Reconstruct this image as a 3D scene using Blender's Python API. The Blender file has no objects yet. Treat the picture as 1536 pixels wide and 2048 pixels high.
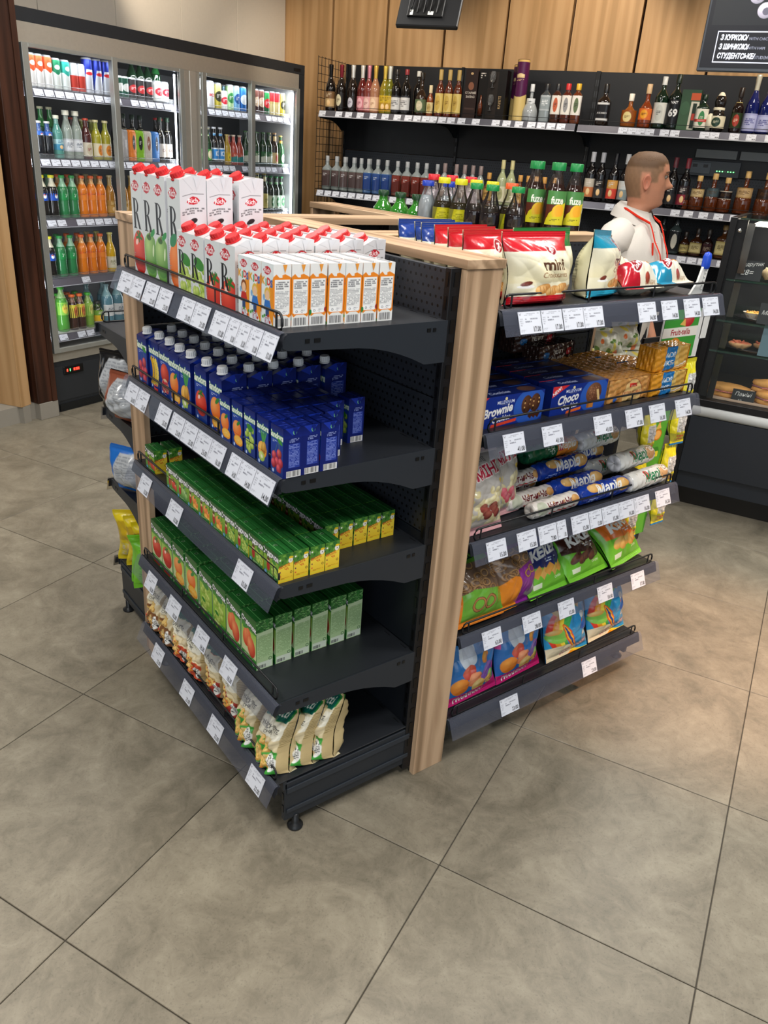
import bpy, math, random
import numpy as np
from mathutils import Matrix, Vector
SC = bpy.context.scene
rnd = random.Random(7)
PI = math.pi
# ---------------------------------------------------------------- camera
cam_d = bpy.data.cameras.new('camera'); cam = bpy.data.objects.new('camera', cam_d)
SC.collection.objects.link(cam)
cam_d.sensor_fit = 'VERTICAL'; cam_d.sensor_height = 24.0
cam_d.lens = 24.0 * 1568.19 / 2048.0
cam_d.clip_start = 0.05; cam_d.clip_end = 60
cam.matrix_world = (Matrix.Translation((-1.0534, -1.2634, 1.6)) @ Matrix.Rotation(-0.6693, 4, 'Z')
                    @ Matrix.Rotation(1.1419, 4, 'X') @ Matrix.Rotation(0.0740, 4, 'Z'))
SC.camera = cam
# ---------------------------------------------------------------- world, lights, exposure
wd = bpy.data.worlds.new('daylight'); SC.world = wd; wd.use_nodes = True
bg = wd.node_tree.nodes['Background']; bg.inputs[0].default_value = (0.80, 0.90, 1.0, 1); bg.inputs[1].default_value = 0.6
SC.view_settings.view_transform = 'Standard'; SC.view_settings.look = 'None'
SC.view_settings.gamma = 1.0; SC.view_settings.use_curve_mapping = False
SC.view_settings.exposure = 0.0
SC.cycles.use_denoising = True
SC.cycles.max_bounces = 6; SC.cycles.diffuse_bounces = 3; SC.cycles.glossy_bounces = 3
SC.cycles.transmission_bounces = 4; SC.cycles.transparent_max_bounces = 10
SC.cycles.caustics_reflective = False; SC.cycles.caustics_refractive = False
SC.cycles.sample_clamp_indirect = 6

def area(name, loc, rot, sx, sy, power, col=(1, 1, 1), spread=180):
    d = bpy.data.lights.new(name, 'AREA'); d.shape = 'RECTANGLE'; d.size = sx; d.size_y = sy
    d.energy = power; d.color = col; d.spread = math.radians(spread)
    o = bpy.data.objects.new(name, d); SC.collection.objects.link(o)
    o.location = loc; o.rotation_euler = [math.radians(a) for a in rot]; return o
def spot(name, loc, aim, power, col, ang, blend=0.6, size=0.05):
    d = bpy.data.lights.new(name, 'SPOT'); d.energy = power; d.color = col
    d.spot_size = math.radians(ang); d.spot_blend = blend; d.shadow_soft_size = size
    o = bpy.data.objects.new(name, d); SC.collection.objects.link(o); o.location = loc
    v = Vector(aim) - Vector(loc); o.rotation_euler = v.to_track_quat('-Z', 'Y').to_euler(); return o
WARM = (1.0, 0.86, 0.68); NEUT = (1.0, 0.955, 0.89)
CEIL = 3.25
LAMPS = []      # ceiling panel positions, their lamp bodies are built further down
for (x, y, pw) in [(-1.9, -0.3, 30), (-0.2, -1.6, 34), (1.4, -1.0, 26), (-1.4, 1.7, 26), (0.6, 2.4, 30), (2.6, 0.9, 30), (0.3, 0.5, 24)]:
    LAMPS.append((x, y)); area('ceiling_panel_light', (x, y, CEIL - 0.05), (0, 0, 0), 0.6, 0.6, pw, NEUT, 170)
area('shopfront_daylight', (-3.3, -3.9, 1.9), (82, 0, -40), 4.2, 2.6, 62, (0.88, 0.94, 1.0))
spot('wall_spot', (1.15, 3.9, 3.2), (1.56, 4.88, 2.7), 75, WARM, 62)
for (x, y, tx, ty, pw) in [(2.0, 3.5, 2.9, 4.6, 80), (3.0, 2.4, 4.1, 3.4, 80), (3.6, 1.0, 4.6, 1.9, 90), (4.0, -0.2, 5.1, 0.6, 90)]:
    spot('bottle_wall_spot', (x, y, 3.1), (tx, ty, 1.9), pw, WARM, 75)
spot('floor_spot', (1.9, -1.4, 3.1), (1.42, -0.12, 0), 560, (1.0, 0.56, 0.32), 30, 1.0)
spot('floor_spot', (-1.6, -1.4, 3.1), (-0.75, -0.25, 0), 50, (1.0, 0.72, 0.42), 22, 0.9)

# ---------------------------------------------------------------- materials
def s2l(c):
    c = np.asarray(c, dtype=np.float32)
    return np.where(c <= 0.04045, c / 12.92, ((c + 0.055) / 1.055) ** 2.4)
def hx(h):
    h = h.lstrip('#'); return tuple(int(h[i:i + 2], 16) / 255 for i in (0, 2, 4))
def lin(h): return tuple(float(v) for v in s2l(hx(h))) + (1.0,)
MATS = {}
def nmat(name):
    m = bpy.data.materials.new(name); m.use_nodes = True; MATS[name] = m
    nt = m.node_tree; b = nt.nodes['Principled BSDF']; return m, nt, b
def vc(name, rough, metal=0.0, spec=0.5, coat=0.0, bump=0.0, bscale=60, alpha=None, trans=0.0, ior=1.45, emis=0.0, noise=0.0):
    """material whose colour is the painted/plain colour attribute, with procedural relief and grain"""
    m, nt, b = nmat(name)
    a = nt.nodes.new('ShaderNodeAttribute'); a.attribute_name = 'Col'
    src = a.outputs['Color']
    if noise:
        tx = nt.nodes.new('ShaderNodeTexCoord'); nz = nt.nodes.new('ShaderNodeTexNoise'); nz.inputs['Scale'].default_value = bscale
        nt.links.new(tx.outputs['Object'], nz.inputs['Vector'])
        mr = nt.nodes.new('ShaderNodeMapRange'); mr.inputs[3].default_value = 1 - noise; mr.inputs[4].default_value = 1 + noise
        nt.links.new(nz.outputs[0], mr.inputs[0])
        mx = nt.nodes.new('ShaderNodeMix'); mx.data_type = 'RGBA'; mx.blend_type = 'MULTIPLY'; mx.inputs[0].default_value = 1
        nt.links.new(src, mx.inputs[6]); nt.links.new(mr.outputs[0], mx.inputs[7]); src = mx.outputs[2]
    nt.links.new(src, b.inputs['Base Color'])
    b.inputs['Roughness'].default_value = rough; b.inputs['Metallic'].default_value = metal
    b.inputs['Specular IOR Level'].default_value = spec; b.inputs['Coat Weight'].default_value = coat
    b.inputs['IOR'].default_value = ior
    b.inputs['Transmission Weight'].default_value = trans
    if alpha is not None: b.inputs['Alpha'].default_value = alpha
    if emis:
        nt.links.new(src, b.inputs['Emission Color']); b.inputs['Emission Strength'].default_value = emis
    if bump:
        tx = nt.nodes.new('ShaderNodeTexCoord'); nz = nt.nodes.new('ShaderNodeTexNoise'); nz.inputs['Scale'].default_value = bscale
        nz.inputs['Detail'].default_value = 4
        bp = nt.nodes.new('ShaderNodeBump'); bp.inputs['Strength'].default_value = bump; bp.inputs['Distance'].default_value = 0.002
        nt.links.new(tx.outputs['Object'], nz.inputs['Vector']); nt.links.new(nz.outputs[0], bp.inputs['Height'])
        nt.links.new(bp.outputs[0], b.inputs['Normal'])
    return m
vc('carton', 0.32, coat=0.15, spec=0.4)
vc('paper', 0.6, spec=0.3)
vc('foil_bag', 0.24, coat=0.25, bump=0.5, bscale=35)
vc('silver_foil', 0.3, metal=0.75, bump=0.8, bscale=40)
vc('plastic', 0.35)
vc('steel_paint', 0.42, spec=0.45, bump=0.05, bscale=900, noise=0.08)
vc('satin_metal', 0.35, metal=0.55, noise=0.06)
vc('chrome', 0.15, metal=1.0)
vc('bottle_glass', 0.06, coat=0.5, spec=0.6)
vc('drink', 0.1, coat=0.6, spec=0.5)
vc('skin', 0.5, spec=0.35, noise=0.06)
vc('cloth', 0.85, spec=0.15, bump=0.25, bscale=220)
vc('hair', 0.7, noise=0.25, bump=0.6, bscale=300)
vc('screen', 0.3, emis=1.1)
vc('glow', 0.4, emis=6.0)
vc('food', 0.7, bump=0.8, bscale=120, noise=0.15)
vc('plaster', 0.8, bump=0.15, bscale=40, noise=0.03)
def clear(name, rough, body, refl):
    """thin clear sheet: see-through, tinted a little by its own colour, with mirror reflections growing at grazing angles"""
    m, nt, b = nmat(name); nt.nodes.remove(b); out = nt.nodes['Material Output']
    a = nt.nodes.new('ShaderNodeAttribute'); a.attribute_name = 'Col'
    tr = nt.nodes.new('ShaderNodeBsdfTransparent'); df = nt.nodes.new('ShaderNodeBsdfDiffuse'); gl = nt.nodes.new('ShaderNodeBsdfGlossy'); gl.inputs['Roughness'].default_value = rough
    nt.links.new(a.outputs['Color'], df.inputs['Color'])
    m1 = nt.nodes.new('ShaderNodeMixShader'); m1.inputs[0].default_value = body; nt.links.new(tr.outputs[0], m1.inputs[1]); nt.links.new(df.outputs[0], m1.inputs[2])
    fr = nt.nodes.new('ShaderNodeLayerWeight'); fr.inputs[0].default_value = refl
    m2 = nt.nodes.new('ShaderNodeMixShader'); nt.links.new(fr.outputs['Fresnel'], m2.inputs[0]); nt.links.new(m1.outputs[0], m2.inputs[1]); nt.links.new(gl.outputs[0], m2.inputs[2])
    nt.links.new(m2.outputs[0], out.inputs['Surface'])
clear('glass_pane', 0.02, 0.015, 0.12); clear('clear_plastic', 0.06, 0.10, 0.25); clear('strip_plastic', 0.12, 0.35, 0.25)

def wood(name, axis, c0, c1, c2, scale=1.0, rough=0.45):
    """light sonoma-oak laminate: streaks stretched along one axis"""
    m, nt, b = nmat(name)
    tx = nt.nodes.new('ShaderNodeTexCoord'); oi = nt.nodes.new('ShaderNodeObjectInfo')
    add = nt.nodes.new('ShaderNodeVectorMath'); add.operation = 'ADD'
    sc = nt.nodes.new('ShaderNodeVectorMath'); sc.operation = 'SCALE'; sc.inputs[3].default_value = 7.0
    cb = nt.nodes.new('ShaderNodeCombineXYZ')
    for i in range(3): nt.links.new(oi.outputs['Random'], cb.inputs[i])
    nt.links.new(cb.outputs[0], sc.inputs[0]); nt.links.new(tx.outputs['Object'], add.inputs[0]); nt.links.new(sc.outputs[0], add.inputs[1])
    mp = nt.nodes.new('ShaderNodeMapping'); s = [26 * scale] * 3; s['xyz'.index(axis)] = 1.7 * scale; mp.inputs['Scale'].default_value = s
    nt.links.new(add.outputs[0], mp.inputs[0])
    n1 = nt.nodes.new('ShaderNodeTexNoise'); n1.inputs['Scale'].default_value = 1.0; n1.inputs['Detail'].default_value = 6; n1.inputs['Distortion'].default_value = 0.6
    nt.links.new(mp.outputs[0], n1.inputs['Vector'])
    mp2 = nt.nodes.new('ShaderNodeMapping'); s2 = [5 * scale] * 3; s2['xyz'.index(axis)] = 0.35 * scale; mp2.inputs['Scale'].default_value = s2
    nt.links.new(add.outputs[0], mp2.inputs[0])
    n2 = nt.nodes.new('ShaderNodeTexWave'); n2.wave_type = 'RINGS'; n2.rings_direction = axis.upper(); n2.inputs['Scale'].default_value = 2.4
    n2.inputs['Distortion'].default_value = 7.0; n2.inputs['Detail'].default_value = 3; n2.inputs['Detail Scale'].default_value = 0.8; n2.inputs['Detail Roughness'].default_value = 0.6
    nt.links.new(mp2.outputs[0], n2.inputs['Vector'])
    mx = nt.nodes.new('ShaderNodeMath'); mx.operation = 'MULTIPLY_ADD'; mx.inputs[1].default_value = 0.16
    nt.links.new(n2.outputs[0], mx.inputs[0])
    m2 = nt.nodes.new('ShaderNodeMath'); m2.operation = 'MULTIPLY'; m2.inputs[1].default_value = 0.8; nt.links.new(n1.outputs[0], m2.inputs[0]); nt.links.new(m2.outputs[0], mx.inputs[2])
    cr = nt.nodes.new('ShaderNodeValToRGB'); cr.color_ramp.elements[0].position = 0.36; cr.color_ramp.elements[1].position = 0.60
    cr.color_ramp.elements[0].color = lin(c0); cr.color_ramp.elements[1].color = lin(c2)
    e = cr.color_ramp.elements.new(0.47); e.color = lin(c1)
    nt.links.new(mx.outputs[0], cr.inputs[0]); nt.links.new(cr.outputs[0], b.inputs['Base Color'])
    b.inputs['Roughness'].default_value = rough; b.inputs['Specular IOR Level'].default_value = 0.35
    bp = nt.nodes.new('ShaderNodeBump'); bp.inputs['Strength'].default_value = 0.12; bp.inputs['Distance'].default_value = 0.001
    nt.links.new(n1.outputs[0], bp.inputs['Height']); nt.links.new(bp.outputs[0], b.inputs['Normal'])
    return m
for ax in 'xyz':
    wood('oak_' + ax, ax, '#977c60', '#b39476', '#cdae8e', 0.8)
wood('wall_oak', 'z', '#a9855a', '#b58f63', '#bf9a6e', 0.45, 0.55)
wood('dark_wood', 'z', '#2e1a12', '#3a2218', '#472a1e', 0.7, 0.4)

def tile_material():
    m, nt, b = nmat('floor_tile')
    g = nt.nodes.new('ShaderNodeNewGeometry')
    oi = nt.nodes.new('ShaderNodeObjectInfo')
    cb = nt.nodes.new('ShaderNodeCombineXYZ'); nt.links.new(oi.outputs['Random'], cb.inputs[2])
    sc = nt.nodes.new('ShaderNodeVectorMath'); sc.operation = 'SCALE'; sc.inputs[3].default_value = 9; nt.links.new(cb.outputs[0], sc.inputs[0])
    add = nt.nodes.new('ShaderNodeVectorMath'); nt.links.new(g.outputs['Position'], add.inputs[0]); nt.links.new(sc.outputs[0], add.inputs[1])
    def nz(scale, det, dist=0.0, rough=0.55):
        n = nt.nodes.new('ShaderNodeTexNoise'); n.inputs['Scale'].default_value = scale; n.inputs['Detail'].default_value = det
        n.inputs['Distortion'].default_value = dist; n.inputs['Roughness'].default_value = rough
        nt.links.new(add.outputs[0], n.inputs['Vector']); return n
    a = nz(2.6, 8, 1.6, 0.66); c = nz(14, 9, 1.2, 0.75); f = nz(170, 2)
    mm = nt.nodes.new('ShaderNodeMath'); mm.operation = 'MULTIPLY_ADD'; mm.inputs[1].default_value = 0.60; nt.links.new(a.outputs[0], mm.inputs[0])
    m2 = nt.nodes.new('ShaderNodeMath'); m2.operation = 'MULTIPLY'; m2.inputs[1].default_value = 0.40; nt.links.new(c.outputs[0], m2.inputs[0]); nt.links.new(m2.outputs[0], mm.inputs[2])
    cr = nt.nodes.new('ShaderNodeValToRGB'); E = cr.color_ramp.elements
    E[0].position = 0.34; E[0].color = lin('#645f52'); E[1].position = 0.66; E[1].color = lin('#9a9382')
    e = E.new(0.5); e.color = lin('#827b6c')
    nt.links.new(mm.outputs[0], cr.inputs[0])
    sp = nt.nodes.new('ShaderNodeMapRange'); sp.inputs[1].default_value = 0.3; sp.inputs[2].default_value = 0.42; sp.inputs[3].default_value = 0.82; sp.inputs[4].default_value = 1.0
    nt.links.new(f.outputs[0], sp.inputs[0])
    mx = nt.nodes.new('ShaderNodeMix'); mx.data_type = 'RGBA'; mx.blend_type = 'MULTIPLY'; mx.inputs[0].default_value = 1
    nt.links.new(cr.outputs[0], mx.inputs[6]); nt.links.new(sp.outputs[0], mx.inputs[7])
    nt.links.new(mx.outputs[2], b.inputs['Base Color'])
    rr = nt.nodes.new('ShaderNodeMapRange'); rr.inputs[3].default_value = 0.30; rr.inputs[4].default_value = 0.50; nt.links.new(c.outputs[0], rr.inputs[0])
    nt.links.new(rr.outputs[0], b.inputs['Roughness'])
    bp = nt.nodes.new('ShaderNodeBump'); bp.inputs['Strength'].default_value = 0.08; bp.inputs['Distance'].default_value = 0.002
    nt.links.new(c.outputs[0], bp.inputs['Height']); nt.links.new(bp.outputs[0], b.inputs['Normal'])
tile_material()

def perforated(name, a1, pitch):
    """dark painted panel with a staggered grid of small punched holes (coordinates a1 and z)"""
    m, nt, b = nmat(name)
    tx = nt.nodes.new('ShaderNodeTexCoord'); sx = nt.nodes.new('ShaderNodeSeparateXYZ'); nt.links.new(tx.outputs['Object'], sx.inputs[0])
    def M(op, i0, i1=None, v=None):
        n = nt.nodes.new('ShaderNodeMath'); n.operation = op
        nt.links.new(i0, n.inputs[0])
        if i1 is not None: nt.links.new(i1, n.inputs[1])
        if v is not None: n.inputs[1].default_value = v
        return n.outputs[0]
    u = M('DIVIDE', sx.outputs['XYZ'.index(a1.upper())], v=pitch); w = M('DIVIDE', sx.outputs[2], v=pitch)
    row = M('FLOOR', w); odd = M('MULTIPLY', M('FLOORED_MODULO', row, v=2.0), v=0.5)
    fu = M('SUBTRACT', M('FRACT', M('ADD', u, odd)), v=0.5); fw = M('SUBTRACT', M('FRACT', w), v=0.5)
    d = M('SQRT', M('ADD', M('MULTIPLY', fu, fu), M('MULTIPLY', fw, fw)))
    hole = M('LESS_THAN', d, v=0.19)
    mx = nt.nodes.new('ShaderNodeMix'); mx.data_type = 'RGBA'; nt.links.new(hole, mx.inputs[0])
    mx.inputs[6].default_value = lin('#2a2f37'); mx.inputs[7].default_value = lin('#030304')
    nt.links.new(mx.outputs[2], b.inputs['Base Color']); b.inputs['Roughness'].default_value = 0.45
    bp = nt.nodes.new('ShaderNodeBump'); bp.invert = True; bp.inputs['Strength'].default_value = 0.6; bp.inputs['Distance'].default_value = 0.002
    nt.links.new(hole, bp.inputs['Height']); nt.links.new(bp.outputs[0], b.inputs['Normal'])
perforated('perforated_x', 'x', 0.0185)

# ---------------------------------------------------------------- painter (flat print, drawn as numbers, stored as mesh colours)
_gl = {}
def glyphs(text, bold=0.0):
    k = (text, bold)
    if k not in _gl:
        cu = bpy.data.curves.new('t', 'FONT'); cu.body = text; cu.size = 1.0; cu.offset = bold; cu.resolution_u = 3
        cu.fill_mode = 'BOTH'
        o = bpy.data.objects.new('t', cu); me = o.to_mesh(); me.calc_loop_triangles()
        v = np.zeros(len(me.vertices) * 3, np.float32); me.vertices.foreach_get('co', v); v = v.reshape(-1, 3)[:, :2].copy()
        t = np.zeros(len(me.loop_triangles) * 3, np.int32); me.loop_triangles.foreach_get('vertices', t); t = t.reshape(-1, 3).copy()
        o.to_mesh_clear(); bpy.data.objects.remove(o); bpy.data.curves.remove(cu)
        if len(v): v[:, 0] -= v[:, 0].min(); w = float(v[:, 0].max())
        else: w = 0.1
        _gl[k] = (v, t, w)
    return _gl[k]
class Cv:
    """canvas in millimetres, origin top-left"""
    def __init__(s, w, h, bg, res=1.0, ss=2):
        s.w, s.h, s.r, s.ss = w, h, res * ss, ss
        s.W, s.H = max(4, int(round(w * res))) * ss, max(4, int(round(h * res))) * ss
        s.kx, s.ky = s.W / w, s.H / h
        s.a = np.empty((s.H, s.W, 3), np.float32); s.a[:] = hx(bg) if isinstance(bg, str) else bg
        s.Y, s.X = np.mgrid[0:s.H, 0:s.W].astype(np.float32); s.X = (s.X + .5) / s.kx; s.Y = (s.Y + .5) / s.ky
    def _c(s, c): return np.array(hx(c) if isinstance(c, str) else c, np.float32)
    def _box(s, x0, y0, x1, y1):
        return (max(0, int(x0 * s.kx) - 1), max(0, int(y0 * s.ky) - 1), min(s.W, int(x1 * s.kx) + 2), min(s.H, int(y1 * s.ky) + 2))
    def rect(s, x0, y0, x1, y1, c, al=1.0):
        i0, j0, i1, j1 = [int(round(v)) for v in (x0 * s.kx, y0 * s.ky, x1 * s.kx, y1 * s.ky)]
        i0, j0 = max(i0, 0), max(j0, 0); i1 = max(i1, i0 + 1) if x1 > x0 else i1; j1 = max(j1, j0 + 1) if y1 > y0 else j1
        s.a[j0:j1, i0:i1] = s.a[j0:j1, i0:i1] * (1 - al) + s._c(c) * al; return s
    def vgrad(s, y0, y1, c0, c1):
        t = np.clip((s.Y - y0) / (y1 - y0), 0, 1)[..., None]; m = ((s.Y >= y0) & (s.Y <= y1))[..., None]
        s.a = np.where(m, s._c(c0) * (1 - t) + s._c(c1) * t, s.a).astype(np.float32); return s
    def ell(s, cx, cy, rx, ry, c, rot=0.0, c2=None, al=1.0):
        R = max(rx, ry); i0, j0, i1, j1 = s._box(cx - R, cy - R, cx + R, cy + R)
        if i1 <= i0 or j1 <= j0: return s
        X = s.X[j0:j1, i0:i1] - cx; Y = s.Y[j0:j1, i0:i1] - cy; ca, sa = math.cos(rot), math.sin(rot)
        U = (X * ca + Y * sa) / rx; V = (-X * sa + Y * ca) / ry; d = U * U + V * V; m = (d <= 1)[..., None]
        col = s._c(c)
        if c2 is not None:
            t = np.clip(np.sqrt((U + .35) ** 2 + (V + .4) ** 2) / 1.45, 0, 1)[..., None]; col = s._c(c2) * (1 - t) + col * t
        sub = s.a[j0:j1, i0:i1]; s.a[j0:j1, i0:i1] = np.where(m, sub * (1 - al) + col * al, sub); return s
    def ring(s, cx, cy, r0, r1, c, sq=1.0):
        i0, j0, i1, j1 = s._box(cx - r1, cy - r1, cx + r1, cy + r1)
        X = s.X[j0:j1, i0:i1] - cx; Y = (s.Y[j0:j1, i0:i1] - cy) / sq; d = np.sqrt(X * X + Y * Y); m = ((d >= r0) & (d <= r1))[..., None]
        s.a[j0:j1, i0:i1] = np.where(m, s._c(c), s.a[j0:j1, i0:i1]); return s
    def tri(s, P, c):
        P = np.asarray(P, np.float32); x0, y0 = P.min(0); x1, y1 = P.max(0); i0, j0, i1, j1 = s._box(x0, y0, x1, y1)
        if i1 <= i0 or j1 <= j0: return
        X = s.X[j0:j1, i0:i1]; Y = s.Y[j0:j1, i0:i1]; (ax, ay), (bx, by), (cx, cy) = P
        w0 = (bx - ax) * (Y - ay) - (by - ay) * (X - ax); w1 = (cx - bx) * (Y - by) - (cy - by) * (X - bx); w2 = (ax - cx) * (Y - cy) - (ay - cy) * (X - cx)
        m = ((w0 >= 0) & (w1 >= 0) & (w2 >= 0)) | ((w0 <= 0) & (w1 <= 0) & (w2 <= 0))
        s.a[j0:j1, i0:i1][m] = c
    def poly(s, P, c):
        c = s._c(c); P = np.asarray(P, np.float32)
        x0, y0 = P.min(0); x1, y1 = P.max(0); i0, j0, i1, j1 = s._box(x0, y0, x1, y1)
        if i1 <= i0 or j1 <= j0: return s
        X = s.X[j0:j1, i0:i1]; Y = s.Y[j0:j1, i0:i1]; m = np.zeros(X.shape, bool)
        for k in range(len(P)):
            ax, ay = P[k - 1]; bx, by = P[k]
            if ay == by: continue
            m ^= ((ay > Y) != (by > Y)) & (X < (bx - ax) * (Y - ay) / (by - ay) + ax)
        s.a[j0:j1, i0:i1][m] = c; return s
    def line(s, x0, y0, x1, y1, w, c):
        d = np.hypot(x1 - x0, y1 - y0) + 1e-6; nx, ny = -(y1 - y0) / d * w / 2, (x1 - x0) / d * w / 2
        return s.poly([(x0 + nx, y0 + ny), (x1 + nx, y1 + ny), (x1 - nx, y1 - ny), (x0 - nx, y0 - ny)], c)
    def text(s, t, x, y, size, c, bold=0.0, shear=0.0, sx=1.0, al='c', rot=0.0):
        """baseline at y; size = em height in mm"""
        v, tr, w = glyphs(t, bold); c = s._c(c)
        px = v[:, 0] * size * sx; py = -v[:, 1] * size; px = px - py * shear
        px = px - (w * size * sx / 2 if al == 'c' else 0)
        ca, sa = math.cos(rot), math.sin(rot)
        Q = np.stack([x + px * ca - py * sa, y + px * sa + py * ca], 1)
        for a in tr: s.tri(Q[a], c)
        return s
    def fine(s, x0, y0, x1, y1, n, c, seed=1, dens=0.75, th=0.5):
        """rows of unreadably small print"""
        r = random.Random(seed); dy = (y1 - y0) / n
        for i in range(n):
            x = x0; y = y0 + i * dy; end = x1 if i < n - 1 else x0 + (x1 - x0) * .6
            while x < end:
                l = r.uniform(.8, 4) * (x1 - x0) / 30
                if r.random() < dens: s.rect(x, y, min(x + l, end), y + dy * th, c)
                x += l + (x1 - x0) / 60
        return s
    def bars(s, x0, y0, x1, y1, seed=3, bg='#f4f4f2'):
        s.rect(x0, y0, x1, y1, bg); r = random.Random(seed); x = x0 + 1
        while x < x1 - 1.2:
            w = r.choice([.6, .9, 1.3]); s.rect(x, y0 + .8, x + w, y1 - 1.2, '#2a2a2c'); x += w + r.choice([.7, 1.1, 1.6])
        return s
    def get(s):
        a = s.a.reshape(s.H // s.ss, s.ss, s.W // s.ss, s.ss, 3).mean((1, 3)); return np.clip(a, 0, 1)

# ---------------------------------------------------------------- mesh builder
class MB:
    def __init__(s): s.v = []; s.c = []; s.q = []; s.t = []; s.qm = []; s.tm = []; s.qs = []; s.ts = []; s.n = 0; s.mats = []
    def mi(s, m):
        if m not in s.mats: s.mats.append(m)
        return s.mats.index(m)
    def add(s, V, C, Q=None, T=None, mat='plastic', smooth=False):
        V = np.asarray(V, np.float32).reshape(-1, 3); k = s.mi(mat)
        C = np.asarray(hx(C) if isinstance(C, str) else C, np.float32)
        if C.ndim == 1: C = np.broadcast_to(C[:3], (len(V), 3))
        s.v.append(V); s.c.append(C.reshape(-1, 3))
        if Q is not None and len(Q): Q = np.asarray(Q, np.int32) + s.n; s.q.append(Q); s.qm += [k] * len(Q); s.qs += [smooth] * len(Q)
        if T is not None and len(T): T = np.asarray(T, np.int32) + s.n; s.t.append(T); s.tm += [k] * len(T); s.ts += [smooth] * len(T)
        s.n += len(V); return s
    def grid(s, P, C, mat='plastic', smooth=True, flip=False, wrap=False):
        P = np.asarray(P, np.float32); n, m = P.shape[:2]
        i = np.arange(n * m).reshape(n, m)
        if wrap: i = np.concatenate([i, i[:, :1]], 1)
        q = np.stack([i[:-1, :-1], i[1:, :-1], i[1:, 1:], i[:-1, 1:]], -1).reshape(-1, 4)
        if flip: q = q[:, ::-1]
        if not isinstance(C, str):
            C = np.asarray(C, np.float32); C = C.reshape(-1, 3) if C.ndim == 3 else C
        return s.add(P.reshape(-1, 3), C, Q=q, mat=mat, smooth=smooth)
    def face(s, img, o, u, v, mat='carton'):
        """painted rectangle: o = top-left corner, u along the top, v down; normal = v x u ... faces viewer reading it"""
        h, w = img.shape[:2]; a = np.linspace(0, 1, w)[None, :, None]; b = np.linspace(0, 1, h)[:, None, None]
        P = np.array(o, np.float32) + a * np.array(u, np.float32) + b * np.array(v, np.float32)
        return s.grid(P, img, mat=mat, smooth=False)
    def quad(s, a, b, c, d, col, mat='plastic'): return s.add([a, b, c, d], col, Q=[[0, 1, 2, 3]], mat=mat)
    def box(s, x0, x1, y0, y1, z0, z1, col, mat='plastic', ch=0.0):
        if ch <= 0:
            V = [(x, y, z) for x in (x0, x1) for y in (y0, y1) for z in (z0, z1)]
            return s.add(V, col, Q=[[0, 1, 3, 2], [4, 6, 7, 5], [0, 4, 5, 1], [2, 3, 7, 6], [0, 2, 6, 4], [1, 5, 7, 3]], mat=mat)
        X = (x0, x1); Y = (y0, y1); Z = (z0, z1); V = []; ix = {}
        for i in (0, 1):
            for j in (0, 1):
                for k in (0, 1):
                    sx, sy, sz = (ch if i == 0 else -ch), (ch if j == 0 else -ch), (ch if k == 0 else -ch)
                    ix[i, j, k, 0] = len(V); V.append((X[i], Y[j] + sy, Z[k] + sz))
                    ix[i, j, k, 1] = len(V); V.append((X[i] + sx, Y[j], Z[k] + sz))
                    ix[i, j, k, 2] = len(V); V.append((X[i] + sx, Y[j] + sy, Z[k]))
        Q = []; T = []
        for i in (0, 1):
            f = lambda a: a if i else a[::-1]
            Q.append(f([ix[i, 0, 0, 0], ix[i, 1, 0, 0], ix[i, 1, 1, 0], ix[i, 0, 1, 0]]))
            Q.append(f([ix[0, i, 0, 1], ix[0, i, 1, 1], ix[1, i, 1, 1], ix[1, i, 0, 1]]))
            Q.append(f([ix[0, 0, i, 2], ix[1, 0, i, 2], ix[1, 1, i, 2], ix[0, 1, i, 2]]))
            for j in (0, 1):
                g = lambda a, o: a if o else a[::-1]
                Q.append(g([ix[i, j, 0, 0], ix[i, j, 1, 0], ix[i, j, 1, 1], ix[i, j, 0, 1]], i != j))
                Q.append(g([ix[i, 0, j, 0], ix[i, 0, j, 2], ix[i, 1, j, 2], ix[i, 1, j, 0]], i != j))
                Q.append(g([ix[0, i, j, 1], ix[1, i, j, 1], ix[1, i, j, 2], ix[0, i, j, 2]], i != j))
                for k in (0, 1): T.append(g([ix[i, j, k, 0], ix[i, j, k, 1], ix[i, j, k, 2]], (i + j + k) % 2))
        return s.add(V, col, Q=Q, T=T, mat=mat)
    def prism(s, P, ax, a0, a1, col, mat='plastic'):
        """extrude the 2-D polygon P along axis ax ('x': P is (y,z), 'y': (x,z), 'z': (x,y)); ear-free fan per strip, P given as two rails"""
        P = list(P); n = len(P)
        def mk(p, a): return {'x': (a, p[0], p[1]), 'y': (p[0], a, p[1]), 'z': (p[0], p[1], a)}[ax]
        V = [mk(p, a0) for p in P] + [mk(p, a1) for p in P]
        Q = [[i, (i + 1) % n, n + (i + 1) % n, n + i] for i in range(n)]
        s.add(V, col, Q=Q, mat=mat)
        from mathutils.geometry import tessellate_polygon
        T = [list(t) for t in tessellate_polygon([[Vector((p[0], p[1], 0)) for p in P]])]
        s.add([mk(p, a0) for p in P], col, T=T, mat=mat); s.add([mk(p, a1) for p in P], col, T=[t[::-1] for t in T], mat=mat); return s
    def lathe(s, prof, col=None, seg=16, c=(0, 0, 0), mat='plastic', smooth=True, sq=None):
        """prof: (r, z) or (r, z, colour); sq = superellipse exponent for squarish bottles"""
        a = np.arange(seg) * 2 * PI / seg
        ca, sa = np.cos(a), np.sin(a)
        if sq: k = (np.abs(ca) ** sq + np.abs(sa) ** sq) ** (-1 / sq); ca, sa = ca * k, sa * k
        P = np.array([[(c[0] + p[0] * x, c[1] + p[0] * y, c[2] + p[1]) for x, y in zip(ca, sa)] for p in prof])
        if len(prof[0]) > 2:
            C = np.array([[hx(p[2])] * seg for p in prof])
        else: C = col
        return s.grid(P, C, mat=mat, smooth=smooth, wrap=True, flip=True)
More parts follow.
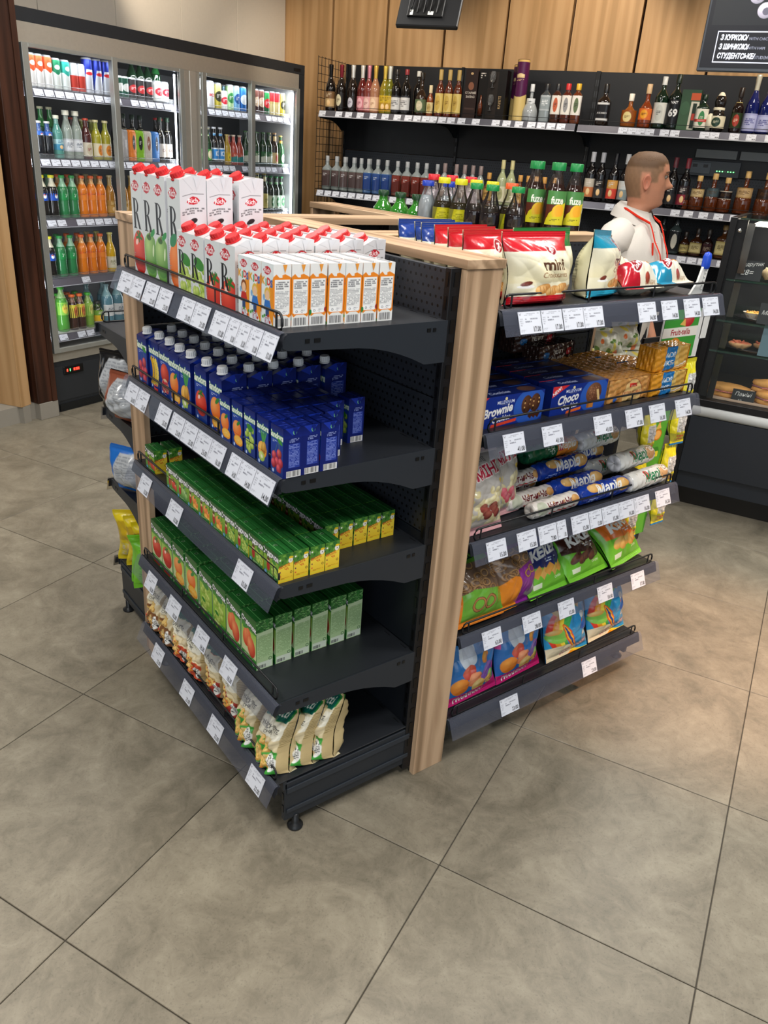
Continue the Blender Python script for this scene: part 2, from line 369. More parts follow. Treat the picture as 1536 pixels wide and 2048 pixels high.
    def tube(s, pts, r, col, seg=6, mat='plastic', smooth=True, cap=True):
        pts = [Vector(p) for p in pts]; rings = []; n = len(pts)
        up = Vector((0, 0, 1)); R = r if isinstance(r, (list, tuple)) else [r] * n
        for i, p in enumerate(pts):
            d = (pts[min(i + 1, n - 1)] - pts[max(i - 1, 0)]).normalized()
            a = d.cross(up if abs(d.z) < .95 else Vector((1, 0, 0))).normalized(); b = d.cross(a)
            rings.append([tuple(p + (a * math.cos(t) + b * math.sin(t)) * R[i]) for t in np.arange(seg) * 2 * PI / seg])
        s.grid(np.array(rings), col, mat=mat, smooth=smooth, wrap=True)
        if cap and seg > 3:
            for k in (0, -1): s.add(rings[k], col, T=[[0, j, j + 1] for j in range(1, seg - 1)], mat=mat)
        return s
    def mesh(s, name):
        me = bpy.data.meshes.new(name); V = np.concatenate(s.v); C = np.concatenate(s.c)
        Q = np.concatenate(s.q) if s.q else np.zeros((0, 4), np.int32); T = np.concatenate(s.t) if s.t else np.zeros((0, 3), np.int32)
        me.vertices.add(len(V)); me.vertices.foreach_set('co', V.ravel())
        loops = np.concatenate([Q.ravel(), T.ravel()]).astype(np.int32); me.loops.add(len(loops)); me.loops.foreach_set('vertex_index', loops)
        nq, nt = len(Q), len(T); me.polygons.add(nq + nt)
        st = np.concatenate([np.arange(nq) * 4, nq * 4 + np.arange(nt) * 3]).astype(np.int32); me.polygons.foreach_set('loop_start', st)
        me.polygons.foreach_set('material_index', np.array(s.qm + s.tm, np.int32))
        me.polygons.foreach_set('use_smooth', np.array(s.qs + s.ts, bool))
        ca = me.color_attributes.new('Col', 'FLOAT_COLOR', 'POINT')
        L = np.ones((len(V), 4), np.float32); L[:, :3] = s2l(C); ca.data.foreach_set('color', L.ravel())
        for m in s.mats: me.materials.append(MATS[m])
        me.update(); me.validate(); return me
def link(name, me, parent=None, loc=(0, 0, 0), rz=0.0, rot=None, scale=None, **k):
    if isinstance(me, MB): me = me.mesh(name)
    o = bpy.data.objects.new(name, me); SC.collection.objects.link(o)
    o.location = loc; o.rotation_euler = rot or (0, 0, rz)
    if scale is not None: o.scale = scale if isinstance(scale, (tuple, list)) else (scale,) * 3
    if parent is not None: o.parent = parent
    for a, b in k.items():
        if b is not None: o[a] = b
    return o
def thing(name, label, category, loc=(0, 0, 0), rz=0.0, group=None, kind=None, rot=None):
    return link(name, None, None, loc, rz, rot, label=label, category=category, group=group, kind=kind)
def dup(src, loc, rot=None, label=None, group=None, rz=None):
    r = src.copy(); SC.collection.objects.link(r); r.location = loc
    if rot is not None: r.rotation_euler = rot
    if rz is not None: r.rotation_euler = (0, 0, rz)
    if label: r['label'] = label
    if group: r['group'] = group
    for ch in src.children:
        d = ch.copy(); SC.collection.objects.link(d); d.parent = r
        for g in ch.children:
            e = g.copy(); SC.collection.objects.link(e); e.parent = d
    return r
ORD = ['first', 'second', 'third', 'fourth', 'fifth', 'sixth', 'seventh', 'eighth', 'ninth', 'tenth', 'eleventh', 'twelfth', 'thirteenth', 'fourteenth', 'fifteenth', 'sixteenth', 'seventeenth', 'eighteenth', 'nineteenth', 'twentieth', 'twenty-first', 'twenty-second', 'twenty-third', 'twenty-fourth', 'twenty-fifth', 'twenty-sixth', 'twenty-seventh', 'twenty-eighth', 'twenty-ninth', 'thirtieth']
DK = '#2c3038'; DK2 = '#23272e'; BLK = '#101215'
# ================================================================ ROOM
TA = math.radians(-64.98); TS = 0.6145
te = Vector((math.cos(TA), math.sin(TA), 0)); tn = Vector((-te.y, te.x, 0)); T0 = Vector((-0.5358, 0.8354, 0))
b = MB(); b.box(-9, 9, -9, 10, -0.05, -0.004, '#4a463f', 'plaster'); floor = link('floor', b, kind='structure')
b = MB(); g = TS / 2 - 0.0013; b.box(-g, g, -g, g, -0.02, 0.0, '#8b8375', 'floor_tile', ch=0.0012); tile_me = b.mesh('tile')
for i in range(-5, 9):
    for j in range(-6, 11):
        c = T0 + te * (TS * (i + .5)) + tn * (TS * (j + .5))
        d = (c.x + 1.05) * 0.62 + (c.y + 1.26) * 0.784; l = abs((c.x + 1.05) * 0.784 - (c.y + 1.26) * 0.62)
        if d > 0.2 and l < 0.75 * d + 1.0 and d < 7:
            link('tile', tile_me, floor, c, TA)
b = MB(); b.box(-9, 9, -9, 10, CEIL, CEIL + 0.1, '#d9d7d2', 'plaster'); link('ceiling', b, kind='structure')
LAMPN = ['over the coolers side', 'over the entrance side', 'over the snack shelves side', 'far left of the island', 'near the cooler corner', 'over the till', 'right above the island']
for k, (x, y) in enumerate(LAMPS):
    t = thing('ceiling_lamp', 'square flat ceiling lamp panel, ' + LAMPN[k], 'ceiling lamp', (x, y, CEIL), group='ceiling lamp panels')
    b = MB(); b.box(-.33, .33, -.33, .33, -.03, 0, '#e8e8e8', 'plastic', ch=.004); link('housing', b, t)
    b = MB(); b.box(-.29, .29, -.29, .29, -.036, -.03, '#ffffff', 'glow'); link('diffuser', b, t)
# back wall frame: origin B0, x runs along the wall to the right, y into the wall
BA = math.radians(-62); be = Vector((math.cos(BA), math.sin(BA), 0)); bn = Vector((-be.y, be.x, 0)); C0 = Vector((-1.0534, -1.2634, 0))
B0 = C0 + bn * 5.95
def bw(s, d=0.0, z=0.0): return C0 + be * s + bn * (5.95 + d) + Vector((0, 0, z))
wb = link('wall_back', (lambda m: m.box(-4.12, 4, .60, .75, 0, CEIL, '#2a1712', 'plaster') and m)(MB()), None, C0 + bn * 5.95, BA, kind='structure')
sp = 0.4895; s0 = -3.615 + 0.0
for i in range(-1, 12):
    b = MB(); x0 = s0 + sp * i; x1 = x0 + sp
    if i == -1: x0 = -4.08
    b.box(0.009, x1 - x0 - 0.009, .0, .06, -0.0, CEIL, '#c19a6c', 'wall_oak', ch=.002); link('panel', b, wb, (x0, .545, 0))
# fridge frame
FA = math.radians(22); fd = Vector((math.cos(FA), math.sin(FA), 0)); fn = Vector((-fd.y, fd.x, 0)); F0 = Vector((0.18, 3.6277, 0))
def fw(x, y=0.0, z=0.0): return F0 + fd * x + fn * y + Vector((0, 0, z))
b = MB(); b.box(-1.2, 3.04, .66, .80, 0, CEIL, '#d8cfc0', 'plaster')
wl = link('wall_left', b, None, F0, FA, kind='structure')
for i in range(7):
    b = MB(); b.box(0.002, .598, 0, .02, 0, CEIL, '#d9d0c2', 'plaster', ch=.001); link('panel', b, wl, (-1.15 + i * .6, .64, 0))
b = MB(); b.box(-.145, -.015, -.045, .66, 0.10, CEIL, '#3a2218', 'dark_wood', ch=.002); pil = link('trim_1', b, None, F0, FA, kind='structure')
b = MB(); b.box(-.05, -.017, -.052, -.04, .1, CEIL, '#3a2218', 'dark_wood'); link('edge_board', b, pil)
b = MB(); b.box(-.14, -.012, -.05, .66, 0, .10, '#8f8a80', 'plaster', ch=.002); b.box(-1.6, -.14, .0, .66, 0, .10, '#8f8a80', 'plaster')
link('baseboard_left', b, None, F0, FA, kind='structure')
# oak side wall left of the pillar, running away from the camera
LA = math.atan2(3.758 - 3.54, -.113 - .038); ld = Vector((math.cos(LA), math.sin(LA), 0)); L0 = Vector((0.026, 3.55, 0))
b = MB(); b.box(0, 2.6, -.0, .08, .10, CEIL, '#c19a6c', 'wall_oak', ch=.002); link('wall_left_return', b, None, L0, LA, kind='structure')
b = MB(); b.box(0.0, 2.6, .012, .07, 0, .10, '#8f8a80', 'plaster'); link('baseboard_side', b, None, L0, LA, kind='structure')
# far walls outside the view
b = MB(); b.box(5.6, 5.75, -9, 3, 0, CEIL, '#cfc6b8', 'plaster'); link('wall_right', b, kind='structure')
b = MB(); b.box(-5.6, -5.45, -3, 9, 0, CEIL, '#cfc6b8', 'plaster'); link('wall_far_left', b, kind='structure')

# ================================================================ GONDOLA ISLAND
TOPZ, TOPB = 1.408, 1.388
SHZ = [1.28, .986, .734, .419]
def wire_guard(L, hh=.034):
    """wire fence along +x of length L, standing at y=0; origin at tray level"""
    b = MB(); r = .0029; c = '#1b1d21'; q = .012
    top = [(0.0, 0, q), (0, 0, hh - q), (q * .4, 0, hh - 3e-3), (q, 0, hh), (L - q, 0, hh), (L - q * .4, 0, hh - 3e-3), (L, 0, hh - q), (L, 0, q), (L - q * .4, 0, 4e-3), (L - q, 0, .002), (q, 0, .002), (q * .4, 0, 4e-3), (0, 0, q)]
    b.tube(top, r, c, 6, cap=False)
    for x in (.022, L * .345, L * .655, L - .022): b.tube([(x, 0, .002), (x, 0, hh)], r * .85, c, 5)
    return b
def strip(L):
    """curved transparent price channel: x along, faces -y, hangs below the tray edge"""
    b = MB(); pr = [(.0, .004), (-.008, .002), (-.012, -.004), (-.020, -.024), (-.031, -.050), (-.032, -.053)]
    P = np.array([[(x, p[0], p[1]) for x in (0, L)] for p in pr]); b.grid(P, '#6c7182', 'strip_plastic')
    P2 = np.array([[(x, p[0] + .004, p[1]) for x in (0, L)] for p in [(.002, .0), (-.004, -.004), (-.010, -.020), (-.014, -.032)]]); b.grid(P2, '#262930', 'plastic')
    return b
def tag_canvas(price, w=75, h=54, res=.62):
    c = Cv(w, h, '#dfe3ee', res)
    c.rect(0, 0, w, .9, '#a9adba').rect(0, 0, 1.0, h, '#a0a4b2').rect(w - 1.0, 0, w, h, '#a0a4b2')
    c.line(4, 4, 7, 9, 1.3, '#6c6f7a'); c.line(7, 9, 10, 4, 1.3, '#6c6f7a')
    c.fine(20, 5, w - 6, 11, 2, '#a0a4b2', 2); c.fine(22, 17, w - 8, 29, 2, '#7d8190', 5); c.fine(4, 16, 13, 36, 4, '#a9adba', 8)
    c.fine(4, h - 11, 22, h - 4, 2, '#a9adba', 9)
    c.text(price, w - 17, h - 5, 17, '#1c1d22', .015, 0, .68)
    return c.get()
_tag = {}
def tag(price, w=.075):
    k = (price, round(w, 3))
    if k not in _tag:
        b = MB(); img = tag_canvas(price); b.face(img, (0, -.0010, 0), (w, 0, 0), (0, -.0190, -.0470), 'paper')
        b.quad((0, 0.0, 0), (0, -.0190, -.0470), (w, -.0190, -.0470), (w, 0, 0), '#cfd3de', 'paper')
        _tag[k] = b.mesh('price_tag')
    return _tag[k]
def bracket_poly(D, h0, h1):
    """side profile of a shelf tray in (depth, z), depth 0 = front"""
    P = [(0, 0), (D, 0), (D, -h1)]
    for k in range(7):
        t = k / 6; P.append((D * (.86 - .52 * t), -h1 + (h1 - h0 - .006) * (1 - (1 - t) ** 2) + .0))
    P += [(D * .12, -h0 - .002), (.012, -h0), (.0, -h0 + .006)]
    return P
def shelf(bay, L, D, z, tags, kick=False):
    """tray in bay frame: x along the rail 0..L, y depth 0..D, top at z"""
    col = '#292e35'
    b = MB(); b.box(0, L, 0, D, z - .004, z, '#24272c', 'steel_paint', ch=.001)
    b.box(0, L, -.002, .004, z - .034, z - .002, col, 'steel_paint'); b.box(.0, L, .02, .03, z - .03, z - .004, col, 'steel_paint')
    for i in range(12): b.box(L * (i + .5) / 12 - .012, L * (i + .5) / 12 + .012, D - .012, D - .009, z, z + .0008, '#15171a', 'steel_paint')
    o = link('shelf', b, bay)
    if not kick:
        P = bracket_poly(D, .034, .092)
        for x in (-.002, L - .002):
            b = MB(); b.prism([(p[0], z + p[1]) for p in P], 'x', x, x + .004, col, 'steel_paint')
            xx = x - .0012 if x < 0 else x + .004
            for (y0, y1) in ((D * .12, D * .145), (D * .17, D * .205), (D * .86, D * .885), (D * .90, D * .92)):
                b.box(xx, xx + .0012, y0, y1, z - .022, z - .014, '#0c0d0f', 'plastic')
            link('bracket', b, o)
    link('wire_guard', wire_guard(L - .02), o, (.01, .006, z))
    link('price_channel', strip(L + .02), o, (-.01, 0, z))
    for x0, x1, pr in tags: link('price_tag', tag(pr, x1 - x0), o, (x0, -.0128, z - .0025))
    return o
def bay(name, label, loc, rz, L, D, shelves, basez, pan, kickx=True):
    t = thing(name, label, 'shelving unit', loc, rz)
    # back panel sheets, each its own piece; recessed joints
    ph = [.16, .42, .76, 1.10, TOPB]
    for i in range(4):
        b = MB(); b.box(0.004, L - .004, D - .0, D + .012, ph[i], ph[i + 1] - .002, '#1e2228', pan if i >= 2 else 'steel_paint', ch=.0015); link('back_panel', b, t)
    for x in (-.022, L - .018):
        b = MB(); b.box(x, x + (.028 if x < 0 else .0195), D - .004, D + .03, .02, TOPB, '#111317', 'steel_paint', ch=.001)
        for k in range(26): b.box(x + .006, x + .013, D - .0055, D - .004, .1 + k * .05, .13 + k * .05, '#050607', 'plastic')
        for xx in ((x - .0012) if x < 0 else (x + .0195),):
            for k in range(26): b.box(xx, xx + .0012, D + .006, D + .018, .1 + k * .05, .13 + k * .05, '#050607', 'plastic')
        link('upright', b, t)
    for z, tags in shelves[:-1]: shelf(t, L, D, z, tags)
    z, tags = shelves[-1]; shelf(t, L, D, z, tags, True)
    # base: kick board, end plates, feet
    for x in (0.0, L - .016):
        b = MB(); b.box(x, x + .016, .025, D + .02, .037, basez - .012, '#262b32', 'steel_paint', ch=.002)
        xo = x - .004 if x < .01 else x + .016
        b.box(xo, xo + .004, .03, D + .01, .062, .075, '#2d333b', 'steel_paint', ch=.001); b.box(xo, xo + .004, .03, D + .01, basez - .045, basez - .028, '#2d333b', 'steel_paint', ch=.001)
        for zz in (.065, .105): b.box(x + .004, x + .012, .0235, .026, zz, zz + .02, '#08090a', 'plastic')
        e = link('end_plate', b, t)
        for y in (.06, D - .05):
            b = MB(); b.lathe([(.0, .0), (.020, .0), (.021, .006), (.012, .012), (.009, .016), (.009, .042), (0, .042)], '#1d1f22', 14, (x + (.004 if x < .1 else .012) if y < .1 else L * (.12 if x < .1 else .88), y, 0), 'plastic')
            link('foot', b, t)
    b = MB(); b.box(0.016, L - .016, .05, .056, .055, basez - .03, '#2a2e35', 'steel_paint'); link('kick_board', b, t)
    return t
def end_and_top(t, x0, x1, y0, y1, axis, ex0, ex1, ey0, ey1, tag_=''):
    """oak top board (x0..y1) and oak end panel in the bay frame"""
    b = MB(); b.box(x0, x1, y0, y1, TOPB, TOPZ, '#c8ab87', 'oak_' + axis, ch=.0008); link('top_board', b, t)
    b = MB(); b.box(ex0, ex1, ey0, ey1, 0.0, TOPB, '#c8ab87', 'oak_z', ch=.0006); link('end_panel', b, t)
# juice bay: bay x = -world Y ... rails run along world Y, depth +X.  frame: rz=+90deg turned so that x->-Y would mirror, so use rz=-90: x->-Y, y->+X
JL, JD, JX = .842, .41, -.312
J0 = (JX, .862, 0)
def tg(*a): return list(a)
jt1 = [(0.041, 0.126, '22.00'), (0.127, 0.202, '22.00'), (0.212, 0.292, '22.00'), (0.297, 0.371, '23.00'), (0.423, 0.494, '21.00'), (0.496, 0.569, '21.00'), (0.589, 0.658, '10.00'), (0.660, 0.705, '10.00'), (0.706, 0.751, '10.00'), (0.752, 0.799, '10.00'), (0.801, 0.856, '10.00')]
jt1 = [(0.041, 0.126, '22.00'), (0.127, 0.202, '22.00'), (0.212, 0.292, '22.00'), (0.297, 0.371, '23.00'), (0.423, 0.494, '21.00'), (0.496, 0.569, '21.00'), (0.589, 0.658, '10.00'), (0.660, 0.705, '10.00'), (0.706, 0.751, '10.00'), (0.752, 0.799, '10.00'), (0.801, 0.856, '10.00')]
jt2 = [(0.039, 0.113, '26.00'), (0.115, 0.187, '25.00'), (0.254, 0.330, '25.00'), (0.341, 0.412, '25.00'), (0.414, 0.486, '25.00'), (0.488, 0.561, '25.00'), (0.562, 0.631, '16.00'), (0.656, 0.704, '14.00'), (0.705, 0.770, '14.00'), (0.771, 0.849, '14.00')]
jt3 = [(0.093, 0.165, '10.00'), (0.295, 0.374, '10.00'), (0.681, 0.754, '10.00')]
jt4 = [(0.093, 0.161, '18.00'), (0.255, 0.333, '18.00'), (0.438, 0.512, '18.00'), (0.600, 0.670, '18.00')]
jt5 = [(0.112, 0.183, '22.00'), (0.327, 0.399, '22.00'), (0.512, 0.585, '22.00'), (0.740, 0.812, '22.00')]
juice_bay = bay('gondola_shelf', 'dark steel shelf unit stocked with juice cartons, oak end panel nearest', J0, -PI / 2, JL, JD,
                [(SHZ[0], jt1), (SHZ[1], jt2), (SHZ[2], jt3), (SHZ[3], jt4), (.172, jt5)], .172, 'perforated_x')
# oak parts of the juice wall, in world numbers turned to the bay frame (x' = .862-Y, y' = X+.312)
def wbx(t, X0, X1, Y0, Y1, z0, z1, mat, name, frame):
    f = frame; ax, ay = f((X0, Y0)), f((X1, Y1))
    b = MB(); b.box(min(ax[0], ay[0]), max(ax[0], ay[0]), min(ax[1], ay[1]), max(ax[1], ay[1]), z0, z1, '#c8ab87', mat, ch=.0008); link(name, b, t)
fj = lambda p: (.862 - p[1], p[0] + .312)
wbx(juice_bay, .118, .232, -.004, .873, TOPB, TOPZ, 'oak_x', 'top_board', fj)
wbx(juice_bay, .121, .228, 0.0, .018, 0, TOPB - .0005, 'oak_z', 'end_panel', fj)
# snack bay: rails along world X, depth +Y
SL, SD = .872, .42
st1 = [(0.036, 0.110, '17.00'), (0.112, 0.184, '17.00'), (0.187, 0.261, '17.00'), (0.262, 0.336, '17.00'), (0.477, 0.554, '14.00'), (0.579, 0.652, '14.00'), (0.681, 0.758, '14.00'), (0.771, 0.850, '14.00')]
st1 = [(0.036, 0.110, '17.00'), (0.112, 0.184, '17.00'), (0.187, 0.261, '17.00'), (0.262, 0.336, '17.00'), (0.477, 0.554, '14.00'), (0.579, 0.652, '14.00'), (0.681, 0.758, '14.00'), (0.771, 0.850, '14.00')]
st2 = [(0.042, 0.115, '41.00'), (0.180, 0.257, '41.00'), (0.382, 0.458, '41.00'), (0.518, 0.595, '17.00'), (0.627, 0.702, '16.00'), (0.753, 0.830, '14.00')]
st3 = [(0.035, 0.106, '15.00'), (0.148, 0.221, '15.00'), (0.230, 0.303, '7.80'), (0.305, 0.343, '1.00'), (0.365, 0.440, '12.00'), (0.442, 0.498, '12.00'), (0.500, 0.576, '15.00'), (0.577, 0.651, '16.00'), (0.652, 0.727, '16.00'), (0.759, 0.833, '16.50')]
st4 = [(0.067, 0.140, '63.00'), (0.226, 0.302, '28.00'), (0.378, 0.450, '12.00'), (0.560, 0.633, '18.60'), (0.728, 0.798, '17.00')]
st5 = [(0.186, 0.262, '23.00'), (0.560, 0.631, '23.00')]
S0 = (.255, .014, 0)
snack_bay = bay('gondola_shelf', 'dark steel shelf unit stocked with cookies, biscuits and snack bags', S0, 0, SL, SD,
                [(1.292, st1), (.995, st2), (.700, st3), (.412, st4), (.13, st5)], .13, 'perforated_x')
fs = lambda p: (p[0] - .255, p[1] - .014)
wbx(snack_bay, .2335, 1.142, .434, .545, TOPB, TOPZ, 'oak_x', 'top_board', fs)
wbx(snack_bay, 1.1305, 1.148, .436, .543, 0, TOPB - .0005, 'oak_z', 'end_panel', fs)
# bay behind the left end panel, facing away (depth toward -Y in its own frame)
LL, LD = .86, .31
lt = [(.1, .175, '15.00'), (.3, .375, '15.00'), (.5, .575, '15.00')]
left_bay = bay('gondola_shelf', 'dark steel shelf unit facing the drinks coolers, crisp bags on it', (.612, 1.296, 0), PI, LL, LD,
               [(1.045, lt), (.765, lt), (.505, lt), (.20, lt)], .20, 'perforated_x')
fl = lambda p: (.612 - p[0], 1.296 - p[1])
wbx(left_bay, -.277, .668, .876, .987, TOPB, TOPZ, 'oak_x', 'top_board', fl)
wbx(left_bay, -.273, -.255, .878, .983, 0, TOPB - .0005, 'oak_z', 'end_panel', fl)
# far bay facing the till (world +X side)
RL, RD = .87, .38
far_bay = bay('gondola_shelf', 'dark steel shelf unit with bottled iced tea, facing the till', (1.17, .555, 0), PI / 2, RL, RD,
              [(1.285, lt), (.99, lt), (.70, lt), (.41, lt), (.13, lt)], .13, 'perforated_x')
ff = lambda p: (p[1] - .555, 1.17 - p[0])
wbx(far_bay, .672, .783, .5455, 1.525, TOPB, TOPZ, 'oak_x', 'top_board', ff)
wbx(far_bay, .675, .779, 1.505, 1.523, 0, TOPB - .0005, 'oak_z', 'end_panel', ff)
# ================================================================ PRINTED ART
def fruit(c, kind, x, y, r):
    """printed fruit picture centred at x, y with radius r (mm)"""
    if kind == 'tomato':
        c.ell(x, y, r, r * .95, '#b5190f', 0, '#ff6a50'); c.ell(x - r * .35, y - r * .4, r * .22, r * .14, '#ffd9cc', -.5)
        for a in range(5):
            t = a * 1.257 + .3; c.line(x, y - r * .72, x + math.cos(t) * r * .5, y - r * .72 + math.sin(t) * r * .32, r * .14, '#2f7a2a')
        c.line(x, y - r * .7, x + r * .1, y - r * 1.05, r * .12, '#2f7a2a')
    elif kind == 'apple':
        c.ell(x, y, r, r * 1.1, '#4f8c3a', 0, '#bfe08c'); c.ell(x - r * .15, y - r * .85, r * .32, r * .16, '#3a6b2c'); c.line(x - r * .1, y - r * .85, x + r * .1, y - r * 1.3, r * .12, '#5a4020')
        c.ell(x + r * .45, y - r * 1.15, r * .38, r * .16, '#2f9a4a', -.5); c.ell(x + r * .4, y - r * .2, r * .1, r * .35, '#e5f5c8', .2)
    elif kind == 'carrot':
        c.ell(x, y, r * .8, r * 1.25, '#e8641c', 0, '#ff9a50'); c.ell(x - r * .3, y - r * 1.1, r * .5, r * .3, '#2e8a58', -.5); c.ell(x + r * .1, y + r * .9, r * .7, r * .5, '#e05a1a', .4, '#ffa060')
    elif kind == 'grape':
        rr = random.Random(3)
        for i in range(22):
            t = rr.uniform(-1, 1); u = rr.uniform(-1, 1) * (1 - .35 * (t + 1) / 2)
            c.ell(x + u * r * .8, y + t * r, r * .27, r * .27, '#7fa528', 0, '#dff08c')
        c.ell(x, y - r * 1.15, r * .6, r * .3, '#3a8a30', .2)
    elif kind == 'cherry':
        for dx, dy in ((-.5, -.1), (.35, -.45), (0, .35), (.6, .3), (-.6, .6), (.3, .9)):
            c.ell(x + dx * r, y + dy * r, r * .42, r * .42, '#8c0f22', 0, '#ff6f80')
        for dx in (-.5, .3, .6): c.line(x + dx * r, y - r * .3, x + r * .25, y - r * 1.7, .8, '#6f9a3a')
        c.ell(x + r * .5, y - r * 1.55, r * .45, r * .18, '#3f9a3a', .4)
    elif kind == 'banana':
        for k, q in enumerate((-.45, .05, .5)):
            pts = [(x + q * r + math.cos(t) * r * 1.1 - r * .9, y + math.sin(t) * r * 1.3 - r * .1) for t in np.linspace(-1.0, 1.1, 9)]
            for (a, b), (d, e) in zip(pts[:-1], pts[1:]): c.line(a, b, d, e, r * .42, ('#e8b21c', '#f6cf3c', '#ffe06a')[k])
        c.ell(x + r * .1, y + r * 1.25, r * .45, r * .35, '#c31f2a', 0, '#ff7a6a')
    elif kind == 'pomegranate':
        c.ell(x, y - r * .45, r * .85, r * .8, '#a3201c', 0, '#ff7058'); c.ell(x, y + r * .6, r * .75, r * .65, '#f0c8a0')
        rr = random.Random(5)
        for i in range(26): c.ell(x + rr.uniform(-.55, .55) * r, y + r * (.6 + rr.uniform(-.45, .45)), r * .12, r * .12, '#a30f2a', 0, '#ff5a70')
    elif kind == 'orange':
        c.ell(x - r * .1, y - r * .3, r * .85, r * .8, '#e8641c', 0, '#ffb46a'); c.ell(x + r * .2, y - r * .9, r * .4, r * .16, '#2f8a3a', -.6)
        c.ell(x + r * .15, y + r * .75, r * .9, r * .5, '#f39a1c'); c.ell(x + r * .15, y + r * .7, r * .75, r * .38, '#ffc24a')
        for a in range(7): c.line(x + r * .15, y + r * .7, x + r * .15 + math.cos(a * .9) * r * .72, y + r * .7 + math.sin(a * .9) * r * .36, .5, '#ffe7b0')
    elif kind == 'peach':
        c.ell(x - r * .3, y - r * .35, r * .62, r * .85, '#d8452a', .3, '#ff9f60'); c.ell(x + r * .35, y + r * .2, r * .62, r * .85, '#d23a28', -.2, '#ffa868')
        c.ell(x - r * .5, y - r * 1.15, r * .45, r * .16, '#3a8f35', -.4); c.line(x - r * .35, y - r * 1.0, x - r * .2, y + r * .2, .7, '#a82c1e')
    elif kind == 'multi':
        c.ell(x - r * .1, y + r * .1, r * .8, r * .75, '#f2991f', 0, '#ffd070')
        for k in range(6): c.line(x + r * .1, y - r * .3, x + r * (.1 + .22 * (k - 2.5)), y - r * 1.6, r * .14, ('#2f8a45', '#57b05a')[k % 2])
        c.ell(x + r * .15, y - r * .1, r * .42, r * .6, '#b06a1c', .3, '#f4c860'); c.ell(x - r * .2, y + r * .75, r * .55, r * .45, '#9fc04a', 0, '#e2ee9a'); c.ell(x - r * .2, y + r * .75, r * .2, r * .16, '#f4f6d8')
def logo_rich(c, x, y, w, tilt=0.0):
    c.poly([(x - w / 2, y + w * .02), (x - w * .3, y - w * .18), (x, y - w * .27), (x + w * .3, y - w * .2), (x + w / 2, y - w * .02), (x + w * .3, y + w * .18), (x, y + w * .27), (x - w * .3, y + w * .2)], '#c8202f')
    c.text('Rich', x, y + w * .14, w * .44, '#ffffff', .02, -.1)
def serif_R(c, x, y, w, h, col='#17181c'):
    c.rect(x + w * .10, y, x + w * .36, y + h, col); c.rect(x, y, x + w * .45, y + h * .02 + .6, col); c.rect(x, y + h - .02 * h - .6, x + w * .48, y + h, col)
    P = [(x + w * .3 + w * .52 * math.sin(t), y + h * .255 - h * .255 * math.cos(t)) for t in np.linspace(0, PI, 14)]
    Q = [(x + w * .3 + w * .36 * math.sin(t), y + h * .255 - h * .235 * math.cos(t)) for t in np.linspace(PI, 0, 14)]
    Q = [(a - w * .05, q) for a, q in Q]
    c.poly(P + Q, col)
    c.poly([(x + w * .38, y + h * .48), (x + w * .64, y + h * .48), (x + w * 1.02, y + h * .97), (x + w * 1.12, y + h), (x + w * .78, y + h)], col)
def art_rich(kind, w, h, big):
    c = Cv(w, h, '#dfe4e5', 1.15)
    c.rect(0, 0, .8, h, '#dfe4e4')
    if big:
        logo_rich(c, w * .42, h * .13, w * .68); serif_R(c, w * .12, h * .25, w * .62, h * .30)
        c.ell(w * .56, h * .79, w * .60, h * .225, {'tomato': '#b81c14', 'apple': '#5f9a40', 'carrot': '#e05f1e'}[kind], 0, {'tomato': '#f2452e', 'apple': '#b4d884', 'carrot': '#ff9048'}[kind])
        fruit(c, kind, w * .54, h * .76, w * .60)
    else:
        logo_rich(c, w * .36, h * .16, w * .66); fruit(c, kind, w * .64, h * .82, w * .60); serif_R(c, w * .08, h * .30, w * .50, h * .40)
    c.fine(3, h * .8, 9, h * .95, 6, '#9aa0a0', 4)
    return c.get()
def art_rich_side(w, h, big):
    c = Cv(w, h, '#dcdde1', 1.15)
    c.line(w * .12, 0, w * .5, h * .13, .7, '#b9babf'); c.line(w * .88, 0, w * .62, h * .13, .5, '#cfd0d4'); c.line(w * .5, 0, w * .5, h * .09, .5, '#d8d9dc')
    c.rect(w * .1, h * .15, w * .9, h * .155 + .3, '#77787c')
    logo_rich(c, w * .5, h * .21, w * .5); c.fine(w * .08, h * .27, w * .92, h * .33, 3, '#77787c', 2, .85, .6)
    c.ell(w * .48, h * .385, w * .17, h * .022, '#222427', -.35); c.rect(w * .42, h * .42, w * .58, h * .50, '#222427'); c.ell(w * .5, h * .42, w * .085, h * .012, '#ededee')
    c.fine(w * .08, h * .55, w * .92, h * .85, 16, '#9b9ca0', 6); c.bars(w * .15, h * .88, w * .85, h * .99)
    return c.get()
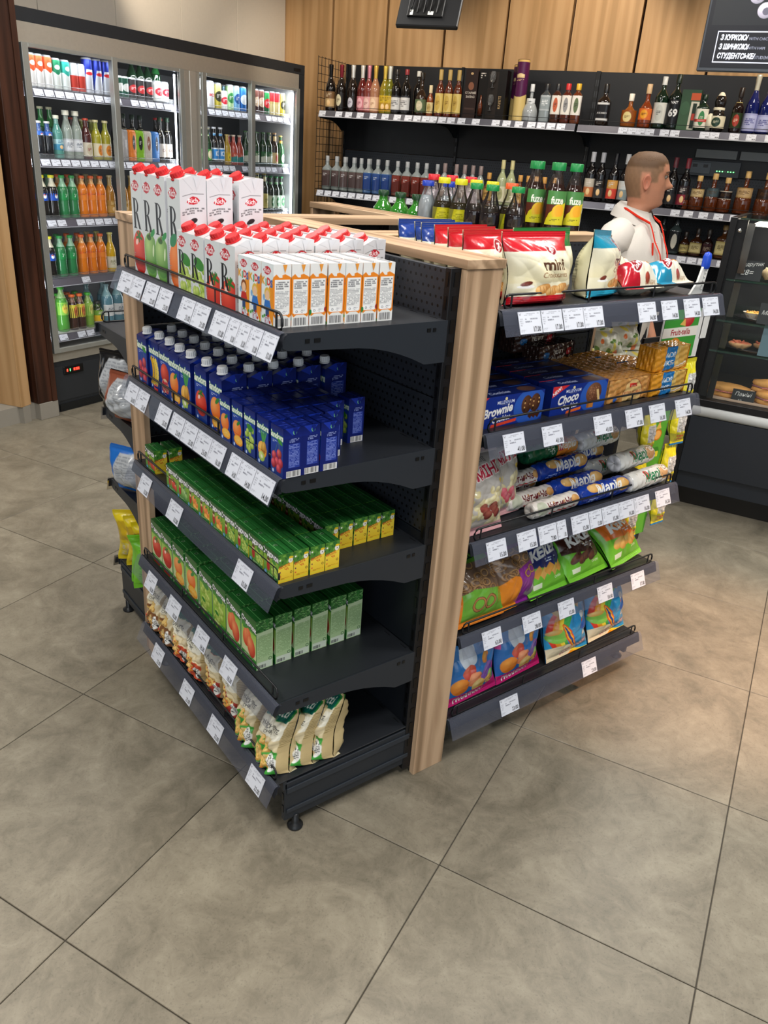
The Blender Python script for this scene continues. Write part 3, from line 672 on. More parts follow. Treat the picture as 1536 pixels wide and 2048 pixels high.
def art_kids(i, w=46, h=120):
    c = Cv(w, h, '#e9f2f4', 1.0); r = random.Random(i)
    c.poly([(w, h * .2), (w * .62, h * .38), (w * .72, h * .55), (w * .5, h * .75), (w, h)], '#f29a2c')
    logo_rich(c, w * .48, h * .12, w * .66)
    for k, (ch, col) in enumerate(zip('KIDS', ['#e8a21c', '#2d9a48', '#d83a30', '#2f6fc0'])): c.text(ch, w * (.17 + .22 * k), h * (.34 + .02 * (k % 2)), 18, col, .05)
    # plain children: head, hair, shirt
    hair, shirt = [('#8a4a22', '#c8322c'), ('#6a3018', '#e8b020'), ('#e8c04a', '#3a78c8')][i]
    c.ell(w * .5, h * .48, 11, 12, hair); c.ell(w * .5, h * .50, 8, 9, '#f3c8a4'); c.poly([(w * .3, h * .58), (w * .7, h * .58), (w * .84, h * .72), (w * .2, h * .74)], shirt); c.rect(w * .36, h * .72, w * .64, h * .85, '#35507f')
    c.ell(w * .22, h * .55, 4, 6, '#7fb2e0'); c.rect(w * .25, h * .84, w * .7, h * .97, '#d9dbe8'); c.fine(w * .3, h * .86, w * .66, h * .96, 4, '#a03a3a', 3)
    for k in range(5): c.ell(r.uniform(2, w - 2), h * r.uniform(.8, .98), 3.5, 3, r.choice(['#4a9a3a', '#c03a2a', '#e89a2a']))
    return c.get()
def art_kids_side(v, w=40, h=120):
    c = Cv(w, h, '#f0f0ee', 1.15); o = '#f08a24'
    c.poly([(0, h * .2), (w * .18, h * .155), (w * .34, h * .21), (w * .5, h * .21), (w * .5, h * .17), (w * .66, h * .155), (w, h * .21), (w, h * .8), (w * .9, h * .84), (w * .7, h * .8), (w * .3, h * .8), (w * .12, h * .84), (0, h * .78)], o)
    c.rect(w * .09, h * .24, w * .91, h * .78, '#f4f4f2'); c.fine(w * .15, h * .27, w * .86, h * .40, 4, '#77787c', 2, .9, .6); c.fine(w * .12, h * .42, w * .88, h * .70, 12, '#a2a3a6', 7, .85)
    c.rect(w * .15, h * .715, w * .85, h * .79, '#ffffff'); c.ring(w * .3, h * .75, 1.6, 2.4, '#55565a'); c.fine(w * .5, h * .73, w * .78, h * .78, 3, '#9a9b9f', 2)
    if v == 0: c.ell(w * .04, h * .78, 4, 6, '#2f8a45', .3); c.ell(w * .96, h * .74, 3.5, 5, '#a8322c')
    c.bars(w * .1, h * .845, w * .9, h * .985, 4)
    return c.get()
def outlined(c, t, x, y, s, col, oc, d=.9, **k):
    for a in range(8): c.text(t, x + math.cos(a * .785) * d, y + math.sin(a * .785) * d, s, oc, **k)
    c.text(t, x, y, s, col, **k)
def art_sandora(kind, w, h, small=False):
    c = Cv(w, h, '#0e2270', 1.2); c.vgrad(0, h * .25, '#0c1d66', '#143ba0'); c.vgrad(h * .25, h, '#1640a8', '#16357f')
    outlined(c, 'Sandora', w * .46, h * .25, w * .335, '#f2f7ee', '#3f9a4a', 1.1, bold=.045, shear=.12)
    c.fine(w * .15, h * .30, w * .6, h * .36, 2, '#c9d6f0', 3); fruit(c, kind, w * .52, h * .64, w * .47)
    c.ell(w * .2, h * .93, 5, 5, '#2f6fd0'); c.ell(w * .2, h * .93, 3, 3.4, '#e8eefc'); c.rect(w * .4, h * .91, w * .8, h * .95, '#14307c')
    return c.get()
def art_sandora_side(w, h):
    c = Cv(w, h, '#101f6a', 1.1); c.vgrad(0, h * .2, '#0b1856', '#122478')
    c.poly([(w * .1, 0), (w * .5, h * .16), (w * .9, 0)], '#1b34a0')
    c.ell(w * .62, h * .10, 4.5, 4.5, '#7fc79a'); c.ell(w * .62, h * .10, 3, 3, '#2f6f8a'); c.ell(w * .62, h * .10, 1.5, 1.5, '#a8e0b8')
    c.fine(w * .35, h * .22, w * .85, h * .30, 3, '#a9b6e6', 2, .9); c.rect(w * .3, h * .32, w * .9, h * .8, '#2a3f9c'); c.fine(w * .33, h * .33, w * .87, h * .80, 16, '#8d9cdc', 5, .85)
    c.bars(w * .2, h * .86, w * .96, h * .99, 5)
    return c.get()
def art_sado(kind, v, w=66, h=68):
    c = Cv(w, h, '#4c8a2c', .95); c.vgrad(0, h * .3, '#1f5a26', '#3d8a2e'); c.vgrad(h * .3, h, '#8fb83a', '#4a8f2c')
    fruit(c, kind, w * .70, h * .62, w * .22); fruit(c, kind, w * .92, h * .7, w * .16)
    c.ell(w * .33, h * .62, 7, 13, '#b3201c'); c.ell(w * .33, h * .46, 5, 5.5, '#f0c09a'); c.ell(w * .33, h * .40, 6, 3, '#5a2a18')
    outlined(c, 'Садочок', w * .49, h * .28, w * .265, '#ffffff', '#1c1f2c', 1.5, bold=.05)
    c.rect(0, h * .85, w, h, '#2c7a34'); c.ell(w * .15, h * .9, 5, 5, '#2f8ad0'); c.text('0,2', w * .15, h * .93, 7, '#ffffff'); c.fine(w * .3, h * .88, w * .8, h * .96, 2, '#d8e8b0', 3)
    return c.get()
def art_sado_side(w=40, h=68):
    c = Cv(w, h, '#f3d23a', 1.3); c.vgrad(h * .4, h, '#f7dc4a', '#eec12c')
    c.poly([(0, 0), (w, 0), (w, h * .30), (w * .6, h * .36), (w * .3, h * .42), (0, h * .46)], '#4f8a34')
    for k in range(9): c.ell(3 + k * 4.2, h * (.08 + .1 * (k % 3)), 4, 2, ('#2f6a2a', '#7fae4a')[k % 2], k)
    c.ell(w * .8, h * .26, 6, 6.5, '#f2ece4'); c.ell(w * .82, h * .17, 6.5, 2.6, '#f0c824'); c.ell(w * .82, h * .27, 1.2, 1.2, '#222222'); c.ell(w * .12, h * .2, 2.2, 2.2, '#f4f4ec')
    c.text('ВЕСЕЛІ', w * .42, h * .47, 8.5, '#c8281e', .02, 0, .9, 'c', -.12); c.text('ЧА', w * .55, h * .58, 8, '#c8281e', .02)
    c.ring(w * .85, h * .68, 1.8, 3, '#5a3a1c'); c.ell(w * .13, h * .76, 2.3, 1.6, '#e0643a'); c.ell(w * .13, h * .62, 1.6, 2, '#6a3050')
    c.fine(w * .2, h * .83, w * .9, h * .88, 2, '#a8661c', 3)
    c.rect(w * .05, h * .9, w * .95, h * .96, '#e8d23c')
    return c.get()
def art_sado_top(w, h):
    c = Cv(w, h, '#22602a', .8); c.line(w * .3, 0, w * .3, h, 1.0, '#6ab86a'); c.line(w * .72, 0, w * .72, h, .8, '#4a9a52'); c.ell(w * .5, h * .3, 5, 3.6, '#123a1c'); c.ring(w * .5, h * .3, 4, 5, '#a8c8a0', .8)
    for q in ((0, 0, w, 1.3), (0, h - 1.3, w, h), (0, 0, 1.3, h), (w - 1.3, 0, w, h)): c.rect(*q, '#0e3014')
    c.line(1.5, h * .62, w - 1.5, h * .62, .7, '#3a8a44')
    return c.get()
def art_sado1(kind, w=76, h=140):
    c = Cv(w, h, '#3a8a30', 1.0); c.vgrad(0, h * .3, '#215c26', '#4a9a34'); c.vgrad(h * .3, h * .8, '#9cc84a', '#e6efc0' if kind != 'grape' else '#8fc03a'); c.vgrad(h * .8, h, '#3f9a3a', '#1f6a2c')
    fruit(c, kind, w * .5, h * .56, w * .44)
    if kind == 'grape': fruit(c, kind, w * .3, h * .8, w * .25)
    outlined(c, 'Садочок', w * .5, h * .22, w * .24, '#ffffff', '#1f2a3a', 1.8, bold=.05, rot=.12)
    if kind == 'tomato': c.rect(w * .1, h * .86, w * .7, h * .97, '#b01c1c')
    c.ring(w * .8, h * .93, 3, 4.6, '#ffffff'); c.fine(w * .2, h * .82, w * .8, h * .86, 2, '#f0f6e0', 3)
    return c.get()
def art_sado1_side(w=48, h=140):
    c = Cv(w, h, '#bcd9a2', 1.15); r = random.Random(2)
    c.rect(0, 0, w, h * .24, '#2c6a30')
    for k in range(60): c.ell(r.uniform(0, w), r.uniform(0, h * .25), r.uniform(3, 6), 1.2, r.choice(['#3f8a3c', '#6aa858', '#1f5a26', '#88bc78']), r.uniform(-1, 1))
    c.rect(0, h * .26, w * .04, h, '#2f7a34'); c.poly([(w * .04, h * .28), (w * .5, h * .235), (w, h * .22), (w, h * .3), (w * .04, h * .34)], '#cfe4b8')
    c.fine(w * .1, h * .31, w * .92, h * .78, 24, '#8fb478', 4, .85); c.rect(w * .08, h * .85, w * .95, h * .985, '#dfead6'); c.bars(w * .1, h * .90, w * .62, h * .98, 6, '#dfead6')
    c.ring(w * .84, h * .82, 3.2, 4.6, '#2b5a35')
    return c.get()

def art_plain_top(w, h, bg, edge, ac):
    c = Cv(w, h, bg, .8)
    for q in ((0, 0, w, 1.3), (0, h - 1.3, w, h), (0, 0, 1.0, h), (w - 1.0, 0, w, h)): c.rect(*q, edge)
    c.rect(w * .1, h * .48, w * .9, h * .52, ac); c.ell(w * .5, h * .26, 3.5, 2.6, ac); c.fine(w * .15, h * .66, w * .85, h * .9, 3, ac, 3, .5); return c.get()
# ================================================================ CARTONS
def carton(name, front, side, W, D, Hf, Hb, topc, backc, cap=None, body_mat='carton', topimg=None, flap=True):
    """box carton; front faces -x, printed side faces -y; Hf front edge height, Hb back height; returns root object"""
    b = MB(); h, w = front.shape[:2]
    b.face(front, (-D / 2, W / 2, Hf), (0, -W, 0), (0, 0, -Hf), body_mat)
    # printed side with sloping top edge
    h, w = side.shape[:2]; a = np.linspace(0, 1, w); zt = np.where(a < .45, Hf + (Hb - Hf) * a / .45, Hb)
    v = np.linspace(0, 1, h)[:, None]
    P = np.stack([np.broadcast_to(-D / 2 + a * D, (h, w)), np.full((h, w), -W / 2), zt[None, :] * (1 - v)], -1); b.grid(P, side, body_mat, False)
    xm = -D / 2 + .45 * D
    b.quad((-D / 2, W / 2, 0), (D / 2, W / 2, 0), (D / 2, W / 2, Hb), (-D / 2, W / 2, Hf), backc, body_mat); b.quad((-D / 2, W / 2, Hf), (D / 2, W / 2, Hb), (xm, W / 2, Hb), (-D / 2, W / 2, Hf), backc, body_mat)
    b.quad((D / 2, W / 2, 0), (D / 2, -W / 2, 0), (D / 2, -W / 2, Hb), (D / 2, W / 2, Hb), backc, body_mat)
    b.quad((-D / 2, -W / 2, 0), (-D / 2, W / 2, 0), (D / 2, W / 2, 0), (D / 2, -W / 2, 0), backc, body_mat)
    if topimg is not None and abs(Hf - Hb) < 1e-6: b.face(topimg, (-D / 2, W / 2, Hb), (D, 0, 0), (0, -W, 0), body_mat)
    else:
        b.quad((-D / 2, -W / 2, Hf), (xm, -W / 2, Hb), (xm, W / 2, Hb), (-D / 2, W / 2, Hf), topc, body_mat)
        b.quad((xm, -W / 2, Hb), (D / 2, -W / 2, Hb), (D / 2, W / 2, Hb), (xm, W / 2, Hb), topc, body_mat)
    # sealing seam across the top and folded ears
    e = .0012
    b.box(D * .10, D * .16, -W / 2 + .001, W / 2 - .001, Hb, Hb + .0022, tuple(np.clip(np.array(hx(topc)) * .93, 0, 1)), body_mat)
    if flap: b.add([(D * .02, -W / 2 - e * .6, Hb - .001), (D * .26, -W / 2 - e * .6, Hb - .001), (D * .14, -W / 2 - e, Hb - min(W, D) * .42)], tuple(np.clip(np.array(hx(backc)) * 1.04, 0, 1)), T=[[0, 2, 1]], mat=body_mat)
    root = link(name, b)
    if cap:
        col, r, hh, tilt, x = cap; b = MB()
        b.lathe([(0, 0), (r * 1.22, 0), (r * 1.22, .002), (r, .003), (r, hh - .002), (r * .93, hh), (0, hh)], col, 16, (0, 0, 0), 'plastic', False)
        for k in range(16):
            t = k * PI / 8; b.box(math.cos(t) * r - .0006, math.cos(t) * r + .0006, math.sin(t) * r - .0006, math.sin(t) * r + .0006, .004, hh - .003, col, 'plastic')
        link('cap', b, root, (x, 0, Hf + (Hb - Hf) * min(1, (x + D / 2) / (.45 * D))), rot=(0, -tilt, 0))
    return root
def place(proto, used, loc, label, group, cat, rz=None):
    """first call uses the prototype itself, later calls copy it with its parts"""
    if id(proto) not in used:
        used[id(proto)] = 1; proto.location = loc
        if rz is not None: proto.rotation_euler = (0, 0, rz)
        o = proto
    else: o = dup(proto, loc, rz=rz)
    o['label'] = label; o['group'] = group; o['category'] = cat; return o
USED = {}
def jit(a=.0015): return rnd.uniform(-a, a)
FROMFAR = lambda i, n: 'at the far end' if i == 0 else ('nearest the corner' if i == n - 1 else ORD[i] + ' from the far end')
def deep(j): return 'at shelf edge' if j == 0 else ORD[j] + ' from edge'
z1 = SHZ[0]; names = {'tomato': 'tomato', 'apple': 'green apple', 'carrot': 'orange carrot', 'grape': 'green grape', 'peach': 'peach', 'cherry': 'cherry', 'banana': 'banana', 'pomegranate': 'pomegranate', 'orange': 'orange', 'multi': 'mixed fruit'}
RED = '#cf2a2e'
sd = art_rich_side(64, 240, True)
rich = {k: carton('juice_carton', art_rich(k, 72, 236, True), sd, .071, .063, .236, .245, '#c6c7ca', '#d2d4d9', (RED, .0148, .0135, .55, -.018)) for k in ('tomato', 'apple', 'carrot')}
for i, (y, k, cols) in enumerate([(.760, 'tomato', [-.268]), (.690, 'apple', [-.268, -.203]), (.614, 'apple', [-.268, -.203, -.137]), (.531, 'carrot', [-.268, -.203, -.124])]):
    for j, x in enumerate(cols): place(rich[k], USED, (x + jit(), y + jit(), z1), f'tall white juice carton, {names[k]}, {ORD[i]} row from far end, {deep(j)}', 'tall white juice cartons', 'carton')
sd = art_rich_side(60, 140, False)
richm = {k: carton('juice_carton', art_rich(k, 71, 130, False), sd, .070, .061, .130, .143, '#c6c7ca', '#d2d4d9', (RED, .0148, .0125, .5, -.015)) for k in ('grape', 'tomato')}
for i, (y, k) in enumerate([(.472, 'grape'), (.400, 'grape'), (.326, 'tomato'), (.254, 'tomato')]):
    for j in range(6 if i > 0 else 5): place(richm[k], USED, (-.276 + .0625 * j + jit(), y + jit(), z1), f'short white red-capped carton, {names[k]}, {ORD[i]} row after tall ones, {deep(j)}', 'short white juice cartons', 'carton')
kid = [carton('juice_box', art_kids(i), art_kids_side(0 if i == 1 else 1), .046, .0385, .118, .118, '#cbccce', '#e0943a', None, topimg=art_plain_top(38, 46, '#cdced1', '#9fa0a6', '#b6b7bc')) for i in range(3)]
for i, y in enumerate((.194, .146, .098)):
    for j in range(7):
        k = (0, 2, 1)[i] if i < 2 else (2, 0, 1)[j % 3] if j else 2
        place(kid[k], USED, (-.288 + .0405 * j + jit(.0008), y - .012 - (.004 if j > 3 and i == 2 else 0) + jit(.001), z1), f'small orange white juice box, {("back", "middle", "front")[i]} of three rows, {deep(j)}', 'small orange juice boxes', 'juice box')
# blue cartons
z2 = SHZ[1]; sd = art_sandora_side(62, 140)
san = {k: carton('juice_carton', art_sandora(k, 70, 130), sd, .064, .062, .128, .140, '#0b1a5c', '#0e2070', ('#e2e4e6', .0115, .017, .10, -.012)) for k in ('cherry', 'banana', 'pomegranate', 'orange', 'multi', 'tomato')}
for i, (y, k) in enumerate([(.775, 'cherry'), (.706, 'banana'), (.637, 'pomegranate'), (.566, 'orange'), (.496, 'multi'), (.416, 'tomato'), (.337, 'orange')]):
    for j in range((2, 3, 4, 5, 5, 5, 5)[i]):
        kk = k if not (i >= 5 and j == 4) else 'tomato'
        place(san[kk], USED, (-.270 + .066 * j + (.012 * (j > 3)) + jit(.003), y + jit(.002), z2), f'white-capped blue carton, {names[kk]}, {ORD[i]} row from far end, {deep(j)}', 'blue juice cartons with white caps', 'carton')
sd = art_sandora_side(45, 105)
sans = {k: carton('juice_carton', art_sandora(k, 50, 104, True), sd, .0485, .0435, .106, .106, '#0c195a', '#0e2070', None, topimg=art_plain_top(44, 48, '#0e1c62', '#060d34', '#2b3c98')) for k in ('orange', 'grape', 'multi', 'cherry')}
for i, (y, k, n) in enumerate([(.268, 'orange', 5), (.213, 'orange', 5), (.158, 'grape', 6), (.100, 'multi', 4), (.040, 'cherry', 3)]):
    for j in range(n):
        kk = 'grape' if (i == 2 and j == 5) else k
        place(sans[kk], USED, (-.288 + .0455 * j + (.012 if j == 5 else 0) + jit(.0015), y + jit(.002), z2), f'small capless blue carton, {names[kk]}, {ORD[4 - i]} row from corner, {deep(j)}', 'small blue juice cartons', 'carton')
# small green boxes
z3 = SHZ[2]; sd = art_sado_side(); tp = art_sado_top(40, 66)
sado = {k: carton('juice_box', art_sado(k, 0), sd, .0655, .0375, .070, .070, '#22602a', '#2c6a30', None, topimg=tp) for k in ('grape', 'orange', 'apple', 'tomato')}
seq = ['grape', 'grape', 'grape', 'grape', 'orange', 'orange', 'orange', 'apple', 'tomato']
for i in range(9):
    for j in range(4 if i == 0 else 3):
        place(sado[seq[i]], USED, (-.290 + .0405 * j + jit(.001), .063 + .0675 * i + jit(.0012), z3), f'small green yellow juice box, {names[seq[i]]}, {ORD[i]} row from corner, {deep(j)}', 'small green juice boxes near the edge', 'juice box')
for j in range(2): place(sado['tomato'], USED, (-.285 + .045 * j, .765, z3), f'small green tomato juice box alone at far end, {deep(j)}', 'small green juice boxes near the edge', 'juice box')
for i in range(7):
    for j in range(5):
        place(sado['grape'], USED, (-.124 + .0412 * j + jit(.001), .134 + .0675 * i + jit(.001), z3), f'small green juice box of inner block, {ORD[i]} row, {ORD[j]} from its outer side', 'small green juice boxes by the back panel', 'juice box')
# large green cartons
z4 = SHZ[3]; sd = art_sado1_side(); tp = art_sado_top(48, 74)
s1 = {k: carton('juice_carton', art_sado1(k), sd, .074, .0465, .142, .142, '#22602a', '#2f7a34', None, topimg=tp) for k in ('tomato', 'orange', 'grape', 'peach')}
for i, (y, k, n) in enumerate([(.778, 'tomato', 2), (.700, 'tomato', 2), (.618, 'orange', 3), (.530, 'orange', 3), (.440, 'grape', 3), (.360, 'grape', 3), (.278, 'peach', 3), (.196, 'peach', 6)]):
    for j in range(n):
        place(s1[k], USED, (-.270 + .0495 * j + (.004 * j if i == 7 else 0) + jit(.001), y + jit(.0015), z4), f'large green juice carton, {names[k]}, {ORD[7 - i]} row from corner, {deep(j)}', 'large green juice cartons', 'carton')

# ================================================================ BAGS
def bag(name, front, back, W, H, T, seed=1, mat='foil_bag', wr=1.0, base=False, seal=.014, bcol='#d8cfae', ex=2.6):
    """pillow bag: x across, z up, printed front faces -y; crimped seals top and bottom; bent by random creases"""
    r = random.Random(seed); h, w = front.shape[:2]; u = np.linspace(-1, 1, w)[None, :]; v = np.linspace(0, 1, h)[:, None]
    zz = H * (1 - v) + 0 * u
    s = seal / H; e = np.clip(np.minimum(v - s, 1 - s - v) / (.5 - s), 0, 1)
    if base: e = np.where(v > .5, np.clip((1 - v) / .06, 0, 1) ** .5 * (1 + 0 * v), e)
    prof = (np.sin(e * PI / 2)) ** .75 * np.clip(1 - np.abs(u) ** ex, 0, 1) ** (.7 if ex < 5 else .5)
    y = -T / 2 * prof; wrk = 0
    for k in range(9):
        a = r.uniform(0, PI); f = r.uniform(5, 16); p = r.uniform(0, 6.28); am = r.uniform(.4, 1) * .0016 * wr
        wrk = wrk + am * np.abs(np.sin((u * math.cos(a) + v * 2 * H / W * math.sin(a)) * f * .5 + p + .7 * np.sin(3 * u + p) + .5 * np.sin(5 * v + k)))
    y = y - wrk * (prof * .9 + .1) * 1.6 + .0006 * np.sin(zz * 1400) * (np.minimum(v, 1 - v) < s)
    pinch = 1 - .07 * (T / W * 3) * np.sin(e * PI / 2) + .0 * u
    x = u * W / 2 * pinch + .0015 * np.sin(zz * 60 + seed) + (.004 * np.sin(v * 7 + seed))
    bend = .006 * wr * np.sin(v * 3.4 + seed)
    P = np.stack([x, y + bend, zz], -1); b = MB(); b.grid(P, front, mat, True)
    bh, bw_ = h // 2, w // 2; ii = np.linspace(0, h - 1, bh).astype(int); jj = np.linspace(0, w - 1, bw_).astype(int)
    Pb = P[ii][:, jj].copy(); Pb[..., 1] = (-y + bend)[ii][:, jj]
    if isinstance(back, str): back = np.broadcast_to(np.array(hx(back), np.float32), (bh, bw_, 3))
    else: back = back[np.linspace(0, back.shape[0] - 1, bh).astype(int)][:, np.linspace(back.shape[1] - 1, 0, bw_).astype(int)]
    b.grid(Pb, back, mat, True, flip=True)
    if base: 
        n = w; i0 = [tuple(p) for p in P[-1]]; i1 = [(p[0], -p[1], p[2]) for p in P[-1]]
        b.grid(np.array([i0, i1]), 'x' and bcol, mat, False)
    return link(name, b)
def scene_of(w, h, bg, res=.75): return Cv(w, h, bg, res)
def art_chips(v, w=105, h=170):
    c = Cv(w, h, '#e6d6ae', .85); r = random.Random(v)
    c.vgrad(0, h * .3, '#d9c594', '#f1ead0')
    c.ell(w * .5, h * .12, w * .52, h * .13, ('#2f8a3a', '#7aa83a', '#3a7a48', '#a83a2c')[v % 4])
    c.poly([(w * .12, h * .10), (w * .88, h * .05), (w * .92, h * .22), (w * .1, h * .26)], '#176a5a'); c.text('Maretti', w * .5, h * .19, 24, '#f4f2e6', .015, .15, .95, 'c', -.06)
    c.poly([(0, h * .28), (w, h * .25), (w, h * .46), (0, h * .5)], '#f3efdd'); c.text('BRUSCHETTE', w * .5, h * .37, 13, '#2a2a26', .01); c.text('CHIPS', w * .55, h * .43, 10, '#2a2a26', .01)
    base = ('#3fa23c', '#8a5a34', '#c84a2a', '#a8342c')[v % 4]
    c.poly([(0, h * .62), (w * .3, h * .55), (w, h * .66), (w, h), (0, h)], base)
    for k in range(9):
        x, y = w * r.uniform(.12, .8), h * r.uniform(.52, .86); c.ell(x, y, 12, 14, '#c8923e', r.uniform(-.6, .6), '#f6dfa0'); c.ell(x - 1, y - 1, 8, 9, '#ecc878'); c.ell(x + 2, y, 2.5, 2, base); c.ell(x - 3, y + 3, 2, 2.4, '#d8a850')
    for k in range(8): c.ell(w * r.uniform(.1, .95), h * r.uniform(.7, .97), 9, 3, ('#56b04a', '#e8862a', '#c8322c', '#f0ead8')[(k + v) % 4], r.uniform(-1, 1))
    c.ell(w * .82, h * .8, 14, 20, '#f2f2ee'); c.fine(w * .73, h * .72, w * .92, h * .88, 6, '#4a4a4a', 3)
    for x0, x1 in ((0, w * .055), (w * .945, w)): c.rect(x0, 0, x1, h, '#cbb584'); c.fine(x0, h * .2, x1, h * .6, 14, '#9c8a5c', 3)
    return c.get()
def art_kraft(w=105, h=170):
    c = Cv(w, h, '#d6c190', .8); c.fine(w * .1, h * .2, w * .9, h * .55, 16, '#9c8a5c', 3, .9); c.rect(0, 0, w, h * .12, '#4c9a4a'); return c.get()
bk = art_kraft()
chips = [bag('chips_bag', art_chips(v), bk, .100, .185, .060, 20 + v, wr=1.8, ex=7, base=True) for v in range(4)]
cdesc = ('green corner picture', 'brown mushroom picture', 'orange carrot picture', 'red beetroot picture')
for i, (y, v) in enumerate([(.818, 1), (.722, 1), (.618, 2), (.516, 2), (.414, 3), (.312, 3), (.205, 0), (.095, 0)]):
    for j in range(3 if i == 7 else 2):
        o = place(chips[v], USED, (-.258 + .058 * j + jit(.003), y + jit(.004) - .008 * j, .173), f'kraft bread chips bag, {cdesc[v]}, {ORD[i]} from far end, {deep(j)}', 'kraft chips bags on the lowest shelf', 'chips bag')
        o.rotation_euler = (rnd.uniform(-.03, .03) - .06, 0, -PI / 2 + rnd.uniform(-.06, .06) + (.16 if i == 7 else 0)) if True else None
# ================================================================ SNACK SHELVES
def logo7(c, x, y, r, tilt=0.0):
    c.ell(x, y, r * .78, r, '#f0f0ee', tilt); c.ell(x, y, r * .68, r * .9, '#8f1420', tilt); c.text('7', x - r * .05, y + r * .35, r * 1.1, '#ffffff', .05, .1, 1, 'c', tilt); c.text('DAYS', x + r * .12, y + r * .55, r * .42, '#ffffff', .04, 0, 1, 'c', tilt - .9)
def art_mini(col, w=170, h=165, cho=True):
    c = Cv(w, h, '#e9e2c4', .8); c.vgrad(h * .25, h * .7, '#f0ebd4', '#e6dcb4')
    c.rect(0, 0, w, h * .28, col); c.poly([(0, h * .27), (w * .5, h * .34), (w, h * .27), (w, h * .30), (w * .5, h * .40), (0, h * .30)], '#f0ebd4')
    for k in range(14): c.rect(0, 2 + k * .9, w, 2.4 + k * .9, tuple(np.clip(np.array(hx(col)) * 1.15, 0, 1)), .5)
    logo7(c, w * .55, h * .24, 17); c.text('mini', w * .52, h * .54, 36, '#5a3a26', .03); c.text('Croissants', w * .5, h * .64, 17, '#8a5a34', 0, .25)
    for k in range(5):
        x = w * (.34 + .15 * k); y = h * (.79 + .03 * (k % 2)); c.ell(x, y, 18, 11, '#c8823c', -.3, '#f2c888')
        for q in range(3): c.line(x - 8 + q * 7, y - 6, x - 4 + q * 7, y + 7, 1, '#a8642a')
    if cho: c.ell(w * .14, h * .75, 14, 4, '#f4f2ee'); c.ell(w * .14, h * .71, 10, 5, '#5a2418', -.3, '#8a4030')
    c.rect(0, h * .88, w, h, col); return c.get()
def art_back(bg='#cfcbaa', w=150, h=160, lab='#8a8a78'):
    c = Cv(w, h, bg, .7); c.fine(w * .12, h * .2, w * .88, h * .8, 26, lab, 4, .9); return c.get()
def art_lying(col, w=150, h=105):
    c = Cv(w, h, '#e7e2cf', .8); c.poly([(0, 0), (w * .42, 0), (w * .36, h * .5), (w * .46, h), (0, h)], col); logo7(c, w * .40, h * .45, 28, .5)
    c.ell(w * .74, h * .4, 26, 17, '#c27a36', .2, '#f0be7c')
    for q in range(5): c.line(w * .6 + q * 9, h * .26, w * .64 + q * 9, h * .55, 1.4, '#a8642a')
    c.ell(w * .62, h * .78, 9, 8, '#7a2a20', 0, '#b85040'); c.text('Croissant', w * .7, h * .86, 11, '#8a5a34', 0, .2); return c.get()
mini = {k: bag('croissant_bag', art_mini(col), art_back(), .225, .165, .082, sd_, wr=1.3, base=True) for k, col, sd_ in (('red', '#bf1525', 3), ('green', '#1f6b32', 4), ('teal', '#1f93b4', 5))}
zs = 1.292; cat = 'croissant bag'
def put(p, loc, rot, label, group, cat): 
    o = place(p, USED, loc, label, group, cat); o.rotation_euler = rot; return o
put(mini['red'], (.415, .070, zs), (-.16, 0, .04), 'cream and red bag of mini croissants standing foremost at the left', 'croissant bags', cat)
put(mini['green'], (.520, .150, zs), (-.14, 0, .08), 'cream and green bag of mini croissants behind the red one', 'croissant bags', cat)
put(mini['teal'], (.705, .110, zs - .001), (-.14, .06, .48), 'cream and teal bag of mini croissants standing turned to the right', 'croissant bags', cat)
slim = {k: bag('croissant_bag', art_mini(col), art_back(), .190, .160, .042, sd_, wr=1.6, base=True) for k, col, sd_ in (('red', '#bf1525', 7), ('blue', '#15388a', 8))}
for k, (x, y, a) in enumerate([(.350, .160, .10), (.345, .214, .18), (.355, .268, .08)]):
    put(slim['red'], (x, y, zs - .001), (-.10, 0, a), f'red-topped croissant bag, {ORD[k + 1]} of the row leading back', 'croissant bags', cat)
for k, (x, y, a) in enumerate([(.345, .316, .12), (.352, .358, .30), (.342, .400, .06)]):
    put(slim['blue'], (x, y, zs - .001), (-.05 - .05 * (k == 1), 0, a), 'dark blue croissant bag at the back of the top shelf, ' + ('nearest', 'middle', 'farthest')[k] + ' one', 'croissant bags', cat)
ly = {k: bag('croissant_pack', art_lying(c_), '#d8d4c4', .165, .11, .075, s_, wr=1.0) for k, c_, s_ in (('red', '#b3172a', 11), ('teal', '#1f86a8', 12), ('violet', '#2b2a7c', 13))}
put(ly['red'], (.815, .035, zs + .030), (-1.32, .0, .0), 'single croissant pack, red end, lying at the shelf edge', 'lying croissant packs', 'croissant pack')
put(ly['violet'], (.875, .15, zs + .034), (-1.35, 0, .1), 'single croissant pack with violet end lying farthest back', 'lying croissant packs', 'croissant pack')
put(ly['teal'], (.960, .040, zs + .034), (-1.28, 0, .06), 'single croissant pack with teal end lying near the blue clip', 'lying croissant packs', 'croissant pack')
# blue-capped white clip at the end of the top shelf
t = thing('shelf_marker', 'white plastic marker with a blue rounded head at the shelf end', 'marker', (1.058, .035, zs + .001))
b = MB(); b.prism([(-.045, 0), (.012, 0), (.020, .075), (-.008, .075), (-.018, .035)], 'y', -.003, .003, '#e2e2de', 'plastic')
for k in range(5): b.lathe([(.003, 0), (.003, .003), (0, .004)], '#c9c9c4', 8, (.002 + k * .0012, -.005, .015 + k * .011), 'plastic')
link('strip', b, t)
b = MB(); b.lathe([(.0, -.002), (.010, .0), (.012, .006), (.012, .032), (.009, .042), (.0, .046)], '#1c49c2', 14, (.006, 0, .070), 'plastic'); link('head', b, t)

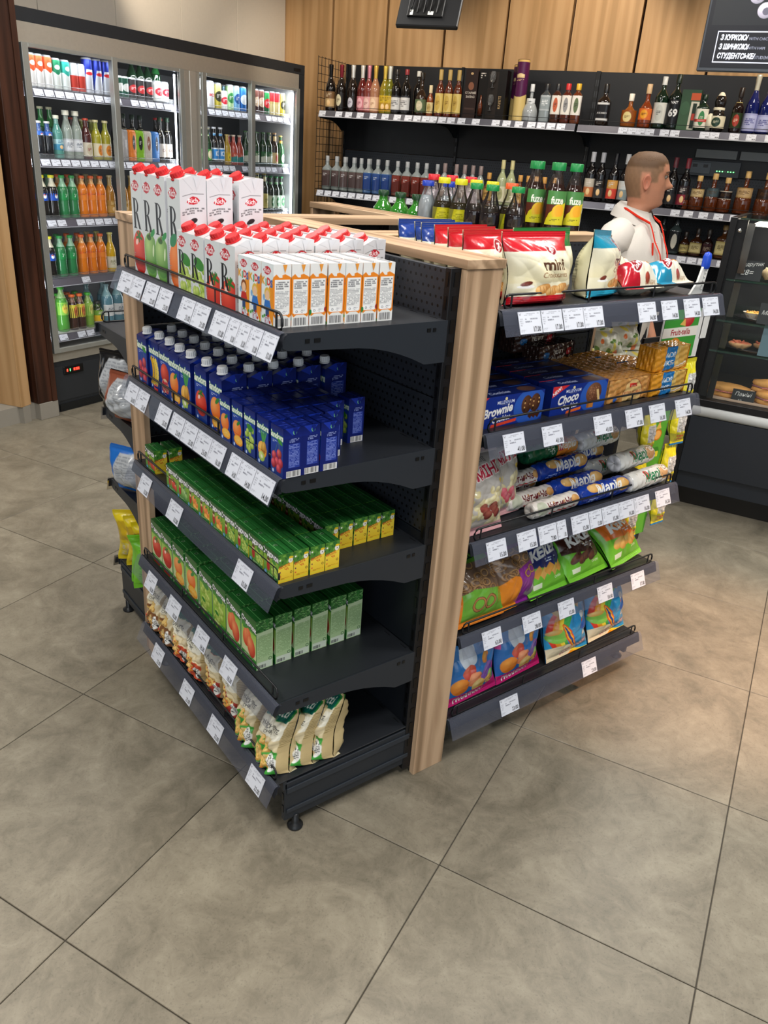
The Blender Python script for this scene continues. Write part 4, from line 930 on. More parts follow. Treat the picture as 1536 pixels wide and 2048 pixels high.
# boxes on shelf 2
def art_cookie(kind, w=228, h=84):
    c = Cv(w, h, '#142e86', .85); c.ell(w * .78, h * .5, 60, 50, '#2f62c0', 0, '#3f78d8', .7)
    x0 = w * .3
    c.ell(x0 + 18, h * .12, 4.5, 4.5, '#e8d9a0'); c.text('MILLENNIUM', x0 + 18, h * .27, 12.5, '#e9ecf4', .01, 0, .85); c.rect(x0 + 4, h * .30, x0 + 32, h * .31, '#c8b878')
    if kind == 'b':
        c.text('Brownie', w * .27, h * .60, 33, '#f4f2ec', .035, .25, .92, 'c', -.12); c.text('Cookies', w * .33, h * .82, 21, '#f4f2ec', .03, .25, .9, 'c', -.10)
        c.poly([(w * .18, h * .90), (w * .58, h * .80), (w * .57, h * .90), (w * .17, h * 1.0)], '#d8442c')
        for x, y in ((w * .72, h * .42), (w * .86, h * .40)):
            c.ell(x, y, 19, 25, '#3a2014', 0, '#6f4630')
            for k in range(8): c.ell(x + 13 * math.cos(k * 2.1), y + 16 * math.sin(k * 1.7), 2.4, 2.6, ('#d8b070', '#1f0f08')[k % 2])
        for k in range(3): c.poly([(w * (.76 + .06 * k), h * .82), (w * (.80 + .06 * k), h * .66), (w * (.85 + .06 * k), h * .72), (w * (.81 + .06 * k), h * .92)], '#43200f')
        c.poly([(0, 0), (w * .12, 0), (0, h * .22)], '#d83232')
    else:
        c.text('Choco', w * .30, h * .60, 33, '#f4f2ec', .035, .25, .92, 'c', -.12); c.text('Cookies', w * .34, h * .82, 21, '#f4f2ec', .03, .25, .9, 'c', -.10)
        c.poly([(w * .3, h * .90), (w * .56, h * .82), (w * .55, h * .92), (w * .29, h * 1.0)], '#e0662c')
        c.ell(w * .76, h * .42, 32, 30, '#5c3422', 0, '#94664a')
        for k in range(22): c.ell(w * .76 + 26 * math.cos(k * 2.4) * (k / 22) ** .5, h * .42 + 24 * math.sin(k * 2.4) * (k / 22) ** .5, 1.8, 1.6, ('#b88a68', '#3c1f12')[k % 2])
        c.poly([(w * .80, h * .32), (w * .84, h * .30), (w * .90, h * .72), (w * .86, h * .74)], '#e2c084'); c.rect(w * .66, h * .76, w * .78, h * .92, '#c07a34'); c.rect(w * .66, h * .76, w * .70, h * .92, '#a05e24')
        c.poly([(w * .01, 0), (w * .30, 0), (w * .01, h * .38)], '#d22f34'); c.text('NEW!', w * .10, h * .22, 14, '#ffffff', .03, 0, 1, 'c', -.55)
    return c.get()
def flatbox(name, front, side, W, D, H, topc, mat='carton', topimg=None):
    """box whose printed front faces -y; left end printed too"""
    b = MB(); b.face(front, (-W / 2, -D / 2, H), (W, 0, 0), (0, 0, -H), mat)
    if isinstance(side, str): b.quad((-W / 2, D / 2, H), (-W / 2, D / 2, 0), (-W / 2, -D / 2, 0), (-W / 2, -D / 2, H), side, mat)
    else: b.face(side, (-W / 2, D / 2, H), (0, -D, 0), (0, 0, -H), mat)
    sc_ = side if isinstance(side, str) else topc
    b.quad((W / 2, -D / 2, H), (W / 2, -D / 2, 0), (W / 2, D / 2, 0), (W / 2, D / 2, H), sc_, mat); b.quad((W / 2, D / 2, H), (W / 2, D / 2, 0), (-W / 2, D / 2, 0), (-W / 2, D / 2, H), sc_, mat)
    b.quad((-W / 2, -D / 2, 0), (-W / 2, D / 2, 0), (W / 2, D / 2, 0), (W / 2, -D / 2, 0), sc_, mat)
    if topimg is not None: b.face(topimg, (-W / 2, D / 2, H), (W, 0, 0), (0, -D, 0), mat)
    else: b.quad((-W / 2, D / 2, H), (-W / 2, -D / 2, H), (W / 2, -D / 2, H), (W / 2, D / 2, H), topc, mat)
    return link(name, b)
zt = .995
def art_cookie_top(w=228, h=50):
    c = Cv(w, h, '#101f5c', .8); c.ell(w * .8, h * .5, 30, 18, '#4a3230', 0, '#6a4a40'); c.text('Cookies', w * .35, h * .7, 22, '#aab4d8', .03, .25); c.fine(w * .1, h * .1, w * .5, h * .3, 2, '#5a6aa8', 3); return c.get()
tpc = art_cookie_top()
ck = {k: flatbox('cookie_box', art_cookie(k), '#112670', .222, .052, .080, '#101f5c', topimg=tpc) for k in 'bc'}
for k, (nm, x, lab) in {'b': ('b', .374, 'brownie'), 'c': ('c', .628, 'choco')}.items():
    for j in range(5): put(ck[k], (x + (.004 if j else 0) + jit(), .075 + .056 * j, zt), (0, 0, jit(.01)), f'dark blue {lab} cookie box, {ORD[j]} counted from the shelf edge', 'dark blue cookie boxes', 'cookie box')
def wrapped(name, front, W, D, H, col, seed=1, tape=None):
    """brick-shaped biscuit pack in glossy crinkled wrap, printed front faces -y"""
    r = random.Random(seed); b = MB(); h, w = front.shape[:2]
    u = np.linspace(-1, 1, w)[None, :] + np.zeros((h, 1)); v = np.linspace(0, 1, h)[:, None] + np.zeros((1, w))
    y = -D / 2 + .0016 * np.sin(u * 9 + v * 14 + seed) * np.sin(v * 9 + seed) + .0012 * np.sin(u * 23 - v * 7)
    y = y + .004 * (np.abs(u) ** 12) + .003 * (np.abs(2 * v - 1) ** 10)
    b.grid(np.stack([u * W / 2, y, H * (1 - v)], -1), front, 'foil_bag', True)
    def side(fn, n, m, cc):
        U, V = np.meshgrid(np.linspace(0, 1, n), np.linspace(0, 1, m)); nz = .0022 * np.sin(U * 17 + V * 9 + seed) * np.sin(V * 21 + seed) + .0018 * np.sin(U * 37 + seed)
        ed = np.minimum(np.minimum(U, 1 - U), np.minimum(V, 1 - V)); nz = nz * np.clip(ed * 12, 0, 1)
        P = fn(U, V, nz); sh = 1 + .03 * np.sin(U * 9 + seed) * np.sin(V * 7); C = np.clip(np.array(hx(cc))[None, None, :] * sh[..., None], 0, 1)
        b.grid(P, C.astype(np.float32), 'foil_bag', True)
    side(lambda U, V, q: np.stack([-W / 2 - q, D / 2 - D * U, H * (1 - V)], -1), 22, 22, col)
    side(lambda U, V, q: np.stack([W / 2 + q, -D / 2 + D * U, H * (1 - V)], -1), 12, 12, col)
    side(lambda U, V, q: np.stack([-W / 2 + W * U, D / 2 - D * V, H + q], -1), 40, 22, col)
    side(lambda U, V, q: np.stack([W / 2 - W * U, D / 2 + q, H * (1 - V)], -1), 20, 12, col)
    side(lambda U, V, q: np.stack([-W / 2 + W * U, -D / 2 + D * V, 0 * U], -1), 3, 3, col)
    return link(name, b)
def art_petit(dark, w=180, h=75):
    c = Cv(w, h, '#c98f4c' if not dark else '#3a2620', .8); r = random.Random(4)
    for k in range(30): c.ell(r.uniform(0, w), r.uniform(0, h), 10, 3, ('#dba862', '#b87c3a') [k % 2] if not dark else ('#4a3228', '#2a1a16')[k % 2], r.uniform(-1, 1))
    if not dark:
        c.ell(w * .6, h * .8, 42, h * .72, '#8a3a24'); c.ell(w * .6, h * .8, 40.5, h * .70, '#dcb878'); c.rect(w * .50, h * .26, w * .70, h * .42, '#c8281e'); c.text('Roshen', w * .6, h * .40, 8, '#f4e8c8', .01)
        c.text('PETIT BEURRE', w * .6, h * .70, 12, '#a03a20', .01); c.ell(w * .2, h * .85, 9, 9, '#2a5aa8')
    else:
        c.text('PETIT', w * .55, h * .5, 20, '#e8dcc8', .01); c.text('BEURRE', w * .55, h * .8, 18, '#e8dcc8', .01); c.ell(w * .22, h * .5, 17, 12, '#2a6aa0'); c.ell(w * .84, h * .45, 14, 24, '#20120e'); c.rect(w * .78, h * .3, w * .9, h * .62, '#a8202a')
    return c.get()
def art_luba(w=170, h=74):
    c = Cv(w, h, '#e2a534', .85); c.vgrad(0, h, '#e8ae3c', '#d8982a')
    c.rect(w * .02, 0, w * .32, h, '#dc9626'); c.rect(w * .30, 0, w * .60, h, '#1f78bc'); c.text('МОЯ', w * .45, h * .45, 20, '#f4f4ec', .02); c.text('ЛЮБА', w * .45, h * .78, 19, '#f4f4ec', .02)
    c.rect(w * .60, 0, w, h, '#e2c070'); c.poly([(w * .72, h * .1), (w * .96, h * .05), (w * .98, h * .7), (w * .7, h * .74)], '#cfa24c'); c.line(w * .62, h * .92, w * .97, h * .74, 4, '#f4eee0'); c.line(w * .62, h * .96, w * .97, h * .78, 1.2, '#8a3a28')
    return c.get()
pb = wrapped('biscuit_pack', art_petit(False), .185, .058, .070, '#c08a4c', 2); pd = wrapped('biscuit_pack', art_petit(True), .19, .06, .062, '#33211c', 3); lu = wrapped('biscuit_pack', art_luba(), .172, .062, .070, '#d08e28', 5)
for j in range(4): put(pb, (.852, .085 + .066 * j, zt), (0, 0, jit(.02)), f'tan gold square biscuit pack, {ORD[j]} from the shelf edge', 'tan biscuit packs', 'biscuit pack')
for j, (x, y, z, a, l) in enumerate([(1.036, .082, zt, 0.0, 'lower front'), (1.042, .092, zt + .0725, .03, 'upper front'), (1.005, .155, zt, .02, 'second row'), (1.000, .225, zt, -.03, 'third row'), (.96, .30, zt, .05, 'fourth row')]):
    put(lu, (x, y, z), (0, 0, a), f'yellow biscuit pack with blue band, {l} one at the right end', 'yellow biscuit packs', 'biscuit pack')
for j, (x, y, z, a) in enumerate([(.80, .33, zt + .055, .15), (.75, .375, zt + .09, .05), (.82, .375, zt + .01, .05)]):
    put(pd, (x, y, z), (0, 0, a), ('dark brown biscuit pack resting on the cookie boxes', 'dark brown biscuit pack lying highest at the back', 'dark brown biscuit pack lying lowest at the back')[j], 'dark brown biscuit packs', 'biscuit pack')

# rolls on shelf 3
def roll(name, img, L, R, end, seed=1, twist=False):
    """biscuit roll along x; printed wrap, gathered ends"""
    b = MB(); h, w = img.shape[:2]; a = np.linspace(0, 2 * PI, h)[:, None] ; u = np.linspace(-1, 1, w)[None, :]
    rr = R * (1 - .10 * np.abs(u) ** 14) + .0009 * np.sin(u * 26 + seed) * np.sin(a * 3 + seed) + .0006 * np.sin(a * 7 + u * 9)
    th = math.radians(179) - a
    P = np.stack([u * L / 2 + 0 * a, -rr * np.cos(th), rr * np.sin(th)], -1); b.grid(P, img, 'foil_bag', True)
    for sgn in (-1, 1):
        seg = 24; ring = []
        for k, (q, dx) in enumerate([(.9, 0), (.82, .003), (.55, .0035), (.3, .001), (.06, -.001)]):
            ring.append([(sgn * (L / 2 + dx), R * q * math.cos(t) * (1 + .04 * math.sin(t * 9 + k)), R * q * math.sin(t)) for t in np.arange(seg) * 2 * PI / seg])
        cols = np.array([[np.clip(np.array(hx(end)) * (1 + .12 * math.sin(t * 5)), 0, 1) for t in range(seg)] for k in range(5)], np.float32)
        b.grid(np.array(ring), cols, 'foil_bag', True, flip=(sgn < 0), wrap=True)
    return link(name, b)
def art_roll(bg, kind, L=225, C=170):
    c = Cv(L, C, bg, .8)
    # the readable band sits around the middle of the canvas height
    m = C * .40
    if kind == 'blue':
        c.ell(L * .28, m - 10, 34, 15, '#d8a050', 0, '#f0c888'); c.ell(L * .86, m, 30, 22, '#d09848', 0, '#f0c888'); c.text('Марія', L * .56, m + 14, 42, '#f4f4f0', .035, .2); c.fine(L * .1, m + 22, L * .4, m + 40, 3, '#a8c0ee', 2); c.rect(0, C * .75, L, C * .8, '#e8ecf6')
    elif kind == 'white':
        c.rect(L * .34, m - 20, L * .44, m + 8, '#c8202a'); c.text('Марія', L * .58, m + 14, 40, '#1f7a4c', .035, .2); c.ell(L * .86, m, 26, 22, '#b88a58', 0, '#d8b080'); c.ell(L * .92, m - 14, 18, 13, '#e8e0d4'); c.ring(L * .92, m - 14, 8, 11, '#6a4030', .7)
        for k in range(18): c.ell((k * 37) % L, (k * 53) % C, 3, 1.6, '#8a6a50', k)
    elif kind == 'green':
        c.rect(L * .55, 0, L, C, '#e8862c'); c.ell(L * .9, m, 26, 24, '#c88a3c', 0, '#f0c080'); c.rect(L * .58, m - 16, L * .66, m + 16, '#c8202a'); c.text('Марія', L * .76, m + 12, 30, '#f6f2e6', .03, .2); c.ell(L * .5, m, 14, 12, '#1f5a30'); c.fine(L * .36, m - 16, L * .5, m + 14, 5, '#d8e8d0', 3); c.ring(L * .46, m + 14, 6, 8, '#f0f4ec')
    elif kind == 'nut':
        c.ell(L * .15, m, 22, 26, '#c8cdb8'); c.text('Чет-и-Чет', L * .58, m + 8, 30, '#6a1c22', .03, .15, .9); c.rect(L * .3, m + 20, L * .9, m + 25, '#b82a30'); c.ell(L * .9, m - 4, 17, 14, '#c88a44', 0, '#e8b878'); c.rect(0, C * .7, L, C * .76, '#a8343a')
        for k in range(12): c.ell((k * 41) % L, (k * 29) % C, 5, 4, ('#b87a40', '#8a9a70')[k % 2], k, al=.7)
    elif kind == 'aqua':
        c.ell(L * .5, m, 30, 16, '#d89a40', 0, '#f0c070'); c.ell(L * .8, m - 4, 26, 20, '#2a5aa0'); c.ell(L * .78, m - 6, 14, 12, '#6ac0e0'); c.fine(L * .1, m - 18, L * .4, m + 20, 6, '#e8f4fa', 3)
    return c.get()
R_ = .0275
rolls = {'blue': roll('biscuit_roll', art_roll('#15399a', 'blue'), .215, R_, '#15399a', 1), 'white': roll('biscuit_roll', art_roll('#e0e0dc', 'white'), .19, R_ * 1.06, '#d6d6d8', 2),
         'green': roll('biscuit_roll', art_roll('#1c5c38', 'green'), .228, R_, '#1a5434', 3), 'nut': roll('wafer_pack', art_roll('#e6dfd8', 'nut', 200), .188, .0235, '#d8d4cc', 4), 'aqua': roll('wafer_pack', art_roll('#6ab0cc', 'aqua', 200), .200, .026, '#5aa0c0', 5)}
zr = .700
for k, x, y, z, a, lab in [('nut', .592, .050, .024, .03, 'white wafer pack at the shelf edge, lowest left'), ('nut', .560, .118, .026, .03, 'white wafer pack lying second from the shelf edge'),
        ('nut', .545, .165, .066, .05, 'white wafer pack lying on top of the white ones'), ('nut', .56, .195, .026, 0, 'white wafer pack lying deepest under the stack'),
        ('blue', .800, .050, .028, .0, 'blue biscuit roll at the shelf edge'), ('white', 1.008, .045, .030, .05, 'white biscuit roll at the shelf edge, bottom right'),
        ('blue', .760, .118, .030, .02, 'blue biscuit roll second from the shelf edge'), ('blue', .735, .165, .075, .04, 'blue biscuit roll lying on two others'),
        ('white', 1.015, .110, .072, .07, 'white biscuit roll lying on the front one, its end showing'), ('green', .735, .215, .112, .05, 'orange and green biscuit roll highest in the stack'),
        ('green', .70, .225, .030, 0, 'green biscuit roll under the stack at the back'), ('white', .955, .215, .115, .06, 'white biscuit roll highest at the back right'), ('white', .96, .175, .030, 0, 'white biscuit roll lying low behind the front one'), ('blue', .90, .235, .060, 0, 'blue biscuit roll in the middle of the stack'),
        ('aqua', .500, .255, .140, .1, 'light blue wafer pack highest at the left back'), ('aqua', .500, .225, .088, .1, 'light blue wafer pack second from the top left'), ('aqua', .505, .270, .032, .05, 'light blue wafer pack lowest at the left back')]:
    put(rolls[k], (x, y, zr + z), (0 if k != 'nut' else .2, 0, a), lab, 'biscuit rolls and wafer packs', 'biscuit roll' if k not in ('nut', 'aqua') else 'wafer pack')
def art_corn(pink, w=150, h=205):
    c = Cv(w, h, '#b9b4ae', .75); r = random.Random(5 + pink); c.vgrad(0, h * .2, '#a79f9c', '#c2bcb4')
    c.text('ВЕСЕЛІ', w * .45, h * .15, 15, '#6a6660', .01); outlined(c, 'МІНІ', w * .55, h * .32, 36, '#b8203c', '#f4f0ea', 2, bold=.03, shear=.2, rot=-.15)
    for k in range(46): c.ell(r.uniform(.05, .95) * w, h * r.uniform(.48, .9), r.uniform(9, 14), r.uniform(6, 9), '#cfc08a', r.uniform(-1.5, 1.5), '#f2ecc8')
    for k in range(6):
        x, y = w * (.35 + .07 * k), h * (.68 + .05 * (k % 3)); c.ell(x + 12, y, 13, 11, ('#7a2f2a', '#d84a5c')[pink], .4, ('#a8554a', '#f28a98')[pink])
    c.ell(w * .8, h * .4, 9, 6, '#e0c03a'); c.rect(0, h * .90, w, h, '#d8a4a8'); c.rect(0, 0, w, h * .05, '#a8989c'); return c.get()
cn = [bag('corn_snack_bag', art_corn(p), art_back('#b8b0a8'), .175, .225, .07, 30 + p, wr=1.5) for p in (0, 1)]
put(cn[0], (.310, .040, zr + .004), (-.34, 0, .02), 'clear bag of pale corn snacks with brown print, at the oak end', 'corn snack bags', 'snack bag')
put(cn[1], (.430, .095, zr + .006), (-.30, .04, .12), 'clear bag of pale corn snacks with pink print, behind', 'corn snack bags', 'snack bag')

# bags on shelf 4
def art_ring(kind, w=170, h=225):
    r = random.Random(8 + kind); c = Cv(w, h, '#7a6250', .75)
    top = ('#5f9a34', '#7a2a80')[kind]; bot = ('#e8862a', '#e88a24')[kind]
    for k in range(26):
        x, y = w * r.uniform(.05, .95), h * r.uniform(.22, .62); c.ring(x, y, 9, 16, '#5c3e28', .75); c.ring(x, y - 1, 10, 15, ('#b08a5c', '#a07a50')[k % 2], .75)
    c.rect(0, 0, w, h * .24, top); c.text(('СУШКИ', 'СУШКИ')[kind], w * .5, h * .19, 28, '#2a1a30' if kind else '#20402a', .03, .1, 1, 'c', -.1); c.rect(0, 0, w, h * .06, '#e08a2c')
    c.ell(w * .84, h * .3, 14, 14, '#2c201c'); c.ring(w * .84, h * .3, 10, 12, '#c8b890')
    if kind == 0:
        c.poly([(0, h * .62), (w * .3, h * .56), (w, h * .64), (w, h * .95), (0, h * .95)], '#6fb03a')
        for x in (.38, .62): c.ring(w * x, h * .76, 14, 22, '#6a4028', .95); c.ring(w * x, h * .76, 15.5, 20, '#b07844', .95)
        c.rect(0, h * .93, w, h, bot); c.rect(0, h * .58, w * .1, h, bot)
    else:
        c.poly([(0, h * .66), (w * .3, h * .58), (w * .45, h * .62), (w * .55, h), (0, h)], bot); c.poly([(w * .38, h * .52), (w, h * .42), (w, h), (w * .55, h)], '#8a2a94')
        for x in (.62, .74): c.ring(w * x, h * (.6 - .04 * (x > .7)), 9, 15, '#6a4028', .9); c.ring(w * x, h * (.6 - .04 * (x > .7)), 10, 14, '#c09050', .9)
        c.rect(w * .92, h * .5, w, h, bot)
    return c.get()
def art_kek(kind, w=175, h=225):
    g = '#6ab82e'; c = Cv(w, h, g, .75); c.vgrad(0, h, '#5aa82c', '#78c83a'); col = ('#18286a', '#3c1f18', '#e0762a')[kind]
    c.poly([(w * .06, h * .26), (w * .5, h * .18), (w * .97, h * .30), (w * .92, h * .64), (w * .6, h * .70), (w * .06, h * .62)], col)
    c.rect(w * .12, h * .23, w * .36, h * .36, '#c8281e'); c.text('Roshen', w * .24, h * .31, 9, '#ffffff', .02)
    outlined(c, 'КЕКЕР', w * .52, h * .53, 38, '#f0f2ee', col, 1.5, bold=.06, shear=.2, rot=-.12); c.fine(w * .45, h * .57, w * .75, h * .63, 2, '#d8e8f0', 4)
    for k in range(5):
        x, y = w * (.26 + .13 * k), h * (.72 + .03 * (k % 2))
        if kind == 1: c.ell(x, y, 22, 12, '#3c2018', -.5, '#7a4c3a')
        elif kind == 0: c.poly([(x - 18, y), (x + 8, y - 20), (x + 20, y - 6), (x - 6, y + 16)], ('#d89a44', '#e8b460')[k % 2])
        else: c.ell(x, y, 22, 14, '#c8903c', -.4, '#ecc878')
    c.rect(w * .12, h * .84, w * .3, h * .90, '#e8f4d8'); c.text('смак', w * .68, h * .85, 12, '#e8f4d8', .01, .2); return c.get()
rg = [bag('pretzel_bag', art_ring(k), art_back('#8a7a60'), .185, .225, .085, 40 + k, wr=1.5) for k in (0, 1)]
kk = [bag('cracker_bag', art_kek(k), art_back('#5aa02c'), .205, .235, .08, 44 + k, wr=1.6) for k in (0, 1, 2)]
zb = .412
put(rg[0], (.345, .040, zb + .006), (-.52, 0, .0), 'green and orange bag of pretzels at the oak end', 'pretzel bags', 'snack bag')
put(rg[1], (.500, .045, zb + .006), (-.54, 0, .06), 'purple and orange bag of dry bread rings', 'pretzel bags', 'snack bag')
put(kk[0], (.655, .050, zb + .006), (-.72, .0, .08), 'green cracker bag with dark blue print', 'cracker bags', 'snack bag')
put(kk[1], (.830, .058, zb + .006), (-.76, .0, .08), 'green cracker bag with dark brown print', 'cracker bags', 'snack bag')
put(kk[2], (1.030, .060, zb + .006), (-.82, 0, .18), 'green cracker bag with orange print at the far right', 'cracker bags', 'snack bag')
put(rg[0], (.32, .20, zb + .006), (-.5, 0, .0), 'green and orange pretzel bag standing behind the front one', 'pretzel bags', 'snack bag')
put(kk[2], (.80, .23, zb + .006), (-.5, 0, .1), 'green cracker bag with orange print standing at the back', 'cracker bags', 'snack bag')
put(kk[0], (.58, .22, zb + .006), (-.45, 0, .05), 'green cracker bag with dark blue print standing at the back', 'cracker bags', 'snack bag')
# corn stick bags on the base (plain stand-in prints in the same colours)
def art_sticks(kind, w=185, h=220):
    r = random.Random(60 + kind); c = Cv(w, h, '#2a7ac8', .75)
    if kind == 0:
        c.vgrad(0, h, '#2f8ad0', '#1f5fae'); c.rect(w * .86, 0, w, h, '#d8309a'); c.rect(0, 0, w * .05, h * .5, '#e05aa8')
        c.ell(w * .3, h * .3, 26, 46, '#dfe8f2', .1); c.ell(w * .3, h * .10, 14, 16, '#e8d070')
        for x, y, a, col, c2 in [(.32, .55, 20, '#c83a2c', '#f28a70'), (.62, .42, 16, '#d87a1c', '#f8b850'), (.2, .74, 26, '#d8701c', '#ffae50'), (.45, .68, 24, '#e07a4a', '#ffb48c'), (.72, .64, 28, '#5a2f9a', '#a87ad8'), (.55, .80, 22, '#c8a040', '#f4dca0'), (.84, .74, 18, '#4a9a3a', '#a8d878')]: c.ell(w * x, h * y, a, a * 1.05, col, 0, c2)
        for k in range(6): c.ell(w * r.uniform(.45, .85), h * r.uniform(.72, .88), 16, 6, '#c8903c', r.uniform(-1, 1), '#f0d080')
        c.poly([(0, h * .88), (w, h * .84), (w, h), (0, h)], '#c81f74'); outlined(c, 'ГРАЙЛИКИ', w * .4, h * .96, 19, '#ffffff', '#a01050', 1.2, bold=.04, rot=-.05)
    else:
        c.vgrad(0, h, '#1f86c8', '#2fa8e0'); P = [('#e03a2a', 96), ('#f0a020', 88), ('#f4e040', 80), ('#40b050', 72)]
        for col, q in P: c.ell(w * .9, h * .55, q * 1.7, q * 1.25, col)
        c.ell(w * .95, h * .6, 112, 86, '#2f9ad8'); c.ell(w * .2, h * .62, 36, 20, '#7fc850'); c.ell(w * .25, h * .9, 70, 30, '#f0e8c8')
        for x, y, a in ((.2, .3, .6), (.62, .2, 1.2), (.9, .12, 1.0), (.12, .55, -.3)): c.ell(w * x, h * y, 21, 8, '#d8a040', a, '#f8e0a0')
        c.ell(w * .42, h * .66, 12, 58, '#e84a20', -.6); c.ell(w * .42, h * .66, 8, 54, '#f8c030', -.6); c.ell(w * .42, h * .66, 3.5, 50, '#2040a0', -.6)
        c.ell(w * .76, h * .52, 24, 22, '#2450b0', .3, '#4a90e0'); c.ell(w * .72, h * .40, 13, 10, '#e8ecf2'); c.ell(w * .70, h * .47, 9, 5, '#d84020'); c.ell(w * .85, h * .68, 17, 13, '#e8e4dc')
        outlined(c, 'ПАЛИЧКИ', w * .62, h * .92, 22, '#f4f4f4', '#b01828', 1.5, bold=.04, rot=-.12)
    return c.get()
stk = [bag('corn_stick_bag', art_sticks(k), '#3a88c0', .205, .235, .075, 50 + k, wr=1.4) for k in (0, 1)]
zk = .132
for x, y, k, a, lab in [(.375, .055, 0, .03, 'pink and blue corn stick bag at the oak end'), (.580, .062, 0, .06, 'pink and blue corn stick bag, second from the oak end'), (.795, .060, 1, .02, 'blue rainbow corn stick bag, third from the oak end'), (1.010, .070, 1, .05, 'blue rainbow corn stick bag, rightmost on the base')]:
    put(stk[k], (x, y, zk + .003), (-.22, 0, a), lab, 'corn stick bags', 'snack bag')

# ---------------------------------------------------------------- candy display beside the snack shelves
t = thing('candy_display', 'narrow hanging candy display with a green card strip, beside the snack shelves', 'display stand', (1.30, .215, 0))
b = MB(); b.box(-.03, .03, .004, .012, .36, 1.22, '#202226', 'steel_paint', ch=.001); b.box(-.180, .03, .006, .014, 1.10, 1.12, '#202226', 'steel_paint'); b.box(-.180, .03, .006, .014, .55, .57, '#202226', 'steel_paint'); link('hanging_bar', b, t)
b = MB(); b.box(-.105, .12, .0, .003, 1.04, 1.22, '#e4e4e2', 'paper'); b.box(.115, .155, .0, .003, 1.10, 1.23, '#e4e4e2', 'paper'); link('header_card', b, t)
c = Cv(190, 170, '#3f9a3a', .8); c.ell(130, 45, 30, 24, '#b81c24', 0, '#e86a60'); c.poly([(85, 60), (110, 40), (118, 66)], '#e8b860'); c.ell(75, 130, 34, 28, '#d87a24'); c.ell(75, 130, 29, 23, '#f0a850'); c.rect(0, 68, 190, 100, '#ece8e0'); c.text('Fruit-tella', 98, 93, 27, '#a81c28', .02)
b = MB(); b.face(c.get(), (-.10, -.002, 1.215), (.19, 0, 0), (0, 0, -.17), 'paper'); link('header_print', b, t)
c = Cv(80, 650, '#5fae3a', .6)
for k, y in enumerate((60, 270, 480)):
    c.ell(36, y, 22, 20, '#d87a24'); c.ell(36, y, 17, 15, '#f6b860'); c.poly([(20, y - 20), (36, y - 48), (50, y - 22)], '#e8c060'); c.ell(36, y - 58, 15, 14, '#c02428', 0, '#f07a70'); c.poly([(14, y + 62), (22, y + 45), (54, y + 45), (64, y + 62), (60, y + 82), (18, y + 82)], '#3f8a2c'); c.rect(18, y + 62, 60, y + 82, '#e0d83a')
b = MB(); b.face(c.get(), (-.045, -.004, 1.05), (.085, 0, 0), (0, 0, -.66), 'paper'); b.box(-.045, .04, -.003, .0, .39, 1.05, '#5fae3a', 'paper'); link('side_card', b, t)
def art_chupa(w=70, h=150):
    c = Cv(w, h, '#e4d82a', .7); c.rect(w * .2, h * .3, w * .85, h * .66, '#c9cac8'); c.fine(w * .25, h * .33, w * .8, h * .64, 9, '#8a8a88', 2); c.rect(0, h * .70, w, h * .88, '#b8b23a'); c.text('Chupa', w * .5, h * .79, 12, '#c8302a', .03); c.text('Chups', w * .5, h * .87, 12, '#c8302a', .03); c.rect(0, h * .95, w, h, '#2a7ab8'); return c.get()
cb = bag('candy_bag', art_chupa(), art_chupa(), .075, .155, .028, 70, wr=1.2)
for k, (x, z, a, y) in enumerate([(.072, .885, .05, -.02), (.078, .735, -.05, -.02), (.070, .585, .04, -.02), (.072, .425, .0, -.02), (-.085, .72, .1, -.015), (-.085, .555, .05, -.015), (-.082, .40, -.06, -.015)]):
    put(cb, (1.30 + x, .215 + y, z), (0, 0, a), f'yellow candy bag hanging {"right" if k < 4 else "left"} of the green card, {ORD[k if k < 4 else k - 4]} from the top', 'yellow candy bags', 'candy bag')
# low wooden-topped sweets stand beyond
t = thing('sweets_stand', 'low open stand with pale wooden top and red green card beyond the snack shelves', 'display stand', (1.47, .66, 0), -.35)
b = MB(); b.box(-.27, .27, -.13, .13, 1.165, 1.19, '#c8ab87', 'oak_x', ch=.001); link('top_board', b, t)
for z in (.86, .72):
    b = MB(); b.box(-.26, .26, -.12, .12, z - .012, z, '#2a2d33', 'steel_paint', ch=.001); link('tray', b, t)
for x in (-.255, .245):
    for y in (-.12, .11):
        b = MB(); b.box(x, x + .01, y, y + .01, 0.0, 1.165, '#1d2024', 'steel_paint'); link('leg', b, t)
b = MB(); b.box(-.25, .25, .119, .123, .73, 1.16, '#15171b', 'steel_paint'); link('back_panel', b, t)
b = MB(); b.box(-.30, -.20, -.15, -.147, .90, 1.15, '#b01c24', 'paper'); b.box(-.275, -.23, -.154, -.151, 1.0, 1.155, '#a8b02c', 'paper'); link('red_card', b, t)
c = Cv(110, 90, '#c8c8b8', .8); r = random.Random(3)
for k in range(26): c.ell(r.uniform(0, 110), r.uniform(0, 90), r.uniform(5, 14), r.uniform(3, 8), r.choice(['#e8e8e0', '#5a7a3a', '#e0d060', '#a0a098', '#d8d8cc', '#c86a3a']), r.uniform(0, 3))
sb = bag('sweets_bag', c.get(), '#c8c8b8', .12, .11, .06, 71, wr=2)
for k, (x, y, z, a) in enumerate([(1.33, .68, .862, -.3), (1.42, .63, .862, -.2), (1.52, .61, .862, -.5), (1.63, .57, .862, -.3), (1.50, .64, .935, -.6), (1.59, .62, .955, -.3)]):
    put(sb, (x, y, z), (-.3, 0, a), f'small bag of wrapped sweets, {ORD[k]} on the low stand', 'sweets bags on the low stand', 'sweets bag')
